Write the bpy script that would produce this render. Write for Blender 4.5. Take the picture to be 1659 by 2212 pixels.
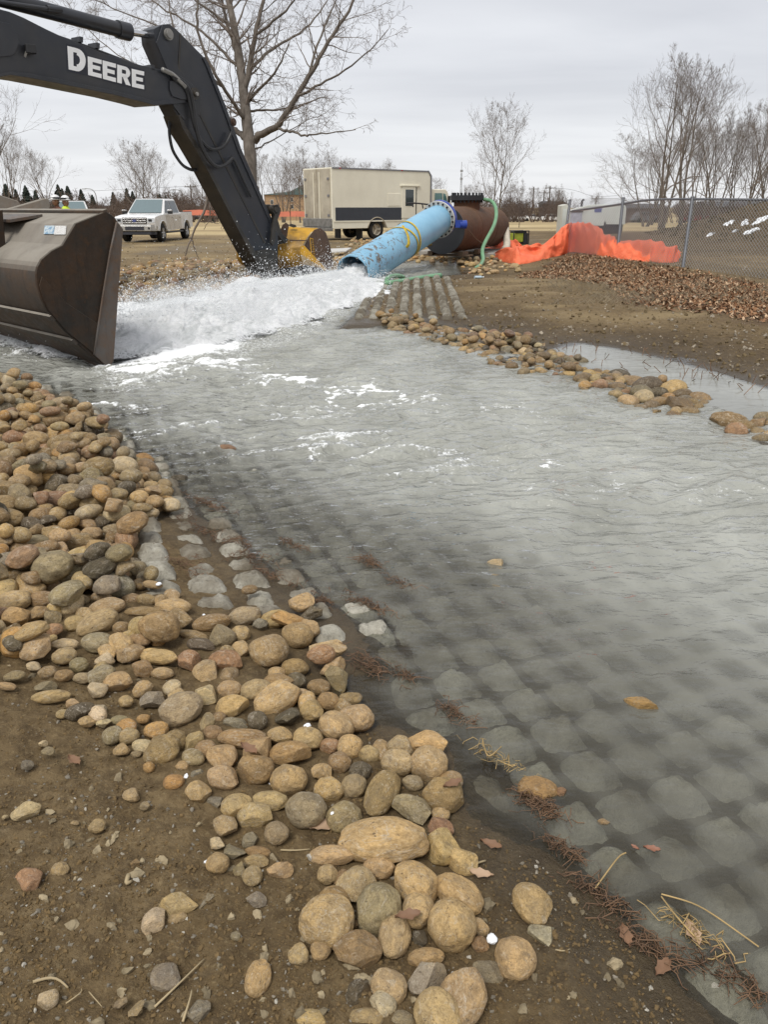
import bpy, math, random
import numpy as np
from mathutils import Vector, Matrix

R = math.radians
for o in list(bpy.data.objects):
    bpy.data.objects.remove(o)
scene = bpy.context.scene
COL = scene.collection

# ------------------------------------------------------------------ camera, sky, sun, exposure
FS, CX, CY = 1664.6, 829.5, 1106.0          # focal length and centre, in units of a 1659 x 2212 frame
PITCH = R(21.6)
CAMZ = 1.6
cam_d = bpy.data.cameras.new('camera')
cam_d.sensor_fit = 'VERTICAL'
cam_d.sensor_height = 24
cam_d.lens = 12.0 * FS / CY
cam_d.clip_start = 0.05
cam_d.clip_end = 6000
cam = bpy.data.objects.new('camera', cam_d)
COL.objects.link(cam)
cam.location = (0, 0, CAMZ)
cam.rotation_euler = (math.pi / 2 - PITCH, 0, 0)
scene.camera = cam

SUN_EL, SUN_AZ = R(58), R(205)               # azimuth clockwise from +Y
world = bpy.data.worlds.new('World')
scene.world = world
world.use_nodes = True
wn = world.node_tree
for n in list(wn.nodes):
    wn.nodes.remove(n)


def wnode(t, **kw):
    n = wn.nodes.new(t)
    for k, v in kw.items():
        setattr(n, k, v)
    return n


sky = wnode('ShaderNodeTexSky', sky_type='NISHITA', sun_disc=False)
sky.sun_elevation = SUN_EL
sky.sun_rotation = SUN_AZ
skm = wnode('ShaderNodeMix', data_type='RGBA', blend_type='MULTIPLY')
skm.inputs[0].default_value = 1.0
skm.inputs[7].default_value = (0.1, 0.1, 0.1, 1)
wn.links.new(sky.outputs[0], skm.inputs[6])
tc = wnode('ShaderNodeTexCoord')
sep = wnode('ShaderNodeSeparateXYZ')
wn.links.new(tc.outputs['Generated'], sep.inputs[0])
zz = wnode('ShaderNodeMath', operation='ABSOLUTE')
wn.links.new(sep.outputs[2], zz.inputs[0])
za = wnode('ShaderNodeMath', operation='ADD')
wn.links.new(zz.outputs[0], za.inputs[0])
za.inputs[1].default_value = 0.06
dv = wnode('ShaderNodeVectorMath', operation='DIVIDE')
wn.links.new(tc.outputs['Generated'], dv.inputs[0])
cmb = wnode('ShaderNodeCombineXYZ')
for i in range(3):
    wn.links.new(za.outputs[0], cmb.inputs[i])
wn.links.new(cmb.outputs[0], dv.inputs[1])
mp = wnode('ShaderNodeMapping')
mp.inputs['Scale'].default_value = (0.55, 1.0, 0.0)
mp.inputs['Location'].default_value = (3.1, 0.4, 0.0)
wn.links.new(dv.outputs[0], mp.inputs['Vector'])
cn = wnode('ShaderNodeTexNoise')
cn.inputs['Scale'].default_value = 0.62
cn.inputs['Detail'].default_value = 6.0
cn.inputs['Roughness'].default_value = 0.52
cn.inputs['Distortion'].default_value = 0.25
wn.links.new(mp.outputs[0], cn.inputs['Vector'])
cr = wnode('ShaderNodeValToRGB')
cr.color_ramp.elements[0].position = 0.30
cr.color_ramp.elements[0].color = (0.52, 0.53, 0.565, 1)
cr.color_ramp.elements[1].position = 0.70
cr.color_ramp.elements[1].color = (0.70, 0.71, 0.735, 1)
wn.links.new(cn.outputs[0], cr.inputs[0])
# brighter low band of the overcast, all round the horizon
hb = wnode('ShaderNodeMapRange')
hb.inputs[1].default_value = 0.0
hb.inputs[2].default_value = 0.16
hb.inputs[3].default_value = 0.55
hb.inputs[4].default_value = 0.0
wn.links.new(zz.outputs[0], hb.inputs[0])
hm_ = wnode('ShaderNodeMix', data_type='RGBA')
wn.links.new(hb.outputs[0], hm_.inputs[0])
wn.links.new(cr.outputs[0], hm_.inputs[6])
hm_.inputs[7].default_value = (0.76, 0.765, 0.775, 1)
cmx = wnode('ShaderNodeMix', data_type='RGBA')
cmx.inputs[0].default_value = 0.93           # cloud cover
wn.links.new(skm.outputs[2], cmx.inputs[6])
wn.links.new(hm_.outputs[2], cmx.inputs[7])
bg = wnode('ShaderNodeBackground')
bg.inputs[1].default_value = 1.0
wn.links.new(cmx.outputs[2], bg.inputs[0])
wo = wnode('ShaderNodeOutputWorld')
wn.links.new(bg.outputs[0], wo.inputs[0])

sl = bpy.data.lights.new('sun', 'SUN')
sl.energy = 2.0
sl.angle = R(22)
sl.color = (1.0, 0.965, 0.91)
sun = bpy.data.objects.new('sun', sl)
COL.objects.link(sun)
sun.rotation_euler = (math.pi / 2 - SUN_EL, 0, -SUN_AZ + math.pi)

scene.view_settings.view_transform = 'Standard'
scene.view_settings.look = 'None'
scene.view_settings.exposure = 0.36
scene.view_settings.gamma = 1.0
scene.view_settings.use_curve_mapping = False
scene.cycles.max_bounces = 8
scene.cycles.transparent_max_bounces = 24
scene.cycles.diffuse_bounces = 3
scene.cycles.glossy_bounces = 3
scene.cycles.caustics_reflective = False
scene.cycles.caustics_refractive = False
scene.cycles.use_denoising = True

rng = np.random.default_rng(7)
rnd = random.Random(11)

# ------------------------------------------------------------------ projection helpers (photo point -> place in the world)
CP, SP = math.cos(PITCH), math.sin(PITCH)


def ray(sx, sy):
    u = (sx - CX) / FS
    v = (CY - sy) / FS
    return np.array([u, CP + v * SP, v * CP - SP])


def W(sx, sy, depth):
    return np.array([0, 0, CAMZ]) + ray(sx, sy) * depth


def G(sx, sy, z=0.0):
    r = ray(sx, sy)
    return np.array([0, 0, CAMZ]) + r * ((z - CAMZ) / r[2])


def onplane(sx, sy, p0, n):
    r = ray(sx, sy)
    c = np.array([0, 0, CAMZ])
    return c + r * (np.dot(np.asarray(p0) - c, n) / np.dot(r, n))


def project(p):
    p = np.asarray(p, float)
    d = p - np.array([0, 0, CAMZ])
    dep = d[..., 1] * CP - d[..., 2] * SP
    up = d[..., 1] * SP + d[..., 2] * CP
    return CX + FS * d[..., 0] / dep, CY - FS * up / dep, dep


# ------------------------------------------------------------------ noise
def _hash(ix, iy, iz, seed):
    h = (ix.astype(np.int64) * 374761393 + iy.astype(np.int64) * 668265263 + iz.astype(np.int64) * 2147483647 + seed * 974711) & 0xFFFFFFFF
    h = ((h ^ (h >> 13)) * 1274126177) & 0xFFFFFFFF
    h = ((h ^ (h >> 16)) * 2246822519) & 0xFFFFFFFF
    return ((h ^ (h >> 15)) & 0xFFFF) / 65535.0 * 2 - 1


def vnoise2(x, y, seed=0):
    x = np.asarray(x, float); y = np.asarray(y, float)
    ix = np.floor(x); iy = np.floor(y)
    fx = x - ix; fy = y - iy
    ux = fx * fx * fx * (fx * (fx * 6 - 15) + 10)
    uy = fy * fy * fy * (fy * (fy * 6 - 15) + 10)
    z = np.zeros_like(ix)
    a = _hash(ix, iy, z, seed); b = _hash(ix + 1, iy, z, seed)
    c = _hash(ix, iy + 1, z, seed); d = _hash(ix + 1, iy + 1, z, seed)
    return (a + (b - a) * ux) * (1 - uy) + (c + (d - c) * ux) * uy


def fbm(x, y, seed=0, octv=4, gain=0.5, lac=2.03):
    s = 0; a = 1.0; t = 0
    for i in range(octv):
        s = s + a * vnoise2(x, y, seed + i * 17)
        t += a
        a *= gain
        x = x * lac + 13.7; y = y * lac + 7.1
    return s / t


def vnoise3(p, seed=0):
    i = np.floor(p); f = p - i
    u = f * f * (3 - 2 * f)
    r = 0
    for dx in (0, 1):
        for dy in (0, 1):
            for dz in (0, 1):
                w = (u[:, 0] if dx else 1 - u[:, 0]) * (u[:, 1] if dy else 1 - u[:, 1]) * (u[:, 2] if dz else 1 - u[:, 2])
                r = r + w * _hash(i[:, 0] + dx, i[:, 1] + dy, i[:, 2] + dz, seed)
    return r


def fbm3(p, seed=0, octv=3):
    s = 0; a = 1.0; t = 0
    for k in range(octv):
        s = s + a * vnoise3(p, seed + 31 * k); t += a
        a *= 0.5; p = p * 2.03 + 5.3
    return s / t


def sstep(a, b, x):
    t = np.clip((x - a) / (b - a), 0, 1)
    return t * t * (3 - 2 * t)


def poly_sd(px, py, poly):
    """signed distance to a polygon, positive inside"""
    px = np.asarray(px, float); py = np.asarray(py, float)
    d2 = np.full(px.shape, 1e18)
    inside = np.zeros(px.shape, bool)
    n = len(poly)
    for i in range(n):
        ax, ay = poly[i]; bx, by = poly[(i + 1) % n]
        ex, ey = bx - ax, by - ay
        wx, wy = px - ax, py - ay
        t = np.clip((wx * ex + wy * ey) / max(ex * ex + ey * ey, 1e-12), 0, 1)
        d2 = np.minimum(d2, (wx - t * ex) ** 2 + (wy - t * ey) ** 2)
        if ay != by:
            inside ^= ((ay > py) != (by > py)) & (px < ex * (py - ay) / (by - ay) + ax)
    d = np.sqrt(d2)
    return np.where(inside, d, -d)


def line_d(px, py, line):
    px = np.asarray(px, float); py = np.asarray(py, float)
    d2 = np.full(px.shape, 1e18)
    for i in range(len(line) - 1):
        ax, ay = line[i]; bx, by = line[i + 1]
        ex, ey = bx - ax, by - ay
        wx, wy = px - ax, py - ay
        t = np.clip((wx * ex + wy * ey) / max(ex * ex + ey * ey, 1e-12), 0, 1)
        d2 = np.minimum(d2, (wx - t * ex) ** 2 + (wy - t * ey) ** 2)
    return np.sqrt(d2)


# ------------------------------------------------------------------ mesh building
class MB:
    def __init__(self):
        self.v = []; self.f = {}; self.n = 0

    def add(self, V, F):
        V = np.asarray(V, float).reshape(-1, 3)
        if isinstance(F, np.ndarray):
            self.f.setdefault(F.shape[1], []).append(F.astype(np.int64) + self.n)
        else:
            for f in F:
                self.f.setdefault(len(f), []).append(np.array([f], np.int64) + self.n)
        self.v.append(V); self.n += len(V)
        return self

    def verts(self):
        return np.concatenate(self.v) if self.v else np.zeros((0, 3))

    def xf(self, M):
        M = np.array(M)
        self.v = [V @ M[:3, :3].T + M[:3, 3] for V in self.v]
        return self

    def merge(self, o):
        off = self.n
        self.v += o.v; self.n += o.n
        for k, L in o.f.items():
            self.f.setdefault(k, []).extend([a + off for a in L])
        return self

    # --- shapes
    def box(self, c, s, rot=None):
        x, y, z = np.array(s) / 2.0
        V = np.array([[-x, -y, -z], [x, -y, -z], [x, y, -z], [-x, y, -z], [-x, -y, z], [x, -y, z], [x, y, z], [-x, y, z]])
        if rot is not None:
            V = V @ np.array(Matrix.Rotation(rot[2], 3, 'Z') @ Matrix.Rotation(rot[1], 3, 'Y') @ Matrix.Rotation(rot[0], 3, 'X')).T
        F = np.array([[0, 3, 2, 1], [4, 5, 6, 7], [0, 1, 5, 4], [1, 2, 6, 5], [2, 3, 7, 6], [3, 0, 4, 7]])
        return self.add(V + np.array(c), F)

    def hexa(self, P):
        """box from 8 corners, bottom ring then top ring"""
        F = np.array([[0, 3, 2, 1], [4, 5, 6, 7], [0, 1, 5, 4], [1, 2, 6, 5], [2, 3, 7, 6], [3, 0, 4, 7]])
        return self.add(P, F)

    def prism(self, P, d):
        """polygon P (3D points) pushed along vector d"""
        P = np.asarray(P, float); n = len(P); d = np.asarray(d, float)
        V = np.vstack([P, P + d])
        F = [list(range(n))[::-1], list(range(n, 2 * n))]
        for i in range(n):
            j = (i + 1) % n
            F.append([i, j, n + j, n + i])
        return self.add(V, F)

    def tube(self, path, rad, n=8, cap=True, flat=None):
        path = np.asarray(path, float); m = len(path)
        rad = np.broadcast_to(np.asarray(rad, float), (m,))
        T = np.gradient(path, axis=0)
        T /= np.maximum(np.linalg.norm(T, axis=1, keepdims=True), 1e-9)
        up = np.array([0, 0, 1.0]) if abs(T[0, 2]) < 0.9 else np.array([1.0, 0, 0])
        N = np.cross(T[0], up); N /= np.linalg.norm(N)
        V = np.zeros((m, n, 3))
        a = np.arange(n) * 2 * math.pi / n
        for i in range(m):
            N = N - T[i] * np.dot(N, T[i]); N /= max(np.linalg.norm(N), 1e-9)
            B = np.cross(T[i], N)
            V[i] = path[i] + rad[i] * (np.cos(a)[:, None] * N + np.sin(a)[:, None] * B * (flat or 1.0))
        i = np.arange(m - 1)[:, None] * n; k = np.arange(n)[None, :]; k2 = (k + 1) % n
        F = np.stack([i + k, i + k2, i + n + k2, i + n + k], -1).reshape(-1, 4)
        b = self.n
        self.add(V.reshape(-1, 3), F)
        if cap:
            self.f.setdefault(n, []).append(np.array([list(range(b, b + n))[::-1]]))
            self.f.setdefault(n, []).append(np.array([list(range(b + (m - 1) * n, b + m * n))]))
        return self

    def lathe(self, prof, p0, axis, n=32, close=False):
        """prof: (distance along the axis, radius) list"""
        axis = np.asarray(axis, float); axis = axis / np.linalg.norm(axis)
        up = np.array([0, 0, 1.0]) if abs(axis[2]) < 0.9 else np.array([1.0, 0, 0])
        A = np.cross(axis, up); A /= np.linalg.norm(A); B = np.cross(axis, A)
        a = np.arange(n) * 2 * math.pi / n
        ring = np.cos(a)[:, None] * A + np.sin(a)[:, None] * B
        V = np.concatenate([np.asarray(p0) + t * axis + r * ring for t, r in prof])
        m = len(prof)
        i = np.arange(m - 1 if not close else m)[:, None] * n; k = np.arange(n)[None, :]; k2 = (k + 1) % n
        i2 = (i + n) % (m * n)
        F = np.stack([i + k, i + k2, i2 + k2, i2 + k], -1).reshape(-1, 4)
        return self.add(V, F)

    def grid(self, P):
        """P: array (a, b, 3)"""
        a, b = P.shape[:2]
        i = np.arange(a - 1)[:, None] * b; j = np.arange(b - 1)[None, :]
        F = np.stack([i + j, i + j + 1, i + b + j + 1, i + b + j], -1).reshape(-1, 4)
        return self.add(P.reshape(-1, 3), F)

    def mesh(self, name, smooth=None):
        V = self.verts()
        me = bpy.data.meshes.new(name)
        Fl = []; st = []; tot = 0
        for k, L in self.f.items():
            A = np.concatenate(L)
            st.append(tot + np.arange(len(A)) * k)
            Fl.append(A.reshape(-1)); tot += A.size
        me.vertices.add(len(V)); me.vertices.foreach_set('co', V.astype(np.float32).ravel())
        if tot:
            st = np.concatenate(st); Fl = np.concatenate(Fl)
            me.loops.add(tot); me.loops.foreach_set('vertex_index', Fl.astype(np.int32))
            me.polygons.add(len(st)); me.polygons.foreach_set('loop_start', st.astype(np.int32))
        me.update(calc_edges=True)
        me.validate()
        if smooth is None:
            me.polygons.foreach_set('use_smooth', np.zeros(len(me.polygons), bool))
        else:
            me.polygons.foreach_set('use_smooth', np.ones(len(me.polygons), bool))
            if smooth < 180:
                me.set_sharp_from_angle(angle=R(smooth))
        return me


ORG = {}


def tag(o, label=None, cat=None, group=None, kind=None):
    if label: o['label'] = label
    if cat: o['category'] = cat
    if group: o['group'] = group
    if kind: o['kind'] = kind
    return o


def thing(name, label, cat, loc=(0, 0, 0), rotz=0, group=None):
    o = bpy.data.objects.new(name, None)
    o.empty_display_size = 0.2
    COL.objects.link(o)
    o.location = tuple(float(c) for c in loc)
    o.rotation_euler = (0, 0, rotz)
    ORG[o.name] = np.array(loc, float)
    return tag(o, label, cat, group)


def obj(name, mb, mat, parent=None, smooth=None, world=False, bevel=0, kind=None, seg=2):
    """one mesh object; world=True: its shape was laid out in world coordinates under an unrotated thing"""
    if parent is not None and world:
        org = ORG[parent.name]
        mb = MBshift(mb, -org)
        o_org = org
    else:
        o_org = ORG.get(parent.name, np.zeros(3)) if parent is not None else np.zeros(3)
    me = mb.mesh(name, smooth) if isinstance(mb, MB) else mb
    if mat is not None and len(me.materials) == 0:
        me.materials.append(mat)
    o = bpy.data.objects.new(name, me)
    COL.objects.link(o)
    if parent is not None:
        o.parent = parent
    ORG[o.name] = o_org
    if bevel:
        b = o.modifiers.new('bevel', 'BEVEL')
        b.width = bevel; b.segments = seg; b.limit_method = 'ANGLE'; b.angle_limit = R(35)
        me.polygons.foreach_set('use_smooth', np.ones(len(me.polygons), bool))
        b.harden_normals = True
    if kind: o['kind'] = kind
    return o


def MBshift(mb, d):
    n = MB(); n.v = [v + d for v in mb.v]; n.f = mb.f; n.n = mb.n
    return n


def solo(name, mb, mat, label, cat, group=None, smooth=None, bevel=0, kind=None, org=None):
    """a top-level thing that is one mesh laid out in world coordinates; its origin goes to its base"""
    V = mb.verts()
    if org is None:
        org = np.array([V[:, 0].mean(), V[:, 1].mean(), V[:, 2].min()])
    o = obj(name, MBshift(mb, -org), mat, None, smooth, bevel=bevel)
    o.location = tuple(org)
    return tag(o, label, cat, group, kind)


def copytree(o, parent=None):
    c = o.copy(); COL.objects.link(c); c.parent = parent
    for ch in list(o.children):
        copytree(ch, c)
    return c


def set_attr(me, name, arr, typ='FLOAT'):
    a = me.attributes.new(name, typ, 'POINT')
    if typ == 'FLOAT':
        a.data.foreach_set('value', np.asarray(arr, np.float32).ravel())
    else:
        A = np.ones((len(arr), 4), np.float32); A[:, :3] = arr
        a.data.foreach_set('color', A.ravel())


def icosphere(sub):
    t = (1 + 5 ** .5) / 2
    V = np.array([[-1, t, 0], [1, t, 0], [-1, -t, 0], [1, -t, 0], [0, -1, t], [0, 1, t], [0, -1, -t], [0, 1, -t], [t, 0, -1], [t, 0, 1], [-t, 0, -1], [-t, 0, 1]], float)
    F = np.array([[0, 11, 5], [0, 5, 1], [0, 1, 7], [0, 7, 10], [0, 10, 11], [1, 5, 9], [5, 11, 4], [11, 10, 2], [10, 7, 6], [7, 1, 8], [3, 9, 4], [3, 4, 2], [3, 2, 6], [3, 6, 8], [3, 8, 9], [4, 9, 5], [2, 4, 11], [6, 2, 10], [8, 6, 7], [9, 8, 1]])
    V /= np.linalg.norm(V, axis=1, keepdims=True)
    for _ in range(sub):
        E = np.sort(np.concatenate([F[:, [0, 1]], F[:, [1, 2]], F[:, [2, 0]]]), axis=1)
        U, inv = np.unique(E, axis=0, return_inverse=True)
        inv = inv.reshape(-1)
        M = V[U].mean(1); M /= np.linalg.norm(M, axis=1, keepdims=True)
        n = len(V); V = np.vstack([V, M]); k = len(F)
        a, b, c = inv[:k] + n, inv[k:2 * k] + n, inv[2 * k:] + n
        F = np.concatenate([np.stack([F[:, 0], a, c], 1), np.stack([F[:, 1], b, a], 1), np.stack([F[:, 2], c, b], 1), np.stack([a, b, c], 1)])
    return V, F


ICO = {k: icosphere(k) for k in range(5)}


# ------------------------------------------------------------------ materials
class NT:
    def __init__(self, name):
        self.m = bpy.data.materials.new(name)
        self.m.use_nodes = True
        self.t = self.m.node_tree
        self.b = self.t.nodes['Principled BSDF']
        self.out = self.t.nodes['Material Output']

    def n(self, typ, **kw):
        x = self.t.nodes.new(typ)
        for k, v in kw.items():
            setattr(x, k, v)
        return x

    def l(self, a, b):
        self.t.links.new(a, b)

    def val(self, sock, v):
        if hasattr(v, 'is_linked') or isinstance(v, bpy.types.NodeSocket):
            self.l(v, sock)
        else:
            sock.default_value = v

    def noise(self, scale, detail=4, rough=0.55, coord='Object', sc=None, dist=0):
        x = self.n('ShaderNodeTexNoise')
        x.inputs['Scale'].default_value = scale
        x.inputs['Detail'].default_value = detail
        x.inputs['Roughness'].default_value = rough
        x.inputs['Distortion'].default_value = dist
        self.l(self.co(coord, sc), x.inputs['Vector'])
        return x.outputs[0]

    def voro(self, scale, coord='Object', feature='F1', sc=None, rand=1.0):
        x = self.n('ShaderNodeTexVoronoi', feature=feature)
        x.inputs['Scale'].default_value = scale
        x.inputs['Randomness'].default_value = rand
        self.l(self.co(coord, sc), x.inputs['Vector'])
        return x.outputs[0]

    def co(self, coord='Object', sc=None):
        if coord == 'World':
            g = self.n('ShaderNodeNewGeometry').outputs['Position']
        else:
            g = self.n('ShaderNodeTexCoord').outputs[coord]
        if sc is not None:
            m = self.n('ShaderNodeMapping')
            m.inputs['Scale'].default_value = sc
            self.l(g, m.inputs['Vector'])
            return m.outputs[0]
        return g

    def ramp(self, fac, *stops, interp='LINEAR'):
        r = self.n('ShaderNodeValToRGB')
        r.color_ramp.interpolation = interp
        els = r.color_ramp.elements
        while len(els) < len(stops):
            els.new(0.5)
        for e, (p, c) in zip(els, stops):
            e.position = p
            e.color = (c, c, c, 1) if isinstance(c, (int, float)) else (*c, 1)
        self.l(fac, r.inputs[0])
        return r.outputs[0]

    def mix(self, fac, a, b, mode='MIX'):
        x = self.n('ShaderNodeMix', data_type='RGBA', blend_type=mode)
        self.val(x.inputs[0], fac)
        for s, v in ((x.inputs[6], a), (x.inputs[7], b)):
            if isinstance(v, (tuple, list)):
                s.default_value = (*v[:3], 1)
            else:
                self.val(s, v)
        return x.outputs[2]

    def math(self, op, a, b=0.0, clamp=False):
        x = self.n('ShaderNodeMath', operation=op, use_clamp=clamp)
        self.val(x.inputs[0], a); self.val(x.inputs[1], b)
        return x.outputs[0]

    def attr(self, name, out='Fac'):
        return self.n('ShaderNodeAttribute', attribute_name=name).outputs[out]

    def bump(self, h, dist=0.01, strength=1.0, normal=None):
        x = self.n('ShaderNodeBump')
        x.inputs['Distance'].default_value = dist
        x.inputs['Strength'].default_value = strength
        self.l(h, x.inputs['Height'])
        if normal is not None:
            self.l(normal, x.inputs['Normal'])
        return x.outputs[0]

    def set(self, color=None, rough=None, metal=None, normal=None, spec=None):
        b = self.b
        if color is not None:
            if isinstance(color, (tuple, list)):
                b.inputs['Base Color'].default_value = (*color[:3], 1)
            else:
                self.l(color, b.inputs['Base Color'])
        if rough is not None: self.val(b.inputs['Roughness'], rough)
        if metal is not None: self.val(b.inputs['Metallic'], metal)
        if normal is not None: self.l(normal, b.inputs['Normal'])
        if spec is not None: self.val(b.inputs['Specular IOR Level'], spec)
        return self.m


def simple(name, col, rough=0.6, metal=0.0, var=0.25, scale=6.0, bump=0.0, spec=None, dirt=None, dirt_amt=0.4):
    t = NT(name)
    nz = t.noise(scale, 5)
    c2 = tuple(max(0, c * (1 - var)) for c in col)
    c3 = tuple(min(1, c * (1 + var * .6)) for c in col)
    c = t.ramp(nz, (0.3, c2), (0.7, c3))
    if dirt is not None:
        k = t.ramp(t.noise(scale * .37, 7, .65), (0.42, 0.0), (0.72, dirt_amt))
        c = t.mix(k, c, dirt)
    rr = t.ramp(t.noise(scale * 2, 3), (0.3, max(0, rough - .08)), (0.7, min(1, rough + .08)))
    nm = t.bump(t.noise(scale * 9, 4), bump) if bump else None
    return t.set(c, rr, metal, nm, spec)

# ------------------------------------------------------------------ the lie of the land
# shore of the flooded channel, clockwise on the ground
SHORE_PX = [(-260, 812), (20, 822), (140, 858), (205, 905), (300, 985), (362, 1050), (420, 1110), (495, 1165), (600, 1245), (720, 1312), (790, 1372), (822, 1440),
            (770, 1490), (835, 1560), (960, 1610), (1005, 1690), (1030, 1760), (1105, 1800), (1180, 1850), (1275, 1930), (1370, 2030), (1440, 2110), (1580, 2240), (1850, 2480)]
RIGHT_PX = [(2250, 1000), (1900, 900), (1659, 838), (1560, 806), (1440, 775), (1330, 752), (1255, 742), (1195, 752), (1140, 762), (1050, 722), (960, 702), (885, 690), (770, 694),
            (800, 640), (842, 606), (1000, 592), (985, 566), (880, 563), (760, 580), (700, 596), (560, 606), (420, 640), (300, 655), (180, 668), (-260, 690)]
SHORE = [tuple(G(a, b)[:2]) for a, b in SHORE_PX + RIGHT_PX]
# stony bar between the stream and the puddle on the right
BAR_PX = [(820, 690), (900, 712), (1000, 735), (1080, 752), (1150, 775), (1235, 800), (1330, 828), (1420, 850), (1500, 868), (1620, 915), (1760, 950)]
BAR = [tuple(G(a, b)[:2]) for a, b in BAR_PX]
APRON_PX = [(735, 700), (1013, 687), (972, 604), (850, 606)]
APRON = [tuple(G(a, b, .05)[:2]) for a, b in APRON_PX]
LEFTBANK = [tuple(G(a, b, .1)[:2]) for a, b in [(-300, 800), (60, 830), (200, 905), (340, 1010), (380, 1085), (300, 1110), (290, 1190), (350, 1260), (470, 1330), (600, 1300), (690, 1300), (760, 1400), (760, 1500), (850, 1570),
            (980, 1560), (1000, 1700), (1000, 1800), (1050, 1900), (1060, 2010), (1050, 2300), (580, 2300), (720, 2060), (700, 1940), (640, 1880), (500, 1790), (430, 1740), (350, 1690), (240, 1610), (160, 1540), (60, 1470), (-300, 1430)]]
FIELD_Y0 = 44.0
MOUND_C = (19.0, 33.0)


def mound(x, y):
    # spoil heap to the right behind the fence, its crest rising towards the right
    t = sstep(9.0, 19.5, x - 0.13 * (y - 30)) 
    u = np.exp(-((y - 33.5 - 0.1 * x) / 5.2) ** 2)
    return 2.15 * t * u


def bank_rise(x, y, sd):
    out = np.maximum(-sd, 0)
    left = sstep(1.5, -1.5, x) * sstep(16, 9, y)
    near = 0.11 * np.minimum(out, 2.6) + 0.02 * np.maximum(out - 2.6, 0)
    far = 0.045 * np.minimum(out, 3.0)
    h = near * left + far * (1 - left)
    return np.minimum(h, 0.42 * left + 0.16)


def terrain(x, y, fine=True):
    x = np.asarray(x, float); y = np.asarray(y, float)
    r = np.hypot(x, y)
    sd = poly_sd(x, y, SHORE)
    bed = -0.062 * sstep(0, .13, sd) - 0.070 * np.minimum(np.maximum(sd, 0), 4.0)
    ad = poly_sd(x, y, APRON)
    bar = line_d(x, y, BAR)
    right = sstep(-0.5, 0.4, x) * sstep(4.5, 6.0, y)
    # the puddle beyond the bar is only a few centimetres deep
    h = np.where(sd > 0, bed, bank_rise(x, y, sd))
    barh = 0.055 * np.exp(-(bar / 0.42) ** 2)
    h = h + right * sstep(1.6, 0.2, bar) * (np.maximum(h, -0.09) - h) + right * barh * sstep(1.0, .2, bar) * np.where(y > 7, 1.0, 0.7)
    # paved apron by the pipe lies just out of the water
    aw = sstep(-0.25, 0.15, ad) * sstep(-1.9, -0.7, x - 0.12 * (y - 12))
    h = h * (1 - aw) + (0.035 + 0.012 * (y - 12)) * aw
    # scour hole below the pipe mouth
    h = h - 0.25 * np.exp(-(((x + 1.2) / 1.2) ** 2 + ((y - 17.0) / 1.6) ** 2))
    # leaf covered verge along the fence
    vx = x - (3.2 + 0.0 * y)
    h = h + 0.22 * sstep(16.5, 25.0, y - 0.55 * (6 - x) * (x < 6)) * sstep(3.0, 6.0, x) * sstep(60, 40, y)
    h = h + mound(x, y) * sstep(20, 27, y)
    h = h * (1 - .9 * sstep(17, 28, y) * sstep(8, 3, x))
    h = h - 1.5 * sstep(60, 200, r)
    h = h + 0.05 * sstep(20, 40, r) * fbm(x * .13, y * .13, 3, 3) * sstep(90, 60, r)
    if fine:
        a = sstep(0.12, -0.25, sd) * sstep(60, 8, r)
        h = h + 0.030 * fbm(x * 2.2, y * 2.2, 9, 4) * a
        c = fbm(x * 9, y * 9, 21, 4, .55)
        soil = np.maximum(a, .25 * (sd > 0)) * sstep(12, 3, r)
        h = h + 0.015 * c * soil + 0.012 * np.maximum(fbm(x * 23, y * 23, 33, 3, .6), 0) * soil
        h = h + mound(x, y) * .10 * fbm(x * 1.7, y * 1.7, 12, 4, .6)
        h = h + 0.05 * sstep(18, 26, y) * sstep(60, 40, r) * fbm(x * .8, y * .8, 15, 5, .6) * (1 - .7 * sstep(-2, 2, sd))
    return h


def gz(x, y):
    return float(terrain(np.array([x]), np.array([y]), True)[0])


def Gt(sx, sy, it=6):
    """where the ray through a photo point meets the ground"""
    z = 0.0
    for _ in range(it):
        p = G(sx, sy, z)
        z = 0.5 * z + 0.5 * float(terrain(np.array([p[0]]), np.array([p[1]]), False)[0])
    p = G(sx, sy, z)
    p[2] = z
    return p


def fan(dists, bear):
    D, B = np.meshgrid(dists, bear, indexing='ij')
    return D * np.sin(B), D * np.cos(B)


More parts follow.
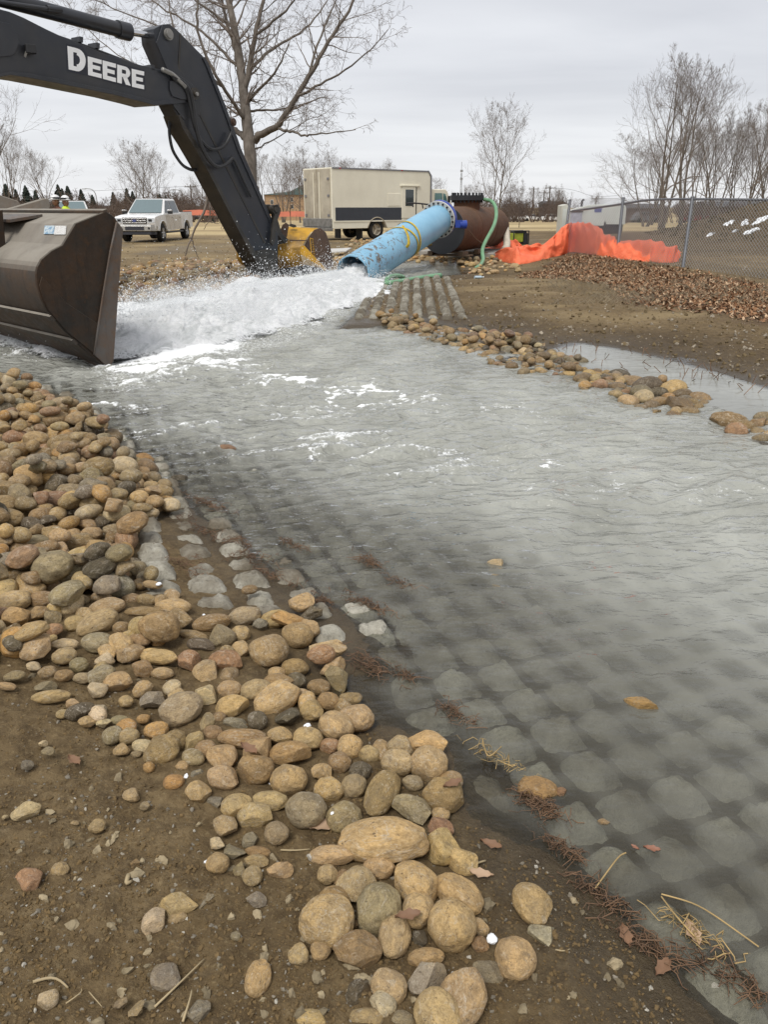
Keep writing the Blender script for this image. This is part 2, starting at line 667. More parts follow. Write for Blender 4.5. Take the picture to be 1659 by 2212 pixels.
# ------------------------------------------------------------------ materials of the setting
def m_ground():
    t = NT('soil')
    wet = t.attr('wet'); field = t.attr('field'); leafy = t.attr('leafy'); damp = t.attr('damp')
    n1 = t.noise(1.7, 8, .68); n2 = t.noise(17, 9, .74); n3 = t.noise(75, 5, .7)
    c = t.ramp(n1, (0.28, (.132, .090, .042)), (0.5, (.182, .126, .060)), (0.72, (.250, .180, .092)))
    c = t.mix(t.ramp(n2, (0.42, 0.0), (0.6, 0.8)), c, (.080, .051, .022))
    c = t.mix(t.ramp(n3, (0.55, 0.0), (0.68, 0.6)), c, (.31, .235, .125))
    pale = t.ramp(t.noise(2.6, 6, .7), (0.6, 0.0), (0.75, 0.5))
    c = t.mix(pale, c, (.285, .225, .140))
    fc = t.ramp(t.noise(.22, 8, .7), (0.34, (.36, .275, .145)), (0.5, (.46, .355, .185)), (0.66, (.54, .435, .245)))
    fc = t.mix(t.ramp(t.noise(.05, 4, .6, sc=(.25, 1.6, 1)), (0.42, 0.0), (0.62, .75)), fc, (.22, .155, .078))
    c = t.mix(field, c, fc)
    c = t.mix(t.math('MULTIPLY', damp, .97), c, t.mix(1.0, c, (.40, .36, .30), 'MULTIPLY'))
    c = t.mix(leafy, c, (.095, .058, .030))
    c = t.mix(t.math('MULTIPLY', wet, 0.72), c, (.050, .039, .024))
    rough = t.mix(wet, (.93,) * 3, (.30,) * 3)
    h = t.math('ADD', t.math('MULTIPLY', n2, .6), t.math('MULTIPLY', n3, .4))
    nm = t.bump(h, .035, .9)
    return t.set(c, rough, 0, nm, .35)


def stone_nodes(t, base, wet, k=1.0):
    """mottled, dusty river stone: base colour given, small print of grain, veins, pits and dried mud"""
    tcn = t.n('ShaderNodeTexCoord'); oi = t.n('ShaderNodeObjectInfo')
    ad = t.n('ShaderNodeVectorMath', operation='ADD')
    t.l(tcn.outputs['Object'], ad.inputs[0])
    sc = t.n('ShaderNodeVectorMath', operation='SCALE'); t.l(oi.outputs['Location'], sc.inputs[0]); sc.inputs[3].default_value = 23.7
    t.l(sc.outputs[0], ad.inputs[1])
    co = ad.outputs[0]

    def nz(scale, det, rough=.55, dist=0):
        x = t.n('ShaderNodeTexNoise'); x.inputs['Scale'].default_value = scale * k; x.inputs['Detail'].default_value = det
        x.inputs['Roughness'].default_value = rough; x.inputs['Distortion'].default_value = dist
        t.l(co, x.inputs['Vector']); return x.outputs[0]
    big = nz(.95, 4, .6, .8); mid = nz(3.2, 7, .68, .5); fine = nz(13, 5, .7)
    warm = t.mix(1.0, base, (1.05, .99, .86), 'MULTIPLY')
    dusk = t.mix(1.0, base, (.60, .57, .52), 'MULTIPLY')
    c = t.mix(t.ramp(big, (.40, 0.0), (.60, 1.0)), warm, t.mix(.55, base, dusk))
    c = t.mix(t.ramp(mid, (.47, 0.0), (.62, .8)), c, dusk)
    c = t.mix(t.ramp(nz(2.1, 7, .7, 1.0), (.55, 0.0), (.66, .7)), c, t.mix(.55, base, (.56, .51, .42)))
    c = t.mix(t.ramp(nz(5.5, 4, .6), (.63, 0.0), (.69, .75)), c, (.085, .062, .040))
    vein = t.ramp(t.math('ABSOLUTE', t.math('SUBTRACT', nz(1.5, 3, .5, 1.5), .5)), (.0, .55), (.016, 0.0))
    c = t.mix(t.math('MULTIPLY', vein, t.ramp(oi.outputs['Random'], (.55, 0.0), (.6, 1.0))), c, (.55, .49, .40))
    c = t.mix(t.ramp(fine, (.36, .55), (.55, 0.0)), c, t.mix(1.0, c, (.52, .48, .42), 'MULTIPLY'))
    c = t.mix(t.ramp(fine, (.58, 0.0), (.72, .40)), c, t.mix(.5, c, (.66, .60, .50)))
    # dried mud clinging to the foot and in patches
    c = t.mix(t.ramp(nz(1.3, 8, .72), (.56, 0.0), (.66, .6)), c, (.165, .125, .080))
    c = t.mix(t.math('MULTIPLY', wet, .7), c, t.mix(1.0, c, (.36, .34, .32), 'MULTIPLY'))
    rough = t.mix(wet, t.ramp(mid, (.3, .7), (.7, .9)), (.22,) * 3)
    h = t.math('ADD', t.math('MULTIPLY', mid, .8), t.math('MULTIPLY', fine, .35))
    nm = t.bump(h, .011, .85)
    return t.set(c, rough, 0, nm, .35)


def m_stone():
    t = NT('river_stone')
    oi = t.n('ShaderNodeObjectInfo')
    return stone_nodes(t, oi.outputs['Color'], t.math('SUBTRACT', 1.0, oi.outputs['Alpha']))


def m_stone_mass():
    t = NT('river_stone_mass')
    return stone_nodes(t, t.attr('tint', 'Color'), t.attr('wet'), 15.0)


def m_block(k=1.0, rg=.9):
    t = NT('mat_concrete')
    n1 = t.noise(9, 6, .65, 'World'); n2 = t.noise(60, 5, .7, 'World'); n3 = t.noise(3, 5, .6, 'World')
    c = t.ramp(n1, (.3, (.29 * k, .268 * k, .21 * k)), (.7, (.50 * k, .475 * k, .40 * k)))
    c = t.mix(t.ramp(n3, (.4, 0), (.58, .85)), c, (.125 * k, .10 * k, .066 * k))
    c = t.mix(t.ramp(n2, (.5, 0), (.7, .55)), c, (.11, .095, .075))
    return t.set(c, rg, 0, t.bump(n2, .012, 1.0), .3)


def m_water():
    """silty stream: the deeper it is the less of the bed shows through; foam where the flow is broken"""
    t = NT('silty_water')
    depth = t.attr('depth'); foam = t.attr('foam')
    tr = t.n('ShaderNodeBsdfTransparent'); tr.inputs[0].default_value = (.86, .87, .83, 1)
    df = t.n('ShaderNodeBsdfDiffuse')
    nz = t.noise(2.0, 5, .6, 'World', (1, .45, 1))
    milk = t.attr('milk')
    silt = t.mix(milk, t.ramp(nz, (.3, (.165, .161, .131)), (.7, (.220, .216, .182))), t.ramp(nz, (.3, (.27, .272, .238)), (.7, (.41, .414, .372))))
    t.l(silt, df.inputs[0])
    turb = t.math('SUBTRACT', t.math('MULTIPLY', t.attr('milk'), -15.0), 6.5)          # silt per metre
    k = t.math('MULTIPLY', t.math('MAXIMUM', depth, 0.0), turb)
    fac = t.math('SUBTRACT', 1.0, t.math('EXPONENT', k))
    fac = t.math('MULTIPLY_ADD', fac, 0.96)
    t.t.nodes[-1].inputs[2].default_value = 0.03
    # fine ripple
    r1 = t.noise(5.2, 3, .52, 'World', (1, 1.9, 1), .25)
    r2 = t.noise(19, 3, .6, 'World', (1, 1.6, 1))
    hh = t.math('ADD', t.math('MULTIPLY', r1, 1.0), t.math('MULTIPLY', r2, .22))
    calm = t.attr('calm')
    bp = t.n('ShaderNodeBump'); bp.inputs['Distance'].default_value = .075
    t.l(t.math('MULTIPLY', calm, 1.0), bp.inputs['Strength']); t.l(hh, bp.inputs['Height'])
    t.l(bp.outputs[0], df.inputs['Normal'])
    m1 = t.n('ShaderNodeMixShader'); t.l(fac, m1.inputs[0]); t.l(tr.outputs[0], m1.inputs[1]); t.l(df.outputs[0], m1.inputs[2])
    gl = t.n('ShaderNodeBsdfGlossy'); gl.inputs['Roughness'].default_value = .055; t.l(bp.outputs[0], gl.inputs['Normal'])
    fr = t.n('ShaderNodeFresnel'); fr.inputs[0].default_value = 1.33; t.l(bp.outputs[0], fr.inputs['Normal'])
    m2 = t.n('ShaderNodeMixShader'); t.l(fr.outputs[0], m2.inputs[0]); t.l(m1.outputs[0], m2.inputs[1]); t.l(gl.outputs[0], m2.inputs[2])
    # foam
    f1 = t.noise(30, 8, .75, 'World', (1, .8, 1), 1.0)
    fm = t.math('ADD', t.math('MULTIPLY', foam, 1.1), t.math('MULTIPLY', f1, 1.0))
    fm = t.ramp(fm, (.84, 0.0), (1.42, .92))
    fd = t.n('ShaderNodeBsdfDiffuse'); fd.inputs[0].default_value = (.86, .875, .875, 1)
    m3 = t.n('ShaderNodeMixShader'); t.l(fm, m3.inputs[0]); t.l(m2.outputs[0], m3.inputs[1]); t.l(fd.outputs[0], m3.inputs[2])
    t.l(m3.outputs[0], t.out.inputs[0])
    return t.m


def m_white():
    """aerated white water, ragged and thinning at its edges"""
    t = NT('white_water')
    al = t.attr('thick')
    n1 = t.noise(9, 7, .75, 'World'); n2 = t.noise(35, 5, .7, 'World')
    n0 = t.noise(3.2, 7, .7, 'World', (1.7, .6, 1.5), .8)
    c = t.mix(t.ramp(n0, (.36, .75), (.56, 0.0)), t.ramp(n1, (.3, (.86, .875, .88)), (.6, (.95, .953, .953))), (.56, .585, .575))
    t.set(c, .75, 0, t.bump(t.math('ADD', n1, t.math('MULTIPLY', n2, .5)), .09, .8), .25)
    b = t.b
    b.inputs['Subsurface Weight'].default_value = 0.0
    a = t.math('ADD', t.math('MULTIPLY', al, 1.9), t.math('MULTIPLY', t.math('ADD', n1, t.math('MULTIPLY', n2, .7)), 1.0))
    t.l(t.ramp(a, (.86, 0.0), (1.30, 1.0)), b.inputs['Alpha'])
    return t.m


M = {}
M['ground'] = m_ground(); M['stone'] = m_stone(); M['stone_mass'] = m_stone_mass()
M['block'] = m_block(); M['block_wet'] = m_block(.80, .75); M['water'] = m_water(); M['white'] = m_white()

# ------------------------------------------------------------------ ground: one sheet out to the horizon
bear = np.concatenate([np.linspace(-math.pi, R(-42), 26)[:-1], np.linspace(R(-42), R(-30), 40)[:-1], np.linspace(R(-30), R(30), 400)[:-1], np.linspace(R(30), R(42), 40)[:-1], np.linspace(R(42), math.pi, 26)])
dist = np.concatenate([[0.02, .3, .6], np.geomspace(0.85, 12, 330)[:-1], np.geomspace(12, 60, 190)[:-1], np.geomspace(60, 3000, 46)])
gx, gy = fan(dist, bear)
ghz = terrain(gx.ravel(), gy.ravel()).reshape(gx.shape)
mb = MB().grid(np.stack([gx, gy, ghz], -1))
ground = obj('ground', mb, M['ground'], smooth=180, kind='structure')
x_, y_ = gx.ravel(), gy.ravel()
sd_ = poly_sd(x_, y_, SHORE)
edge_n = .22 * fbm(x_ * 1.6, y_ * 1.6, 44, 4)
wet = sstep(-0.42, 0.02, sd_ + edge_n * .9) * sstep(40, 20, y_)
wet = np.maximum(wet, .55 * sstep(-1.5, .1, sd_ + edge_n * 2) * sstep(5, 8, y_) * sstep(24, 16, y_) * (x_ > 0))
wet = np.maximum(wet, .55 * sstep(-.2, .5, fbm(x_ * .5, y_ * .5, 71, 4)) * sstep(24, 30, y_) * sstep(48, 40, y_) * sstep(10, 4, x_))
damp = sstep(.02, .35, mound(x_, y_)) * (.8 + .35 * fbm(x_ * .9, y_ * .9, 61, 4)) * sstep(20, 27, y_)
slope_ = sstep(21, 25, y_) * sstep(47, 41, y_) * sstep(6.5, 9.5, x_)
damp = np.maximum(damp, .8 * slope_ * (.75 + .4 * fbm(x_ * .9, y_ * .9, 62, 4)))
damp = np.maximum(damp, .8 * sstep(-2.6, -.2, sd_ + 1.2 * fbm(x_ * .8, y_ * .8, 63, 4)) * sstep(6, 9, y_) * sstep(24, 18, y_) * (x_ > .5))
field = sstep(-3, 6, y_ - FIELD_Y0 + 5 * fbm(x_ * .09, y_ * .09, 5, 4) - .12 * np.abs(x_)) * sstep(.3, .05, mound(x_, y_))
field = np.maximum(field, .5 * sstep(20, 27, y_) * sstep(6, 0, x_) * (.6 + .6 * fbm(x_ * .5, y_ * .9, 58, 4)))
field = np.maximum(field, .45 * sstep(0.05, .55, fbm(x_ * .6, y_ * 1.1, 8, 5, .6)) * sstep(6, 10, y_) * sstep(-1.0, -2.0, sd_) * sstep(.25, .05, mound(x_, y_)))
set_attr(ground.data, 'wet', np.clip(wet, 0, 1)); set_attr(ground.data, 'damp', np.clip(damp, 0, 1)); set_attr(ground.data, 'field', np.clip(field * (1 - slope_), 0, 1))
LEAF = [tuple(G(a, b, .25)[:2]) for a, b in [(1130, 585), (1225, 548), (1330, 556), (1470, 578), (1700, 610), (1900, 640), (1900, 700), (1659, 678), (1520, 662), (1400, 640), (1300, 603), (1210, 590)]]
ld_ = poly_sd(x_, y_, LEAF)
set_attr(ground.data, 'leafy', sstep(-.4, .5, ld_ + .5 * fbm(x_ * 1.5, y_ * 1.5, 6, 3)))

# ------------------------------------------------------------------ height map of the near banks, raised by everything laid on it
HX0, HX1, HY0, HY1, HS = -6.5, 7.5, 0.8, 14.0, 0.0125
hx = np.arange(HX0, HX1, HS); hy = np.arange(HY0, HY1, HS)
HXX, HYY = np.meshgrid(hx, hy, indexing='ij')
HM = np.zeros(HXX.shape)
for i0 in range(0, HXX.shape[0], 160):
    HM[i0:i0 + 160] = terrain(HXX[i0:i0 + 160].ravel(), HYY[i0:i0 + 160].ravel(), False).reshape(HXX[i0:i0 + 160].shape)
HM0 = HM.copy()


def hm_at(x, y):
    i = np.clip(((np.asarray(x) - HX0) / HS).astype(int), 0, HM.shape[0] - 1)
    j = np.clip(((np.asarray(y) - HY0) / HS).astype(int), 0, HM.shape[1] - 1)
    return HM[i, j]


def settle(x, y, a, b, c, yaw, sink=.12, pct=45):
    """drop an ellipsoid (semi-axes a, b, c) on the height map; returns its centre height and raises the map"""
    r = max(a, b)
    i0 = int((x - r - HX0) / HS); i1 = int((x + r - HX0) / HS) + 2
    j0 = int((y - r - HY0) / HS); j1 = int((y + r - HY0) / HS) + 2
    if i0 < 0 or j0 < 0 or i1 >= HM.shape[0] or j1 >= HM.shape[1]:
        z = float(terrain(np.array([x]), np.array([y]), False)[0])
        return z + c * (1 - 2 * sink)
    X = HXX[i0:i1, j0:j1] - x; Y = HYY[i0:i1, j0:j1] - y
    u = (X * math.cos(yaw) + Y * math.sin(yaw)) / a; v = (-X * math.sin(yaw) + Y * math.cos(yaw)) / b
    q = u * u + v * v
    core = q < .5
    if not core.any():
        return float(hm_at(x, y)) + c * .8
    base = np.percentile(HM[i0:i1, j0:j1][core] + c * np.sqrt(1 - q[core]) * 0 , pct)
    zc = base + c * (1 - 2 * sink)
    top = zc + c * np.sqrt(np.clip(1 - q, 0, 1))
    S = HM[i0:i1, j0:j1]
    S[q < 1] = np.maximum(S[q < 1], top[q < 1])
    return float(zc)


# ------------------------------------------------------------------ concrete block mats (small pyramids cabled together)
def block_mesh(s, h, seed, wide=.5):
    n = 11
    u = np.linspace(-1, 1, n)
    U, V_ = np.meshgrid(u, u, indexing='ij')
    q = (np.abs(U) ** 5 + np.abs(V_) ** 5) ** (1 / 5)
    # softened frustum, flat top, worn corners
    k = np.clip((1 - q) / .6, 0, 1)
    Z = h * (1 - (1 - k) ** 1.7)
    ang = np.maximum(np.abs(U), np.abs(V_)) / np.maximum(q, 1e-6)
    sc = np.where(q > 0, np.maximum(np.abs(U), np.abs(V_)) * 0 + 1, 1)
    X = U * s * sc; Y = V_ * s * sc
    p = np.stack([X, Y, Z], -1).reshape(-1, 3)
    nzv = fbm3(p * 22 + seed * 7, seed, 3)
    nz2 = fbm3(p * 60 + seed * 3, seed + 5, 2)
    p[:, 2] += (nzv * .018 + nz2 * .011) * np.clip(k.ravel() * 3, 0.2, 1)
    p[:, 0] += nzv * .010; p[:, 1] += nz2 * .010
    P = p.reshape(n, n, 3)
    m = MB().grid(P)
    ring = [(i, 0) for i in range(n)] + [(n - 1, j) for j in range(1, n)] + [(i, n - 1) for i in range(n - 2, -1, -1)] + [(0, j) for j in range(n - 2, 0, -1)]
    a = np.array([P[i, j] for i, j in ring]); b = a.copy(); b[:, 2] = -.10; b[:, :2] *= 1.05
    L = len(ring); k_ = np.arange(L); k2 = (k_ + 1) % L
    m.add(np.vstack([a, b]), np.stack([k_, k_ + L, k2 + L, k2], 1))
    return m


def lay_mat(name, label, cat, pts, half, hgt, yaw, mat, limit, raise_map=True):
    root = thing(name, label, cat, (*pts[0][:2], pts[0][2]))
    protos = [block_mesh(half, hgt, s).mesh('block', 60) for s in range(8)]
    for p in protos:
        p.materials.append(mat)
    _, _, dep = project(np.array(pts))
    order = np.argsort(dep)
    rest = MB()
    for q, i in enumerate(order):
        x, y, z = pts[i]
        ya = yaw + rnd.choice([0, 1, 2, 3]) * math.pi / 2 + rnd.uniform(-.07, .07)
        tx, ty = rnd.uniform(-.05, .05), rnd.uniform(-.05, .05)
        if q < limit:
            o = bpy.data.objects.new('block', protos[rnd.randrange(8)])
            COL.objects.link(o); o.parent = root
            o.location = Vector((x, y, z)) - root.location
            o.rotation_euler = (tx, ty, ya)
            if z > -.05: o.location.z -= rnd.uniform(.004, .042); o.rotation_euler = (tx * 2.2, ty * 2.2, ya)
            o.scale = (rnd.uniform(.92, 1.06), rnd.uniform(.92, 1.06), rnd.uniform(.85, 1.15))
        else:
            m_ = block_mesh(half, hgt, q % 8)
            m_.xf(Matrix.Translation(Vector((x, y, z)) - root.location) @ Matrix.Rotation(ya, 4, 'Z'))
            rest.merge(m_)
        if raise_map:
            r = half * 1.05
            i0 = int((x - r * 1.4 - HX0) / HS); i1 = int((x + r * 1.4 - HX0) / HS) + 2
            j0 = int((y - r * 1.4 - HY0) / HS); j1 = int((y + r * 1.4 - HY0) / HS) + 2
            if i0 > 0 and j0 > 0 and i1 < HM.shape[0] and j1 < HM.shape[1]:
                X = HXX[i0:i1, j0:j1] - x; Y = HYY[i0:i1, j0:j1] - y
                U = (X * math.cos(yaw) + Y * math.sin(yaw)) / half; V_ = (-X * math.sin(yaw) + Y * math.cos(yaw)) / half
                qq = (np.abs(U) ** 5 + np.abs(V_) ** 5) ** (1 / 5)
                kk = np.clip((1 - qq) / .6, 0, 1)
                S = HM[i0:i1, j0:j1]
                np.maximum(S, np.where(qq < 1, z + hgt * (1 - (1 - kk) ** 1.7), -9), out=S)
    if rest.n:
        obj('block_rows', rest, mat, root, smooth=60, kind='stuff')
    return root


A_ = G(1240, 1761, -.03); B_ = G(1352, 1726, -.03); C_ = G(1158, 1665, -.03)
va = (B_ - A_)[:2]; vb = (A_ - C_)[:2]
print('mat pitch', np.hypot(*va), np.hypot(*vb), 'angle', math.degrees(math.atan2(va[1], va[0])), math.degrees(math.atan2(vb[1], vb[0])))
pitch = .5 * (np.hypot(*va) + np.hypot(*vb))
pitch = float(np.clip(pitch, .19, .24))
yaw0 = math.atan2(va[1], va[0])
va = np.array([math.cos(yaw0), math.sin(yaw0)]) * pitch
vb = np.array([math.sin(yaw0), -math.cos(yaw0)]) * pitch
pts = []
LEFT_CH = [tuple(G(a, b)[:2]) for a, b in SHORE_PX[3:]]
for i in range(-60, 60):
    for j in range(-60, 60):
        x, y = A_[:2] + va * (i + .0) + vb * j
        if not (-4.5 < x < 5 and 0.9 < y < 9.5): continue
        s_ = float(poly_sd(np.array([x]), np.array([y]), SHORE)[0])
        if not -.55 < s_ < 1.9: continue
        if s_ < 0 and float(line_d(np.array([x]), np.array([y]), LEFT_CH)[0]) > .55: continue
        if float(line_d(np.array([x]), np.array([y]), LEFT_CH)[0]) > 1.9: continue
        pu, pv, _ = project(np.array([x, y, 0]))
        if not (-150 < pu < 1850 and pv < 2400): continue
        if s_ < .05 and pv > 1380: continue
        pts.append((x, y, float(hm_at(x, y)) - .012))
pts = np.array(pts)
print('near blocks', len(pts))
lay_mat('concrete_block_mat', 'mat of rounded grey concrete blocks under the murky water along the left shore', 'erosion mat', pts, pitch * .43, .062, yaw0, M['block'], 300)

# the dry apron right of the pipe mouth
ap = []
colv = (np.array(APRON[2]) - np.array(APRON[1])); L_ = np.hypot(*colv); colv = colv / L_
rowv = np.array([-colv[1], colv[0]])
pa = .225
for i in range(0, 13):
    for j in range(0, int(L_ / pa) + 1):
        x, y = np.array(APRON[1]) + rowv * (pa * (i + .4)) + colv * (pa * (j + .3))
        z = float(terrain(np.array([x]), np.array([y]), False)[0])
        if poly_sd(np.array([x]), np.array([y]), APRON)[0] < -.3 and i > 8: continue
        ap.append((x, y, z - .01))
print('apron blocks', len(ap))
lay_mat('concrete_block_apron', 'dry grey concrete block apron in ribbed rows right of the pipe mouth', 'erosion mat', np.array(ap), pa * .395, .085, math.atan2(rowv[1], rowv[0]), M['block_wet'], 300, False)

# ------------------------------------------------------------------ river stones
def stone_shape(seed, sub=3):
    r_ = np.random.default_rng(seed * 13 + 5)
    V, F = ICO[sub]
    V = V.copy()
    kind = seed % 10
    ex = r_.uniform(.0, .25)
    if kind < 6:                                   # rounded
        p = np.abs(V) ** 1.0
        V = V * (1 + .13 * fbm3(V * 1.1 + seed, seed, 2)[:, None] + .055 * fbm3(V * 2.6 + seed, seed + 3, 2)[:, None])
        for _ in range(3):
            nrm = r_.normal(size=3); nrm /= np.linalg.norm(nrm)
            d = V @ nrm; lim = r_.uniform(.78, .92)
            V = V - nrm * (np.maximum(d - lim, 0) * .75)[:, None]
    elif kind < 8:                                 # blunt, faceted
        V = V * (1 + .16 * fbm3(V * 1.2 + seed, seed, 2)[:, None])
        for _ in range(7):
            nrm = r_.normal(size=3); nrm /= np.linalg.norm(nrm)
            d = V @ nrm; lim = r_.uniform(.6, .85)
            V = V - nrm * (np.maximum(d - lim, 0) * .93)[:, None]
    else:                                          # broken, sharp
        for _ in range(11):
            nrm = r_.normal(size=3); nrm /= np.linalg.norm(nrm)
            d = V @ nrm; lim = r_.uniform(.42, .75)
            V = V - nrm * (np.maximum(d - lim, 0) * 1.0)[:, None]
        V = V / np.abs(V).max(0)
        V = V * (1 + .05 * fbm3(V * 3 + seed, seed, 3)[:, None])
    V = V * (1 + .018 * fbm3(V * 7 + seed, seed + 9, 2)[:, None])
    V = V / np.abs(V).max(0)
    return V, F


ROUND = [s for s in range(40) if s % 10 < 6][:22]
BLUNT = [s for s in range(40) if 6 <= s % 10 < 8]
SHARP = [s for s in range(40) if s % 10 >= 8]
SMESH = {}


def stone_mesh(seed):
    if seed not in SMESH:
        V, F = stone_shape(seed, 4 if seed % 10 < 8 else 4)
        me = MB().add(V, F).mesh('cobble', 180)
        if seed % 10 >= 8:
            me.set_sharp_from_angle(angle=R(38))
        me.materials.append(M['stone'])
        SMESH[seed] = me
    return SMESH[seed]


TINT = {'T': (.46, .365, .235), 'L': (.58, .51, .39), 'B': (.33, .25, .155), 'G': (.335, .292, .212), 'O': (.47, .315, .155), 'D': (.13, .115, .092), 'R': (.345, .235, .165),
        'Y': (.52, .40, .225), 'A': (.26, .245, .212), 'C': (.42, .39, .33)}
TNAME = {'T': 'tan', 'L': 'pale cream', 'B': 'brown', 'G': 'greenish grey', 'O': 'ochre orange', 'D': 'dark charcoal', 'R': 'reddish brown', 'Y': 'golden yellow', 'A': 'slate grey', 'C': 'ash grey'}


def tint_of(k, j=.16):
    c = np.array(TINT[k]) * np.array([1.14, 1.05, .87]) * rnd.uniform(1 - j, 1 + j)
    c = c * np.array([rnd.uniform(.95, 1.05), 1, rnd.uniform(.92, 1.08)])
    return np.clip(c, 0, .8)


NSTONE = 0


def put_stone(x, y, a, b, c, yaw, seed, tint, wet=0.0, label=None, group=None, cat='stone', name='cobble', tilt=.25, sink=.14, pct=45, zmin=-9.0):
    """semi-axes a, b, c"""
    global NSTONE
    zc = max(settle(x, y, a, b, c, yaw, sink, pct), zmin - c)
    o = bpy.data.objects.new(name, stone_mesh(seed))
    COL.objects.link(o)
    o.location = (x, y, zc)
    o.scale = (a, b, c)
    o.rotation_euler = (rnd.uniform(-tilt, tilt), rnd.uniform(-tilt, tilt), yaw + (math.pi if rnd.random() < .5 else 0))
    o.color = (*tint, 1 - wet)
    tag(o, label, cat, group)
    NSTONE += 1
    return o


z1 = lambda x, y: (x * .3842, 781 + y * .3842)
z3 = lambda x, y: (x * .4803, 1275 + y * .4803)
z4 = lambda x, y: (x * .4803, 1713 + y * .4803)
z5 = lambda x, y: (637.5 + x * .3842, 1593.6 + y * .3842)
SC = {1: (z1, .3842), 3: (z3, .4803), 4: (z4, .4803), 5: (z5, .3842)}
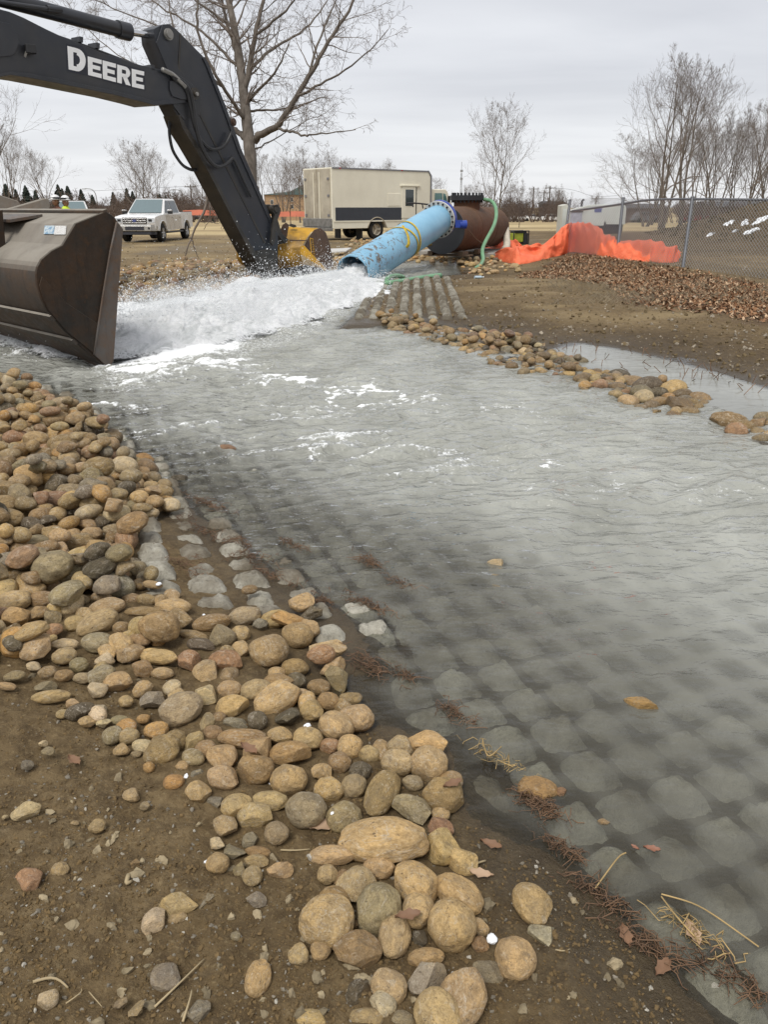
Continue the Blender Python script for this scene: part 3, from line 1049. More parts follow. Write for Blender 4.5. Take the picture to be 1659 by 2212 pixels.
# traced stones: view, x, y, width, height, turn (deg), colour, form (r round, b blunt, s sharp), own label
HAND = [
 (5, 500, 560, 500, 285, -4, 'T', 'r', 'largest tan boulder of the bank, long and mottled grey brown'),
 (5, 490, 290, 330, 165, 62, 'B', 'r', 'upright elongated brown cobble leaning behind the largest boulder'),
 (5, 670, 375, 240, 185, -20, 'G', 's', 'angular pale green granite stone behind the largest boulder'),
 (5, 840, 300, 235, 205, -10, 'B', 'r', 'big smooth brown cobble at the water edge beside the green granite'),
 (5, 750, 125, 205, 200, 10, 'T', 'r', 'round tan cobble on the water edge above the big brown one'),
 (5, 575, 125, 150, 175, 70, 'T', 'r', 'tan egg shaped cobble left of the round one on the water edge'),
 (5, 740, 15, 250, 150, -12, 'Y', 'b', 'broad golden cobble topmost on the right water edge of the pile'),
 (5, 665, 240, 120, 90, 0, 'G', 'r', None),
 (5, 820, 415, 100, 90, 0, 'T', 'r', None),
 (5, 815, 490, 150, 120, -10, 'R', 'b', 'pinkish red stone wedged behind the pitted ochre cobble'),
 (5, 830, 595, 205, 195, 0, 'Y', 'b', 'pitted ochre cobble touching the right end of the largest boulder'),
 (5, 948, 672, 150, 160, 35, 'Y', 's', 'yellow squarish block of stone with sharp corners at the mud'),
 (5, 200, 652, 262, 112, -5, 'T', 'r', 'flat tan cobble left below the largest boulder'),
 (5, 180, 760, 115, 105, 0, 'T', 'r', 'small tan pebble under the flat tan cobble'),
 (5, 258, 775, 110, 62, 55, 'B', 'r', 'thin brown pebble standing on edge below the flat cobble'),
 (5, 340, 815, 215, 190, 35, 'T', 'b', 'pear shaped tan cobble below the flat tan one'),
 (5, 470, 715, 175, 130, -12, 'T', 'r', 'small smooth tan egg in front of the largest boulder'),
 (5, 680, 800, 290, 215, -42, 'T', 'r', 'big tan cobble directly in front of the largest boulder'),
 (5, 925, 865, 315, 190, -32, 'T', 'r', 'long tan cobble slanting down towards the mud on the right'),
 (5, 465, 950, 295, 235, 52, 'G', 'r', 'large grey oval cobble with a dark blue spot'),
 (5, 690, 958, 190, 188, 0, 'T', 'r', 'round tan cobble between the grey oval and the heavy tan ones'),
 (5, 885, 1032, 262, 265, 0, 'T', 'r', 'heavy rounded tan cobble at the right of the front cluster'),
 (5, 1030, 1050, 85, 120, 70, 'T', 'r', None),
 (5, 560, 1092, 285, 175, 74, 'T', 'r', 'upright kidney shaped tan cobble below the grey oval one'),
 (5, 345, 1185, 270, 205, 0, 'B', 'b', 'brown horseshoe shaped stone smeared with mud'),
 (5, 320, 1050, 90, 75, 0, 'B', 's', None),
 (5, 690, 1112, 105, 105, 0, 'D', 's', None),
 (5, 140, 1187, 120, 108, 0, 'T', 'r', 'small tan stone left of the horseshoe shaped one'),
 (5, 25, 1212, 125, 125, 0, 'T', 'b', 'triangular tan stone left of the small one by the horseshoe'),
 (5, 1330, 912, 240, 200, -58, 'T', 'b', 'tan stone alone on the dark mud by the water'),
 (5, 1402, 1092, 180, 145, -10, 'C', 's', 'crumbly ash grey lump beside the lone tan stone'),
 (5, 1237, 1222, 225, 222, 0, 'T', 'r', 'round tan cobble on the mud below the ash grey lump'),
 (5, 1095, 1282, 190, 150, -15, 'A', 's', 'flat slate grey shard beside the round cobble on the mud'),
 (5, 1040, 1152, 95, 85, 0, 'R', 'b', None),
 (5, 735, 1310, 215, 215, 0, 'C', 's', 'crumbling ash grey lump stuck to a brown stone'),
 (5, 735, 1225, 200, 100, 5, 'T', 'r', None),
 (5, 522, 1387, 205, 190, -20, 'T', 'r', 'tan cobble between the dark shard and the ash grey lump'),
 (5, 358, 1412, 200, 110, 62, 'D', 's', 'dark jagged shard leaning near the bottom of the pile'),
 (5, 488, 1492, 155, 148, -20, 'L', 'b', 'small pale stone at the foot of the dark shard'),
 (5, 400, 1572, 195, 115, 0, 'T', 'r', 'tan cobble on the lower frame edge below the small pale stone'),
 (5, 940, 1425, 340, 260, 60, 'T', 'b', 'large tan and grey wedge shaped stone at the bottom of the pile'),
 (5, 800, 1535, 285, 235, -35, 'T', 'r', 'big smooth tan cobble cut by the lower frame edge'),
 (5, 600, 1580, 135, 100, 0, 'G', 'r', None),
 (5, 80, 1575, 190, 100, 0, 'Y', 'r', 'golden cobble on the lower frame edge left of the pile'),
 (5, 1355, 332, 230, 150, -5, 'O', 'r', 'ochre red stone standing out of the shallow water'),
 (5, 1495, 332, 65, 60, 0, 'R', 'b', 'tiny pink pebble beside the ochre stone in the water'),
 (5, 420, 80, 120, 110, 0, 'T', 'r', None), (5, 590, 40, 130, 150, 60, 'T', 'r', None),
 (4, 120, 85, 125, 78, 15, 'L', 'b', 'pale flat stone alone on the soil near the left frame edge'),
 (4, 437, 152, 76, 60, 0, 'T', 'r', None), (4, 335, 145, 40, 25, 0, 'T', 'b', None), (4, 25, 118, 30, 22, 0, 'L', 'b', None),
 (4, 655, 55, 50, 40, 0, 'G', 's', None),
 (4, 130, 390, 125, 110, -30, 'R', 'b', 'half buried reddish stone on the soil at the lower left'),
 (4, 267, 345, 78, 72, 0, 'T', 'r', 'round pale tan stone right of the half buried reddish one'),
 (4, 610, 315, 45, 42, 40, 'B', 's', None), (4, 975, 225, 82, 52, -10, 'L', 'b', 'pale chipped stone topmost of the small group on the soil'),
 (4, 1045, 258, 112, 80, -20, 'A', 's', 'slate grey angular stone in the small group on the soil'),
 (4, 977, 312, 92, 98, 80, 'T', 'r', 'round tan stone leftmost in the small group on the soil'),
 (4, 1160, 262, 110, 50, 0, 'B', 'r', None), (4, 1152, 302, 105, 60, 0, 'T', 'b', None),
 (4, 1135, 368, 92, 88, 0, 'T', 'r', 'round tan stone lowest in the small group on the soil'),
 (4, 1075, 335, 58, 68, 60, 'G', 's', None), (4, 1260, 332, 112, 84, -8, 'T', 's', 'grey brown chunky stone rightmost in the small group on the soil'),
 (4, 1130, 200, 78, 82, 0, 'A', 's', 'dark glassy grey shard with a rust coloured side'),
 (4, 925, 472, 125, 62, 66, 'A', 's', 'upright slate grey splinter in the soil'),
 (4, 1150, 475, 78, 84, 60, 'A', 's', 'small pointed grey flint in the soil'),
 (4, 800, 500, 165, 100, 10, 'T', 'b', 'oblong tan stone like a loaf on the bare soil'),
 (4, 693, 580, 130, 100, 60, 'L', 'b', 'pale triangular stone leaning against the oblong tan one'),
 (4, 800, 565, 90, 52, 5, 'T', 'r', 'small tan stone under the oblong one on the soil'),
 (4, 1060, 645, 46, 40, 0, 'G', 'r', None), (4, 740, 810, 128, 120, 0, 'A', 'b', 'grey slab pressed flat into the soil'),
 (4, 210, 925, 96, 92, 20, 'L', 'b', 'pale stone half covered by soil near the lower left corner'),
 (4, 540, 950, 68, 60, 0, 'G', 's', None), (4, 620, 977, 80, 60, 50, 'T', 's', 'tan pointed stone near the lower frame edge on the soil'),
 (4, 885, 975, 130, 95, 55, 'A', 's', 'grey wedge half buried near the lower frame edge'),
 (4, 1158, 828, 165, 112, 84, 'Y', 'r', 'peanut shaped golden stone alone on the soil'),
 (4, 235, 550, 38, 32, 0, 'G', 's', None), (4, 470, 575, 42, 32, 0, 'A', 's', None), (4, 240, 615, 26, 28, 0, 'T', 'b', None),
 (3, 1355, 48, 112, 95, 0, 'T', 'b', 'lone tan stone sitting out on the concrete block mat'),
 (3, 1238, 115, 138, 86, 0, 'T', 'r', 'tan cobble uppermost beside the concrete blocks'),
 (3, 1100, 108, 150, 96, 8, 'G', 'r', None), (3, 1175, 150, 82, 66, 30, 'A', 'b', None), (3, 945, 138, 172, 84, 5, 'B', 'r', None), (3, 805, 132, 132, 108, 0, 'B', 'b', None),
 (3, 1338, 195, 142, 118, -20, 'B', 'r', None), (3, 1210, 262, 172, 160, -15, 'B', 'r', 'big brown cobble with a bright white patch'),
 (3, 1450, 256, 205, 98, 6, 'T', 's', 'long angular tan slab on the water edge'), (3, 1385, 168, 110, 96, -10, 'T', 'r', None),
 (3, 1525, 375, 150, 112, -62, 'G', 's', 'grey brown slab standing on edge at the water'),
 (3, 1325, 342, 122, 86, 0, 'B', 'r', None), (3, 1240, 365, 80, 58, 0, 'T', 'r', None), (3, 1435, 425, 102, 76, 0, 'B', 'r', None), (3, 1330, 402, 92, 86, 0, 'D', 'r', None),
 (3, 1245, 472, 215, 140, 28, 'T', 'r', 'long tan cobble slanting upward in the middle of the pile'),
 (3, 1150, 442, 142, 110, 0, 'T', 'r', None), (3, 1475, 492, 86, 100, 70, 'B', 'r', None), (3, 1570, 480, 112, 68, 0, 'B', 'b', None),
 (3, 1605, 560, 165, 130, -30, 'T', 'r', 'large pale tan cobble bulging over the water edge'), (3, 1515, 600, 165, 130, -25, 'T', 'r', None), (3, 1400, 532, 102, 100, 0, 'T', 'b', None),
 (3, 1285, 562, 118, 100, 0, 'D', 's', None), (3, 1382, 660, 130, 112, 0, 'T', 'r', None), (3, 1480, 692, 92, 68, 0, 'R', 'b', None), (3, 1572, 692, 112, 118, 0, 'T', 'r', None),
 (3, 1255, 650, 112, 90, 0, 'T', 'b', None), (3, 1310, 727, 196, 118, -5, 'B', 'b', 'broad brown cobble with a blocky outline in the pile'),
 (3, 1095, 660, 222, 98, 0, 'B', 'r', 'broad brown cobble dusted white on top'), (3, 1140, 792, 172, 148, 0, 'B', 'b', 'dark brown bell shaped cobble in the lower pile'),
 (3, 1000, 737, 142, 118, -25, 'T', 'b', None), (3, 1000, 837, 142, 112, -8, 'T', 'b', None), (3, 890, 907, 112, 110, 20, 'T', 'b', 'tan pyramid shaped stone at the lower left of the pile'),
 (3, 810, 527, 200, 155, 25, 'G', 'r', 'large pale grey oval cobble at the left of the pile'),
 (3, 922, 466, 122, 100, -10, 'L', 'b', None), (3, 1050, 517, 150, 108, 5, 'Y', 'b', 'golden cobble right of the pale grey oval'), (3, 1035, 440, 112, 90, 0, 'T', 'r', None),
 (3, 930, 588, 115, 66, 76, 'G', 'b', None), (3, 1065, 597, 118, 76, -8, 'A', 's', 'slate grey angular stone with white veins'), (3, 985, 570, 62, 60, 0, 'B', 'r', None),
 (3, 955, 637, 86, 70, 0, 'B', 'r', None), (3, 925, 712, 102, 88, 0, 'B', 'r', None), (3, 865, 677, 92, 88, 0, 'T', 's', None), (3, 790, 672, 108, 86, -70, 'B', 'r', None),
 (3, 705, 627, 112, 86, 0, 'O', 'r', 'ochre orange cobble below the pale grey oval'), (3, 645, 697, 102, 66, -5, 'L', 'r', 'nearly white small cobble at the edge of the soil'),
 (3, 575, 657, 96, 80, 0, 'T', 'r', None), (3, 550, 717, 80, 62, 0, 'T', 'b', None), (3, 690, 477, 125, 100, 40, 'A', 's', 'dark grey broken slab left of the pale grey oval'),
 (3, 640, 442, 96, 80, 30, 'T', 'r', None), (3, 565, 499, 62, 56, 0, 'T', 'r', None), (3, 645, 579, 62, 46, 0, 'O', 'r', None), (3, 540, 587, 86, 48, 0, 'G', 'r', None),
 (3, 460, 597, 76, 56, 0, 'L', 's', None), (3, 390, 594, 76, 56, 10, 'T', 'b', None), (3, 280, 560, 56, 46, 0, 'T', 'r', None), (3, 325, 512, 70, 42, 0, 'T', 'b', None),
 (3, 450, 527, 82, 46, 0, 'C', 's', None), (3, 530, 412, 132, 96, 0, 'T', 'b', None), (3, 435, 442, 92, 80, 0, 'L', 'b', None), (3, 230, 472, 158, 62, 14, 'T', 'r', 'thin tan cobble lying along the edge of the soil'),
 (3, 205, 427, 92, 62, 0, 'G', 's', None), (3, 65, 392, 96, 56, 0, 'G', 'r', None), (3, 30, 437, 82, 38, 0, 'T', 'r', None), (3, 215, 372, 92, 62, 0, 'B', 'r', None),
 (3, 285, 382, 82, 62, 0, 'B', 'r', None), (3, 375, 392, 96, 52, 0, 'G', 'r', None), (3, 355, 337, 80, 76, 0, 'G', 'r', None), (3, 450, 357, 88, 58, 65, 'T', 'r', None),
 (3, 475, 312, 92, 70, 0, 'L', 'b', None), (3, 645, 352, 106, 80, 0, 'B', 'b', None), (3, 730, 372, 102, 60, 0, 'T', 'r', None), (3, 850, 317, 118, 98, -55, 'R', 'b', 'reddish brown blocky stone standing up in the pile'),
 (3, 930, 362, 118, 104, 15, 'T', 'b', None), (3, 1015, 317, 162, 118, -8, 'R', 'b', 'reddish brown broad cobble in the pile above the golden one'),
 (3, 710, 297, 182, 80, -6, 'T', 'r', None), (3, 905, 247, 132, 70, -5, 'D', 'b', None), (3, 870, 202, 142, 52, -5, 'B', 'r', None), (3, 1000, 202, 104, 116, 70, 'G', 'b', None),
 (3, 1080, 192, 84, 88, 60, 'T', 'r', None), (3, 630, 167, 96, 104, 0, 'T', 'r', None), (3, 620, 222, 112, 72, 0, 'B', 'r', None), (3, 440, 142, 205, 112, 36, 'T', 'r', 'long tan cobble rising to the right at the left of the pile'),
 (3, 440, 227, 142, 92, 0, 'G', 'r', None), (3, 290, 247, 112, 58, 8, 'L', 'r', None), (3, 220, 232, 76, 46, 20, 'T', 'r', None), (3, 290, 297, 102, 80, 15, 'T', 'r', None),
 (3, 150, 172, 132, 80, 10, 'T', 'r', None), (3, 240, 182, 76, 70, 0, 'R', 'b', None), (3, 240, 122, 72, 70, 40, 'G', 's', None), (3, 165, 112, 98, 76, 30, 'B', 'b', None),
 (3, 75, 117, 130, 108, 50, 'Y', 'b', 'golden blocky cobble near the left frame edge'), (3, 335, 152, 92, 76, 10, 'T', 'r', None), (3, 545, 172, 78, 66, 0, 'B', 'r', None), (3, 480, 77, 152, 92, 10, 'T', 'r', None),
 (3, 205, 42, 142, 82, 10, 'B', 'r', None), (3, 60, 52, 152, 98, 10, 'T', 'r', None), (3, 590, 37, 82, 52, 0, 'B', 'r', None), (3, 660, 42, 92, 60, 0, 'B', 'r', None),
 (3, 350, 47, 112, 60, 0, 'G', 'r', None), (3, 640, 97, 172, 52, 0, 'B', 'r', None), (3, 775, 72, 182, 82, -8, 'T', 'r', None), (3, 150, 347, 62, 46, 0, 'L', 'b', None),
 (3, 1300, 845, 162, 152, 0, 'T', 'r', 'round smooth tan cobble in the lower middle of the pile'), (3, 1450, 802, 98, 106, 10, 'T', 's', 'squared tan stone with a flat top in the pile'), (3, 1525, 765, 108, 96, -50, 'B', 'r', None),
 (3, 1482, 887, 132, 108, -10, 'Y', 'r', None), (3, 1590, 872, 120, 108, 60, 'G', 'r', None), (3, 1380, 977, 192, 165, -15, 'G', 'r', 'broad olive grey rounded cobble left of the upright one'),
 (3, 1545, 1010, 165, 140, 35, 'G', 'r', 'olive grey cobble with ring marks beside the largest boulder'), (3, 1620, 802, 100, 86, 0, 'D', 'r', None),
 (3, 1070, 968, 142, 122, 10, 'T', 'b', None), (3, 1147, 1002, 162, 128, -5, 'T', 'b', 'broad heart shaped tan stone at the lower left of the pile'), (3, 975, 942, 86, 76, 0, 'A', 's', None),
 (3, 780, 862, 92, 70, 6, 'O', 'r', 'small ochre stone alone at the left of the lower pile'), (3, 880, 830, 66, 52, 0, 'A', 's', None), (3, 815, 790, 62, 46, 0, 'T', 'b', None), (3, 670, 797, 56, 50, -40, 'O', 'r', None),
 (3, 595, 922, 80, 66, -10, 'T', 'b', 'tan stone alone on the soil left of the pyramid shaped one'), (3, 610, 740, 52, 35, 0, 'G', 'b', None), (3, 120, 792, 58, 48, 0, 'A', 'b', None), (3, 195, 692, 36, 34, 0, 'L', 's', None), (3, 213, 727, 62, 45, 0, 'G', 'b', None),
 (1, 690, 1072, 172, 112, -58, 'O', 'r', 'teardrop shaped ochre cobble next to the concrete blocks'), (1, 805, 542, 112, 80, 0, 'O', 'r', 'ochre cobble farthest out over the water on the left bank'), (1, 790, 607, 122, 76, -8, 'B', 'r', 'brown oval cobble below the ochre one over the water'),
 (1, 745, 685, 142, 108, -12, 'T', 'r', None), (1, 650, 627, 152, 80, -5, 'G', 'r', None), (1, 865, 710, 162, 86, -15, 'T', 'r', 'tan wedge cobble on the left water edge'), (1, 890, 782, 172, 74, -2, 'O', 'b', 'amber wet cobble lowest on the left water edge'),
 (1, 525, 662, 120, 96, 0, 'T', 'r', None), (1, 280, 1162, 198, 92, -3, 'C', 'b', 'pale greenish cobble in the left of the pile'), (1, 420, 1117, 126, 122, 0, 'B', 'r', None), (1, 660, 1185, 140, 118, -15, 'R', 'b', 'rosy brown round cobble beside the concrete blocks'),
 (1, 570, 1142, 132, 80, 10, 'D', 'r', None), (1, 430, 1012, 186, 108, 10, 'B', 'r', None), (1, 512, 967, 130, 92, 0, 'T', 'r', None), (1, 650, 947, 145, 92, 0, 'G', 'b', None), (1, 710, 882, 112, 60, 0, 'O', 'r', None),
 (1, 510, 1065, 152, 58, -10, 'O', 'r', None), (1, 1010, 635, 98, 52, 0, 'D', 'b', 'dark block of stone standing on the submerged concrete mat'), (1, 1402, 1285, 86, 60, 10, 'B', 'r', 'small brown cobble on the concrete block mat'),
 (1, 810, 1207, 86, 70, 20, 'L', 'r', None), (1, 855, 1250, 112, 50, -3, 'T', 'r', None), (1, 215, 270, 115, 62, 10, 'D', 's', 'black angular stone at the top of the left bank'), (1, 320, 512, 76, 62, 0, 'D', 's', None),
 (1, 525, 445, 96, 62, -15, 'D', 's', None), (1, 1270, 530, 112, 52, 0, 'R', 'r', 'reddish stone breaking the surface of the rapids'), (1, 840, 1170, 60, 30, 0, 'T', 'r', None),
 (1, 200, 1020, 170, 95, 10, 'G', 'r', None), (1, 170, 935, 165, 80, -5, 'G', 'b', None), (1, 130, 1140, 200, 85, 12, 'R', 'r', None), (1, 310, 960, 120, 85, 0, 'B', 'r', None), (1, 385, 925, 125, 75, 0, 'B', 'b', None),
 (1, 585, 540, 90, 78, 0, 'B', 'r', None), (1, 660, 480, 120, 45, 0, 'D', 'r', None), (1, 640, 540, 130, 50, 5, 'B', 'r', None), (1, 480, 520, 100, 58, 12, 'Y', 'r', None), (1, 270, 355, 125, 75, 0, 'B', 'r', None),
]
# (a stone in the water further out)
WATERST = [(1382, 1552, 70, 32, -8, 'O', 'orange stone with its top above the water on the block mat'), (1070, 1236, 40, 22, 0, 'L', 'pale stone just under the water surface'), (1300, 1800, 26, 14, 0, 'T', None)]

ZONE_LABEL = [
 (lambda u, v: v > 1713 and u < 640, 'small {} {} stone lying on the bare soil', 'loose stones on the soil'),
 (lambda u, v: v > 1560 and u >= 420, '{} {} cobble in the nearest heap of river stones', 'cobbles of the nearest heap'),
 (lambda u, v: v > 1330 and u < 300, '{} {} cobble at the soil edge of the left bank', 'cobbles along the soil edge'),
 (lambda u, v: v > 1330, '{} {} cobble in the middle heap of the left bank', 'cobbles of the middle heap'),
 (lambda u, v: u > 820, '{} {} cobble on the stony bar at the right of the stream', 'cobbles of the stony bar'),
 (lambda u, v: v > 1080, '{} {} cobble left of the concrete blocks', 'cobbles beside the concrete blocks'),
 (lambda u, v: v < 800, '{} {} cobble on the far bank of the white water', 'cobbles of the far bank'),
 (lambda u, v: True, '{} {} cobble on the upper left bank below the big bucket', 'cobbles below the big bucket')]
FORM = {'r': 'rounded', 'b': 'blunt', 's': 'broken'}


def zone_label(u, v, k, f):
    for test, lab, grp in ZONE_LABEL:
        if test(u, v):
            return lab.format(FORM[f], TNAME[k]), '%s %s %s' % (FORM[f], TNAME[k], grp)


def pick_seed(f):
    return rnd.choice({'r': ROUND, 'b': BLUNT, 's': SHARP}[f])


hand = []
for (view, x, y, w, h, ang, k, f, lab) in HAND:
    fn, s = SC[view]
    u, v = fn(x, y)
    hand.append([u, v, w * s, h * s, ang, k, f, lab])
for (u, v, w, h, ang, k, lab) in WATERST:
    hand.append([u, v, w, h, ang, k, 'b', lab])
# small and deep lying ones first, then the big ones resting on top, back to front
LANDM = []
hand.sort(key=lambda q: q[1] + (60 if q[2] > 60 else 0))
taken = []
for (u, v, w, h, ang, k, f, lab) in hand:
    zg = .05
    for _ in range(4):
        p = G(u, v + h * .12, zg)
        zg = .5 * zg + .5 * (float(hm_at(p[0], p[1])) + .25 * h * project(p)[2] / FS)
    dep = project(p)[2]
    el = math.asin(min(1, (CAMZ - zg) / np.linalg.norm(p - np.array([0, 0, CAMZ]))))
    a = .54 * w * dep / FS
    bb = .54 * h * dep / FS
    # what is seen as height mixes the depth and the height of the stone
    b = bb * 1.02
    c = bb * (.86 if f != 's' else .8)
    if k == 'A' and h < 70 and v > 1700: c *= .7
    yaw = math.atan2(math.sin(R(ang)) / max(math.sin(el), .35), math.cos(R(ang)))
    wetv = 0.0
    sdv = float(poly_sd(np.array([p[0]]), np.array([p[1]]), SHORE)[0])
    if sdv > -.05: wetv = .45
    if lab is None:
        lab, grp = zone_label(u, v, k, f)
    else:
        grp = None
    sink = .16
    if 'buried' in lab or 'pressed' in lab or 'covered' in lab: sink = .34
    if grp is None: LANDM.append((u, v, lab))
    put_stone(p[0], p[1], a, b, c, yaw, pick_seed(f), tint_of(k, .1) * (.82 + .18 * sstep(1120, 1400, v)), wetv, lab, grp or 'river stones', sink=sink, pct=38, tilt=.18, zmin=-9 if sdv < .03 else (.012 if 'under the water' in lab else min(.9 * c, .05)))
    taken.append((p[0], p[1], max(a, b)))
print('hand stones', NSTONE)

# ---- filler: the rest of the banks, largest in the picture kept as single stones
def scatter(poly, n, rmin, rmax, seed=1, tries=14):
    r_ = np.random.default_rng(seed)
    P = np.array(poly); lo, hi = P.min(0), P.max(0)
    C = r_.uniform(lo, hi, (n * tries, 2))
    C = C[poly_sd(C[:, 0], C[:, 1], poly) > 0]
    u, v, d = project(np.column_stack([C, np.full(len(C), .05)]))
    C = C[(d > .2) & (u > -90) & (u < 1750) & (v < 2330)]
    Q = rmin + (rmax - rmin) * r_.random(len(C)) ** 2.2
    out = []; cell = {}
    cs = rmax * 2
    for (x, y), q in zip(C.tolist(), Q.tolist()):
        ci, cj = int(x / cs), int(y / cs)
        ok = True
        for i in (-1, 0, 1):
            for j in (-1, 0, 1):
                for (X, Y, Z) in cell.get((ci + i, cj + j), ()):
                    if (X - x) ** 2 + (Y - y) ** 2 < (.72 * (Z + q)) ** 2:
                        ok = False; break
                if not ok: break
            if not ok: break
        if ok:
            cell.setdefault((ci, cj), []).append((x, y, q)); out.append((x, y, q))
            if len(out) >= n: break
    return out


fill = []
tk = np.array(taken)


def free(x, y, q):
    return np.all((tk[:, 0] - x) ** 2 + (tk[:, 1] - y) ** 2 > (.62 * (tk[:, 2] + q)) ** 2)


def in_view(x, y):
    u, v, d = project(np.array([x, y, .05]))
    return d > .2 and -90 < u < 1750 and v < 2330


for (x, y, q) in scatter(LEFTBANK, 1700, .034, .080, 3):
    u, v, d = project(np.array([x, y, .1]))
    if not in_view(x, y): continue
    if free(x, y, q): fill.append((x, y, q, 'bank'))
# second thin layer on the upper bank
UP = [tuple(G(a, b, .15)[:2]) for a, b in [(-200, 800), (60, 815), (200, 905), (330, 1020), (300, 1100), (280, 1190), (330, 1270), (200, 1330), (-200, 1330)]]
for (x, y, q) in scatter(UP, 520, .045, .085, 5):
    if in_view(x, y) and free(x, y, q): fill.append((x, y, q, 'top'))
for (x, y, q) in scatter(LEFTBANK, 260, .045, .075, 6):
    if free(x, y, q * .8): fill.append((x, y, q, 'top'))
# the bar on the right: a ridge of stones that breaks up towards the viewer
BARPOLY = [tuple(G(a_, b_, .02)[:2]) for a_, b_ in [(815, 688), (870, 690), (960, 704), (1040, 712), (1130, 735), (1205, 760), (1250, 775), (1238, 812), (1190, 806), (1120, 800), (1040, 768), (1000, 748), (930, 730), (850, 712)]]
BARPOLY2 = [tuple(G(a_, b_, .02)[:2]) for a_, b_ in [(1250, 790), (1330, 798), (1420, 830), (1500, 848), (1535, 866), (1500, 880), (1440, 896), (1390, 880), (1330, 850), (1262, 838)]]
BARPOLY3 = [tuple(G(a_, b_, .02)[:2]) for a_, b_ in [(1575, 905), (1620, 888), (1720, 900), (1760, 960), (1640, 958), (1590, 930)]]
for pl_, n_, lo_, hi_, sd_n in ((BARPOLY, 300, .034, .10, 21), (BARPOLY2, 62, .05, .12, 22), (BARPOLY3, 16, .07, .13, 23)):
    for (x, y, q) in scatter(pl_, n_, lo_, hi_, sd_n):
        fill.append((x, y, q, 'bar'))
for (x, y, q) in scatter(BARPOLY, 90, .045, .08, 25):
    if line_d(np.array([x]), np.array([y]), BAR)[0] < .4: fill.append((x, y, q, 'top'))
# stones on the far bank of the white water, and round the tank
FARBANK = [tuple(G(a, b, .1)[:2]) for a, b in [(240, 650), (255, 590), (340, 570), (430, 556), (540, 566), (560, 600), (470, 616), (380, 640), (300, 656)]]
for (x, y, q) in scatter(FARBANK, 520, .06, .13, 8):
    fill.append((x, y, q, 'far'))
TANKBED = [tuple(G(a, b, .12)[:2]) for a, b in [(705, 560), (760, 515), (880, 510), (990, 520), (1090, 552), (1125, 580), (1050, 592), (1010, 583), (985, 562), (880, 558), (790, 575)]]
for (x, y, q) in scatter(TANKBED, 700, .05, .11, 9):
    fill.append((x, y, q, 'tank'))
FX = np.array([(f[0], f[1], .05) for f in fill])
u_, v_, d_ = project(FX)
size = np.array([f[2] for f in fill]) / d_
size = np.where((u_ < -20) | (u_ > 1680) | (v_ > 2230), size * .1, size)
order = np.argsort(-size)
single = set(order[:max(0, 300 - NSTONE)].tolist())
massV = MB(); m_tint = []; m_wet = []
lowres = {s: stone_shape(s, 2) for s in ROUND + BLUNT + SHARP}
for i in sorted(range(len(fill)), key=lambda i: (fill[i][3] == 'top', rnd.random())):
    x, y, q, zone = fill[i]
    k = rnd.choices('TLBGODRYA', [36, 9, 24, 12, 8, 5, 7, 8, 4] if zone == 'bank' or zone == 'tank' else [24, 4, 28, 14, 6, 7, 9, 4, 4])[0]
    f = rnd.choices('rbs', [66, 24, 10])[0]
    a = q * rnd.uniform(1.0, 1.45); b = q * rnd.uniform(.8, 1.0); c = q * rnd.uniform(.6, .85)
    yaw = rnd.uniform(0, math.pi)
    s_ = float(poly_sd(np.array([x]), np.array([y]), SHORE)[0])
    w = .0 if s_ < -.1 else (.5 if rnd.random() < .6 else .25)
    if zone == 'far': w = .45 * rnd.random()
    if zone in ('bar', 'top') and x > .4: w = rnd.choice((0, 0, .2, .5, .8))
    if zone == 'tank': w = 0
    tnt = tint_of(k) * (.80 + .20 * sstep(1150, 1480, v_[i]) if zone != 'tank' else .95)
    if i in single:
        lab, grp = zone_label(u_[i], v_[i], k, f)
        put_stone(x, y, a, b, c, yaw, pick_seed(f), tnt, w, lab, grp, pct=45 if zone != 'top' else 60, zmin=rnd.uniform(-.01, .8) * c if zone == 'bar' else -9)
    else:
        zc = settle(x, y, a, b, c, yaw, .14, 45 if zone != 'top' else 60)
        if zone == 'bar': zc = max(zc, c * rnd.uniform(-1.0, .1))
        V, F = lowres[pick_seed(f)]
        Mx = Matrix.Translation((x, y, zc)) @ Matrix.Rotation(yaw, 4, 'Z') @ Matrix.Rotation(rnd.uniform(-.3, .3), 4, 'X') @ Matrix.Diagonal((a, b, c, 1))
        Mx = np.array(Mx)
        massV.add(V @ Mx[:3, :3].T + Mx[:3, 3], F)
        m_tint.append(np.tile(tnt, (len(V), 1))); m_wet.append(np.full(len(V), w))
cob = obj('cobbles', massV, M['stone_mass'], smooth=180, kind='stuff')
tag(cob, 'tan and brown river stones filling the banks between the larger cobbles', 'stones')
set_attr(cob.data, 'tint', np.concatenate(m_tint), 'FLOAT_COLOR'); set_attr(cob.data, 'wet', np.concatenate(m_wet))
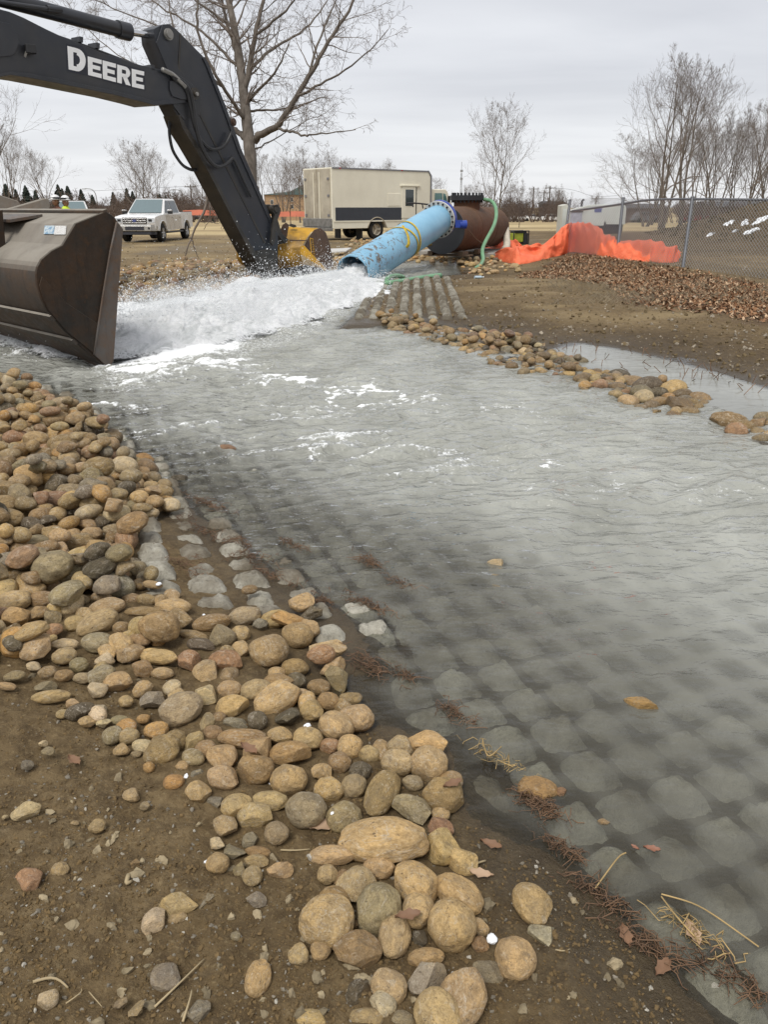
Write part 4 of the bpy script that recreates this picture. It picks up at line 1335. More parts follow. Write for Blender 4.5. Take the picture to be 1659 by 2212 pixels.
# say where each plain cobble lies: beside which of the distinctive ones
MARKS = {'largest tan boulder': 'largest boulder', 'angular pale green granite': 'green granite stone', 'large grey oval': 'grey oval with a blue spot', 'large pale grey oval': 'pale grey oval', 'big brown cobble with a bright': 'cobble with a white patch',
         'teardrop': 'teardrop ochre cobble', 'dark brown bell': 'bell shaped cobble', 'tan pyramid': 'pyramid shaped stone', 'rosy brown': 'rosy round cobble', 'nearly white': 'nearly white cobble', 'grey brown slab standing': 'slab on edge at the water', 'long angular tan': 'long angular slab',
         'black angular': 'black angular stone', 'lone tan stone': 'lone stone on the block mat', 'golden blocky': 'golden blocky cobble', 'pale greenish': 'pale greenish cobble', 'ochre cobble farthest': 'outermost ochre cobble', 'round smooth tan': 'round smooth cobble', 'long tan cobble slanting up': 'long upslanting cobble', 'amber wet': 'amber wet cobble',
         'oblong tan': 'oblong loaf stone', 'peanut': 'peanut shaped stone', 'half buried red': 'half buried reddish stone', 'slate grey angular stone with': 'veined slate stone', 'thin tan cobble lying': 'thin edge cobble', 'reddish brown broad': 'broad reddish cobble', 'broad heart': 'heart shaped stone'}
LM = [(u, v, nm) for u, v, lab in LANDM for key, nm in MARKS.items() if lab.startswith(key)]
seen = {}
plain = [o for o in bpy.data.objects if o.name.split('.')[0] == 'cobble' and o.get('group') and o['group'] != 'river stones']
plain.sort(key=lambda o: -max(o.scale))
for o in plain:
    u, v, d = project(np.array(o.location))
    best = min(LM, key=lambda q: (q[0] - u) ** 2 + (q[1] - v) ** 2)
    dx, dy = u - best[0], v - best[1]; dd = math.hypot(dx, dy)
    if dd > 260: continue
    w = ('right of' if dx > 0 else 'left of') if abs(dx) > abs(dy) else ('below' if dy > 0 else 'above')
    how = 'close ' if dd < 75 else ('' if dd < 140 else 'well ')
    words = o['label'].split(' cobble')[0].split(' stone')[0].replace('small ', '')
    base = '%s cobble %s%s the %s' % (words, how, w, best[2])
    k_ = seen.get(base, 0); seen[base] = k_ + 1
    lab = base if k_ == 0 else ('smaller ' + base if k_ == 1 else ('smallest ' + base if k_ == 2 else None))
    if lab: o['label'] = lab; o['group'] = 'river stones'
print('stones', NSTONE, 'mass', len(m_tint))

# ------------------------------------------------------------------ the stream
OUT = G(742, 616)[:2]
FOAM_PX = [(850, 606), (838, 640), (765, 672), (690, 702), (640, 736), (520, 770), (400, 800), (330, 824), (262, 842), (228, 820), (200, 775), (110, 740), (0, 712), (-200, 700), (-200, 680), (180, 672), (300, 655), (420, 630), (560, 606), (700, 590), (780, 582)]
FOAM = [tuple(G(a, b)[:2]) for a, b in FOAM_PX]


def waves(x, y):
    r = np.hypot(x, y)
    # flow runs from the pipe towards the viewer's left and spreads to the right
    wx = x + .25 * fbm(x * .7, y * .7, 51, 2); wy = y + .25 * fbm(x * .7, y * .7, 52, 2)
    near = sstep(1.6, 5.5, r)
    c, s = math.cos(.35), math.sin(.35)
    u = wx * c + wy * s; w = -wx * s + wy * c
    h = .040 * fbm(u * 1.1, w * 2.1, 53, 3)
    rid = 1 - np.abs(fbm(u * 2.0, w * 4.4, 54, 3))
    h = h + .050 * (rid - .75) + .013 * fbm(u * 5, w * 10, 55, 3)
    sh = sstep(0.0, .5, poly_sd(x, y, SHORE))
    return h * (.10 + .90 * near) * (.15 + .85 * sh)


wb = np.linspace(R(-34), R(40), 560)
wd = np.concatenate([np.geomspace(1.3, 9.5, 520)[:-1], np.geomspace(9.5, 27, 150)])
wx_, wy_ = fan(wd, wb)
fx, fy = wx_.ravel(), wy_.ravel()
sdw = poly_sd(fx, fy, SHORE)
fd = poly_sd(fx, fy, FOAM)
wh = waves(fx, fy)
bd = line_d(fx, fy, BAR)
shallow = sstep(1.7, .5, bd) * sstep(7, 8.5, fy) * (fx > 1)
pud = (fx > .9) * sstep(-.2, .5, np.interp(fx, [b[0] for b in BAR], [0] * len(BAR)) + bd) * 0
fo = fbm(fx * 1.2, fy * 1.2, 77, 4)
foam_d = sstep(-.75, 1.15, fd + .8 * fo)
roll = np.exp(-np.maximum(-fd, 0) / 1.1) * .055
wh = wh + roll * fbm(fx * 1.6, fy * 2.6, 78, 4) + foam_d * (.05 + .06 * fbm(fx * 2.5, fy * 2.5, 79, 4))
inside_p = poly_sd(fx, fy, SHORE)
# beyond the bar the puddle is almost still
far_side = np.zeros(len(fx))
bx = np.array([b[0] for b in BAR]); by = np.array([b[1] for b in BAR])
yy_bar = np.interp(fx, bx, by)
far_side = sstep(.0, .35, fy - yy_bar) * (fx > bx[3])
calm = 1 - .93 * far_side
near_calm = sstep(1.8, 5.0, np.hypot(fx, fy))
calm = calm * (.28 + .72 * near_calm)
wh = wh * (1 - .9 * far_side)
bedm = np.where((fx > HX0) & (fx < HX1 - HS) & (fy > HY0) & (fy < HY1 - HS), hm_at(fx, fy), 0)
ter = terrain(fx, fy, False)
bedm = np.where(fy < HY1 - .05, bedm, ter)
depth = np.clip(wh - np.minimum(bedm, .5), 0, 2)
# crests, rapids: broken white lines
rap_c = [G(300, 800)[:2], G(430, 800)[:2], G(600, 830)[:2], G(560, 900)[:2], G(430, 900)[:2], G(640, 965)[:2], G(860, 985)[:2], G(250, 880)[:2], G(700, 940)[:2], G(330, 930)[:2], G(760, 840)[:2]]
rap = np.zeros(len(fx))
for (cx_, cy_), rr in zip(rap_c, [.7, .9, .8, .8, .8, .7, .65, .5, .6, .5, .6]):
    rap = np.maximum(rap, np.exp(-(((fx - cx_) / (rr * 1.7)) ** 2 + ((fy - cy_) / (rr * .95)) ** 2)))
lineN = 1 - np.abs(fbm((fx * .94 + fy * .33) * 1.2, (fy * .94 - fx * .33) * 3.2, 91, 5, .62)) * 2.9
crest = np.clip(lineN, 0, 1) ** 2.5 * rap
speck = sstep(.60, .95, 1 - np.abs(fbm(fx * 3.1, fy * 6.3, 95, 4, .6)) * 2) * sstep(.15, .5, fbm(fx * .9, fy * .9, 96, 3)) * sstep(2.2, 5, np.hypot(fx, fy)) * (fy < 9.5) * .34
foam_a = np.clip(foam_d * .66 + crest * .47 + speck * (1 - far_side) * .9, 0, 1) * (1 - far_side)
foam_a = np.maximum(foam_a, .3 * np.exp(-np.maximum(-fd, 0) / .7))
wh = wh + crest * .03
keep = (sdw > -.75)
Pw = np.stack([wx_, wy_, wh.reshape(wx_.shape)], -1)
mbw = MB().add(Pw.reshape(-1, 3), np.zeros((0, 4), int))
a_, b_ = wx_.shape
ii = np.arange(a_ - 1)[:, None] * b_; jj = np.arange(b_ - 1)[None, :]
Fq = np.stack([ii + jj, ii + jj + 1, ii + b_ + jj + 1, ii + b_ + jj], -1).reshape(-1, 4)
Fq = Fq[keep[Fq].any(1)]
usedv = np.unique(Fq)
remap = np.zeros(len(fx), int); remap[usedv] = np.arange(len(usedv))
mbw = MB().add(Pw.reshape(-1, 3)[usedv], remap[Fq])
water = obj('water', mbw, M['water'], smooth=180, kind='structure')
set_attr(water.data, 'depth', depth[usedv]); set_attr(water.data, 'foam', foam_a[usedv]); set_attr(water.data, 'calm', calm[usedv])
LSH = [tuple(G(a, b)[:2]) for a, b in SHORE_PX]
ldist = line_d(fx, fy, LSH)
l0 = np.interp(fy, [2.5, 5.8], [.55, -.25]); l1 = np.interp(fy, [2.5, 5.8], [2.3, .7])
milk = sstep(0, 1, (ldist + .35 * fbm(fx * .9, fy * .9, 41, 4) - l0) / (l1 - l0))
milk = np.maximum(milk, sstep(-2.2, .2, fd + .5 * fo))
set_attr(water.data, 'milk', milk[usedv])
print('water verts', len(usedv))

# ================================================================== machines and pipework
def m_rust(name, base, rust, dust, dusty=.6, scale=2.2, rough=.75):
    t = NT(name)
    n1 = t.noise(scale, 8, .68); n2 = t.noise(scale * 6, 6, .68); n3 = t.noise(scale * 1.3, 5, .6, sc=(1, 1, .25))
    streak = t.noise(scale * 2.4, 6, .7, sc=(2.6, 2.6, .35))
    c = t.mix(t.ramp(n1, (.38, 0.0), (.62, .9)), base, rust)
    c = t.mix(t.ramp(streak, (.5, 0.0), (.7, .6)), c, tuple(v * .45 for v in base))
    c = t.mix(t.ramp(n2, (.55, 0.0), (.72, .6)), c, tuple(v * 1.5 for v in rust))
    # dust and dried mud that has settled on ledges
    g = t.n('ShaderNodeNewGeometry'); s = t.n('ShaderNodeSeparateXYZ'); t.l(g.outputs['True Normal'], s.inputs[0])
    up = t.math('MULTIPLY', t.ramp(s.outputs[2], (.25, 0.0), (.75, 1.0)), t.ramp(n3, (.25, .55), (.55, 1.0)))
    c = t.mix(t.math('MULTIPLY', up, dusty), c, dust)
    return t.set(c, t.ramp(n2, (.3, rough - .2), (.7, min(1, rough + .15))), 0.0, t.bump(n2, .006, .5), .35)


M['bucket'] = m_rust('worn_bucket_steel', (.052, .045, .038), (.080, .050, .030), (.27, .245, .205), .95)
M['bucket_plate'] = m_rust('rusty_side_plate', (.020, .016, .012), (.050, .026, .012), (.16, .145, .115), .5, 2.0)
M['bucket_edge'] = m_rust('scraped_edge_steel', (.10, .092, .085), (.11, .062, .034), (.2, .18, .16), .3, 3.0, .55)
M['tank'] = m_rust('rusty_tank_steel', (.085, .042, .023), (.125, .060, .030), (.13, .08, .045), .25, 1.6, .8)
M['tankdark'] = simple('dark_primer', (.024, .026, .030), .65, 0, .3, 3, .0, .4)
M['arm'] = simple('charcoal_machine_paint', (.020, .023, .030), .42, 0, .22, 3, 0, .5, (.075, .066, .052), .35)
M['armdirt'] = simple('oily_dirty_paint', (.026, .024, .021), .5, 0, .4, 5, .003, .5, (.07, .055, .038), .6)
M['hose'] = simple('black_rubber_hose', (.018, .018, .019), .5)
M['steel'] = simple('bright_steel', (.62, .62, .63), .18, 1.0, .05)
M['greysteel'] = simple('grey_fitting', (.30, .29, .27), .5, .6, .3)
M['black'] = simple('black_plastic', (.015, .015, .016), .5)
M['white'] = M['white']
M['decal_white'] = simple('white_decal', (.86, .86, .85), .5, 0, .04, 5)
M['decal_dark'] = simple('dark_decal_border', (.008, .009, .018), .4)
M['yellow'] = simple('chipped_yellow_paint', (.50, .265, .012), .5, 0, .3, 4, .002, .5, (.045, .03, .02), .97)
M['brownsteel'] = m_rust('brown_worn_steel', (.055, .034, .024), (.085, .050, .032), (.1, .08, .06), .3, 3, .6)
M['timber'] = simple('weathered_timber', (.16, .11, .07), .85, 0, .4, 8, .004)

# ------------------------------------------------------------------ loader bucket in the left foreground
zb = lambda x, y: (x * .3362, 398.4 + y * .3362)
tip = G(234, 797, -.02)
A45 = R(43)
WDIR = np.array([-math.cos(A45), math.sin(A45), 0.0])
FDIR = np.array([math.sin(A45), math.cos(A45), 0.0])
PN = -WDIR


def PB(x, y, off=0.0):
    return onplane(*zb(x, y), tip, PN) + PN * off


bucket = thing('loader_bucket', 'huge rusty brown steel loader bucket standing in the water at the left', 'loader bucket', (tip[0], tip[1], -.05))
side = [(680, 172), (485, 250), (400, 390), (330, 425), (265, 480), (238, 530), (230, 575), (236, 640), (262, 730), (300, 810), (420, 950), (560, 1085), (695, 1185), (722, 1130), (783, 285), (735, 210)]
SP_ = np.array([PB(*p) for p in side])
BW = 3.7
obj('side_plate', MB().prism(SP_ , -PN * .045), M['bucket_plate'], bucket, world=True, bevel=.008)
# shell: sheet steel following the back outline from the top lip round to the cutting edge
back = [(676, 182), (488, 258), (408, 388), (338, 434), (276, 486), (248, 532), (240, 575), (246, 640), (272, 726), (310, 802), (428, 942), (566, 1076), (688, 1174)]
# rounder heel
bk = np.array(back, float)
tt = np.concatenate([[0], np.cumsum(np.hypot(*np.diff(bk[3:], axis=0).T))])
sm = []
for q in np.linspace(0, tt[-1], 30):
    x = np.interp(q, tt, bk[3:, 0]); y = np.interp(q, tt, bk[3:, 1]); sm.append((x, y))
sm = np.array(sm)
for _ in range(2):
    sm[1:-1] = .5 * sm[1:-1] + .25 * (sm[:-2] + sm[2:])
outl = [tuple(p) for p in back[:3]] + [tuple(p) for p in sm]
O1 = np.array([PB(*p) for p in outl])
cen = np.array([PB(620, 640)])
inn = O1 + (cen - O1) / np.linalg.norm(cen - O1, axis=1, keepdims=True) * .035
ringp = np.vstack([O1, inn[::-1]])
mbs = MB()
k = np.arange(len(ringp)); k2 = (k + 1) % len(ringp); L = len(ringp)
steps = np.linspace(.03, BW, 14)
Vs = np.concatenate([ringp + WDIR * s for s in steps])
for i in range(len(steps) - 1):
    mbs.add(np.zeros((0, 3)), np.zeros((0, 4), int))
Fs = np.concatenate([np.stack([i * L + k, (i + 1) * L + k, (i + 1) * L + k2, i * L + k2], 1) for i in range(len(steps) - 1)])
mbs.add(Vs, Fs)
obj('shell', mbs, M['bucket'], bucket, world=True, smooth=32)
obj('far_side_plate', MB().prism(SP_ + WDIR * (BW), WDIR * .045), M['bucket_plate'], bucket, world=True)
# side cutter: thicker strip along the open edge, wear plate below the diagonal, weld beads
cut = [(745, 238), (783, 287), (722, 1130), (696, 1182), (600, 1095), (618, 960), (655, 700), (700, 430)]
obj('side_cutter', MB().prism([PB(*p, .0) for p in cut], PN * .022), M['bucket_edge'], bucket, world=True, bevel=.006)
wearp = [(262, 592), (300, 630), (420, 760), (620, 893), (600, 1088), (420, 944), (304, 806), (268, 728), (246, 650)]
obj('wear_plate', MB().prism([PB(*p, .0) for p in wearp], PN * .016), M['bucket_plate'], bucket, world=True, bevel=.005)
obj('weld_bead', MB().tube([PB(742, 242, .02), PB(700, 432, .02), PB(655, 702, .02), PB(616, 960, .02), PB(597, 1092, .02)], .012, 6), M['bucket_edge'], bucket, world=True, smooth=180)
# cutting lip along the floor of the bucket and rubbing strips underneath
lip = np.array([PB(640, 1128), PB(697, 1188), PB(690, 1165), PB(640, 1108)])
obj('cutting_edge', MB().prism(lip, WDIR * BW), M['bucket_edge'], bucket, world=True)
for (p, q) in (((330, 838), (356, 870)), ((470, 990), (500, 1020))):
    s0 = PB(*p); s1 = PB(*q)
    nrm = np.cross(s1 - s0, WDIR); nrm /= np.linalg.norm(nrm)
    if nrm[2] > 0: nrm = -nrm
    obj('rubbing_strip', MB().prism([s0, s1, s1 + nrm * .03, s0 + nrm * .03], WDIR * BW), M['bucket'], bucket, world=True)
# rim bar along the top lip
t0, t1 = PB(688, 176), PB(660, 186)
obj('top_lip', MB().prism([t0, t1, t1 + np.array([0, 0, .03]), t0 + np.array([0, 0, .03])], WDIR * BW), M['bucket'], bucket, world=True, bevel=.006)


def on_face(sx, sy, a, b, off=.006):
    """photo point on the long face spanned by the profile edge a-b and the width"""
    n = np.cross(PB(*b) - PB(*a), WDIR); n /= np.linalg.norm(n)
    if np.dot(n, np.array([0, 0, CAMZ]) - PB(*a)) < 0: n = -n
    return onplane(sx, sy, PB(*a), n) + n * off, n


def decal(name, quad, a, b, mat, par, thick=.003):
    P = []
    for q in quad:
        p, n = on_face(*zb(*q), a, b)
        P.append(p)
    return obj(name, MB().prism(P, n * thick), mat, par, world=True)


fa, fb = (488, 258), (408, 388)
t = NT('blue_sticker'); c = t.mix(t.ramp(t.noise(30, 4, .6), (.42, 0), (.55, 1)), (.14, .26, .38), (.45, .52, .55)); M['stk_blue'] = t.set(c, .5)
t = NT('pale_sticker'); c = t.mix(t.ramp(t.noise(40, 3, .6, sc=(1, 1, 4)), (.5, 0), (.6, .8)), (.62, .62, .60), (.36, .33, .30)); M['stk_white'] = t.set(c, .5)
decal('sticker', [(289, 268), (352, 268), (347, 322), (282, 322)], fa, fb, M['stk_blue'], bucket)
decal('sticker', [(355, 269), (428, 269), (423, 325), (348, 325)], fa, fb, M['stk_white'], bucket)
# coupler bracket at the back of the bucket
pA = PB(420, 360) + WDIR * 1.25
for off in (0.0, .42):
    b0 = pA + WDIR * off
    prof = [b0 + FDIR * -.05 + np.array([0, 0, .28]), b0 - FDIR * .55 + np.array([0, 0, .20]), b0 - FDIR * .62 + np.array([0, 0, -.12]), b0 - FDIR * .1 + np.array([0, 0, -.28])]
    obj('hinge_plate', MB().prism(prof, WDIR * .05), M['bucket_plate'], bucket, world=True, bevel=.006)
lp = [PB(485, 252) + WDIR * 1.15 - FDIR * .16 + np.array([0, 0, .00]), PB(485, 252) + WDIR * 1.15 + FDIR * .2 + np.array([0, 0, .05])]
obj('rim_flange', MB().prism([lp[0], lp[1], lp[1] + np.array([0, 0, .03]), lp[0] + np.array([0, 0, .03])], WDIR * 2.4), M['bucket_edge'], bucket, world=True)

# a second steel bucket stands behind it (only its upper edge shows)
sb_c = W(62, 470, 12.6)
sb = thing('spare_bucket', 'dull grey steel bucket edge rising behind the rusty loader bucket', 'bucket', (sb_c[0], sb_c[1], gz(sb_c[0], sb_c[1])))
pl = [W(a, b, 12.6) for a, b in ((37, 446), (100, 428), (106, 431), (108, 447), (96, 470), (60, 560), (-20, 560), (-20, 462))]
obj('side_plate', MB().prism(pl, np.array([-.1, .06, 0])), M['bucket'], sb, world=True, bevel=.01)
pl = [W(a, b, 13.1) for a, b in ((-90, 400), (-5, 420), (38, 434), (46, 446), (30, 560), (-90, 560))]
obj('back_plate', MB().prism(pl, np.array([-.3, .4, 0])), M['bucket'], sb, world=True, bevel=.01)

# ------------------------------------------------------------------ excavator: boom, stick and bucket reaching in from the left
pa_, pb_ = W(575, 500, 18.3), W(0, 110, 12.6)
ad = pb_ - pa_; ad[2] = 0; ad /= np.linalg.norm(ad)                 # towards the machine
EN = np.array([ad[1], -ad[0], 0.0])
if EN[1] > 0: EN = -EN                                              # faces the camera
EN0 = pa_


def PE(sx, sy, off=0.0):
    return onplane(sx, sy, EN0 + EN * off, EN)


z1a = lambda x, y: (x * .5, y * .5)
exc = thing('excavator_arm', 'charcoal excavator boom and stick reaching down to the pipe mouth', 'excavator', (pa_[0], pa_[1], 0))


def plate(name, pts, t0, t1, mat, bevel=.015, conv=z1a, parent=None):
    P = np.array([PE(*conv(*p)) for p in pts])
    return obj(name, MB().prism(P + EN * t1, EN * (t0 - t1)), mat, parent or exc, world=True, bevel=bevel)


HB = .27
boom = [(-260, 10), (-120, 30), (0, 60), (60, 85), (200, 155), (400, 235), (560, 285), (700, 318), (745, 336), (790, 368), (818, 408), (806, 438), (770, 448), (700, 455), (620, 460), (560, 442), (450, 415), (300, 385), (200, 365), (80, 342), (0, 330), (-120, 345), (-260, 380)]
b_o = plate('boom', boom, -HB, HB, M['arm'], .012)
# flange plate running along the underside, seam under the top edge
low = [(0, 318), (80, 324), (200, 346), (300, 368), (450, 398), (560, 424), (622, 442), (690, 436), (700, 452), (622, 460), (560, 443), (450, 416), (300, 386), (200, 366), (80, 343), (0, 331), (-260, 381), (-260, 366)]
plate('boom_flange', low, -HB - .03, HB + .035, M['arm'], .006)
plate('boss_plate', [(688, 355), (745, 350), (800, 385), (815, 412), (800, 436), (740, 434), (700, 420), (688, 390)], HB, HB + .03, M['arm'], .006)
plate('boss_plate', [(-60, 100), (0, 112), (25, 150), (36, 195), (22, 235), (0, 250), (-60, 255)], HB, HB + .03, M['arm'], .006)
# lettering: white letters with a dark border
def letter(poly_list, mat, off, name):
    m = MB()
    for pl_ in poly_list:
        P = np.array([PE(*z1a(*p)) for p in pl_]) 
        m.prism(P + EN * (HB + off), EN * .004)
    return obj(name, m, mat, exc, world=True)


plate('lettering_border', [(243, 196), (312, 206), (336, 246), (452, 274), (583, 308), (587, 396), (536, 388), (440, 364), (335, 334), (252, 316), (246, 310)], HB, HB + .003, M['decal_dark'], 0)


def q4(a, b, c, d):
    def f(u, v):
        return tuple((1 - v) * ((1 - u) * np.array(a) + u * np.array(b)) + v * ((1 - u) * np.array(d) + u * np.array(c)))
    return f


def strokes(f, rects):
    return [[f(u0, v0), f(u1, v0), f(u1, v1), f(u0, v1)] for (u0, v0, u1, v1) in rects]


def arcs(f, cx, cy, rx, ry, wx, wy, a0, a1, n=10):
    out = []
    for i in range(n):
        t0 = R(a0 + (a1 - a0) * i / n); t1 = R(a0 + (a1 - a0) * (i + 1) / n)
        o0 = (cx + rx * math.cos(t0), cy + ry * math.sin(t0)); o1 = (cx + rx * math.cos(t1), cy + ry * math.sin(t1))
        i0 = (cx + (rx - wx) * math.cos(t0), cy + (ry - wy) * math.sin(t0)); i1 = (cx + (rx - wx) * math.cos(t1), cy + (ry - wy) * math.sin(t1))
        out.append([f(*o0), f(*o1), f(*i1), f(*i0)])
    return out


Ecells = [(0, 0, .34, 1), (.34, 0, 1, .23), (.34, .385, .9, .60), (.34, .77, 1, 1)]
fD = q4((248, 206), (330, 226), (324, 322), (254, 306))
letter(strokes(fD, [(0, 0, .3, 1), (.3, 0, .52, .2), (.3, .8, .52, 1)]) + arcs(fD, .50, .5, .5, .5, .32, .3, -90, 90, 12), M['decal_white'], .004, 'letter_d')
for (a, b, c, d) in (((336, 250), (396, 266), (396, 344), (338, 330)), ((400, 267), (458, 282), (458, 361), (402, 346)), ((526, 303), (580, 315), (580, 391), (528, 380))):
    letter(strokes(q4(a, b, c, d), Ecells), M['decal_white'], .004, 'letter_e')
fR = q4((464, 285), (522, 300), (522, 376), (464, 362))
letter(strokes(fR, [(0, 0, .34, 1), (.34, 0, .62, .2), (.34, .42, .62, .62)]) + arcs(fR, .60, .31, .36, .31, .3, .2, -90, 90, 8) + [[fR(.40, .6), fR(.72, .56), fR(1.0, 1.0), fR(.64, 1.0)]], M['decal_white'], .004, 'letter_r')
# stick: its foot near the bucket, its tail with the cylinder eye at the top
stick = [(668, 112), (700, 110), (730, 130), (850, 250), (866, 275), (1000, 620), (1008, 640), (1150, 960), (1175, 1010), (1172, 1200), (1130, 1215), (1058, 1095), (1000, 990), (870, 740), (800, 620), (760, 555), (735, 500), (712, 456), (700, 330), (640, 190), (634, 130)]
plate('stick', stick, -.20, .20, M['arm'], .012)
plate('stick_flange', [(735, 500), (745, 498), (770, 548), (812, 610), (880, 735), (1010, 985), (1075, 1090), (1150, 1212), (1130, 1222), (1058, 1102), (1000, 996), (868, 744), (798, 624), (756, 558)], -.225, .225, M['armdirt'], .006)
plate('stick_flange', [(850, 250), (866, 275), (940, 455), (1000, 615), (1008, 640), (1150, 960), (1138, 965), (994, 648), (985, 622), (928, 462), (856, 284), (842, 256)], -.225, .225, M['arm'], .006)
plate('cheek_plate', [(640, 190), (668, 112), (700, 110), (726, 140), (735, 300), (800, 370), (835, 420), (830, 500), (760, 520), (715, 460), (700, 330)], .20, .225, M['arm'], .006)
plate('web_seam', [(745, 150), (752, 150), (745, 300), (850, 520), (1120, 1050), (1112, 1050), (842, 522), (736, 302)], .2, .208, M['armdirt'], 0)


def pin(sx, sy, r0, r1, mat, name='pin', conv=z1a, w=.30, axis=EN):
    c = PE(*conv(sx, sy))
    prof = [(-w, 0), (-w, r0), (w - .03, r0), (w - .03, r1), (w, r1), (w, 0)]
    return obj(name, MB().lathe(prof, c, EN, 20), mat, exc, world=True, smooth=40)


pin(690, 155, .10, .075, M['greysteel'])
pin(796, 410, .11, .06, M['armdirt'], w=.36)
pin(796, 412, .045, .035, M['greysteel'], 'grease_cap', w=.385)
pin(975, 530, .08, .05, M['brownsteel'], w=.27)
pin(1148, 905, .10, .06, M['armdirt'], w=.34)


def cyl(name, a, b, r, mat, offs=0.0, conv=z1a, n=20, caps=((0, 1.0), (1, 1.0))):
    p, q = PE(*conv(*a), offs), PE(*conv(*b), offs)
    return obj(name, MB().tube([p, q], r, n), mat, exc, world=True, smooth=40)


# stick cylinder lying on the boom
c_off = .0
cb = cyl('arm_cylinder', (-260, -75), (520, 130), .125, M['arm'], c_off)
cyl('cylinder_gland', (505, 126), (556, 139), .15, M['arm'], c_off)
cyl('cylinder_rod', (556, 139), (660, 156), .055, M['steel'], c_off)
cyl('oil_line', (-260, -28), (250, 46), .035, M['arm'], .19)
cyl('oil_line_end', (200, 36), (262, 44), .05, M['arm'], .19)
# lines along the top of the boom
for k, dz in enumerate((0, 10)):
    pth = [PE(*z1a(x, y + dz), .22 - .12 * k) for x, y in ((-120, 20), (0, 50), (60, 72), (130, 104), (250, 160), (380, 205), (500, 250), (620, 296), (700, 312), (745, 330))]
    obj('hose', MB().tube(pth, .032, 8), M['hose'], exc, world=True, smooth=180)
for (x, y) in ((310, 170), (382, 196), (620, 290)):
    plate('hose_clamp', [(x - 8, y - 6), (x + 8, y - 2), (x + 7, y + 22), (x - 9, y + 18)], .02, .27, M['arm'], .004)


def bez(pts, n=40):
    P = np.array(pts, float)
    t = np.linspace(0, 1, len(P)); q = np.linspace(0, 1, n)
    out = np.stack([np.interp(q, t, P[:, i]) for i in range(P.shape[1])], 1)
    for _ in range(n // len(P) + 2):
        out[1:-1] = .5 * out[1:-1] + .25 * (out[:-2] + out[2:])
    return out


def hose_px(pts, r, off, mat=None, name='hose'):
    P = bez([PE(*z1a(x, y), off if not isinstance(off, (list, tuple)) else off[i]) for i, (x, y) in enumerate(pts)])
    return obj(name, MB().tube(P, r, 8), mat or M['hose'], exc, world=True, smooth=180)


hose_px([(740, 330), (790, 350), (825, 400), (835, 460), (845, 560), (870, 640), (910, 710), (950, 728), (985, 705), (1005, 680)], .042, .33)
hose_px([(745, 338), (800, 372), (818, 440), (836, 540), (860, 600), (900, 645), (945, 648), (980, 620), (1000, 570)], .036, .31)
hose_px([(736, 490), (728, 570), (742, 650), (786, 716), (832, 738), (880, 724)], .032, -.1)
hose_px([(700, 300), (740, 318), (770, 345), (800, 375)], .045, .33, M['greysteel'], 'hose_fitting')
hose_px([(1005, 680), (1025, 720), (1060, 800), (1085, 850)], .03, .26)
# work lamp on the boom
lc = PE(*z1a(130, 212), HB + .08)
lm = MB(); lm.box(lc, (.16, .14, .13), (0, 0, .5)); obj('work_lamp', lm, M['black'], exc, world=True, bevel=.01)
obj('lamp_bracket', MB().tube([PE(*z1a(105, 245), HB), PE(*z1a(112, 225), HB + .05), lc], .02, 6), M['greysteel'], exc, world=True)
# bucket cylinder along the stick front, links and bucket
cyl('bucket_cylinder', (985, 560), (1098, 845), .095, M['arm'], 0)
cyl('cylinder_gland', (1085, 812), (1104, 862), .12, M['arm'], 0)
cyl('cylinder_rod', (1098, 845), (1122, 905), .05, M['steel'], 0)
z3c = lambda x, y: ((480 + x * .2652) / 1.255, (440 + y * .2652) / 1.255)
for off in (.26, -.30):
    plate('link_bar', [(880, 440), (930, 430), (960, 470), (955, 520), (915, 620), (905, 800), (880, 850), (862, 820), (880, 640), (900, 540)], off, off + .05, M['armdirt'], .008, z3c)
for off in (.14, -.18):
    plate('link_bar', [(905, 480), (940, 470), (960, 560), (1010, 720), (1080, 790), (1040, 830), (960, 730), (920, 580)], off, off + .05, M['armdirt'], .008, z3c)
plate('guard', [(790, 440), (900, 430), (905, 520), (860, 530), (830, 500)], -.12, .16, M['armdirt'], .01, z3c)
# digging bucket
bm_o = 1.05
BC = PE(*z3c(1150, 900))
bs = [(1095, 640), (1160, 655), (1260, 680), (1380, 690), (1465, 672), (1530, 740), (1590, 960), (1600, 1060), (1530, 1110), (1420, 1180), (1300, 1190), (1150, 1100), (1000, 1080), (960, 1010), (985, 900), (1040, 760)]
bdirs = EN
back_b = [(1095, 640), (1060, 660), (1030, 760), (985, 880), (960, 960), (975, 1080), (1000, 1180), (1120, 1240), (1420, 1200)]
# profile plane of the bucket runs along the view-right; the bucket is wide across the arm
P_b = np.array([PE(*z3c(*p)) for p in [(1085, 680), (1180, 650), (1330, 690), (1400, 720), (1440, 800), (1440, 930), (1380, 1060), (1250, 1150), (1080, 1180), (1000, 1120), (985, 1000), (1000, 880), (1040, 760)]])
EB = np.array([.93, -.30, .0])                                     # width direction of the bucket, towards the camera's right
EB /= np.linalg.norm(EB)
def PQ(x, y, d=0.0, c=z3c):
    return onplane(*c(x, y), BC + np.array([0, -.1, 0]) + np.array([0, d, 0]), np.array([.12, -1, .0]))


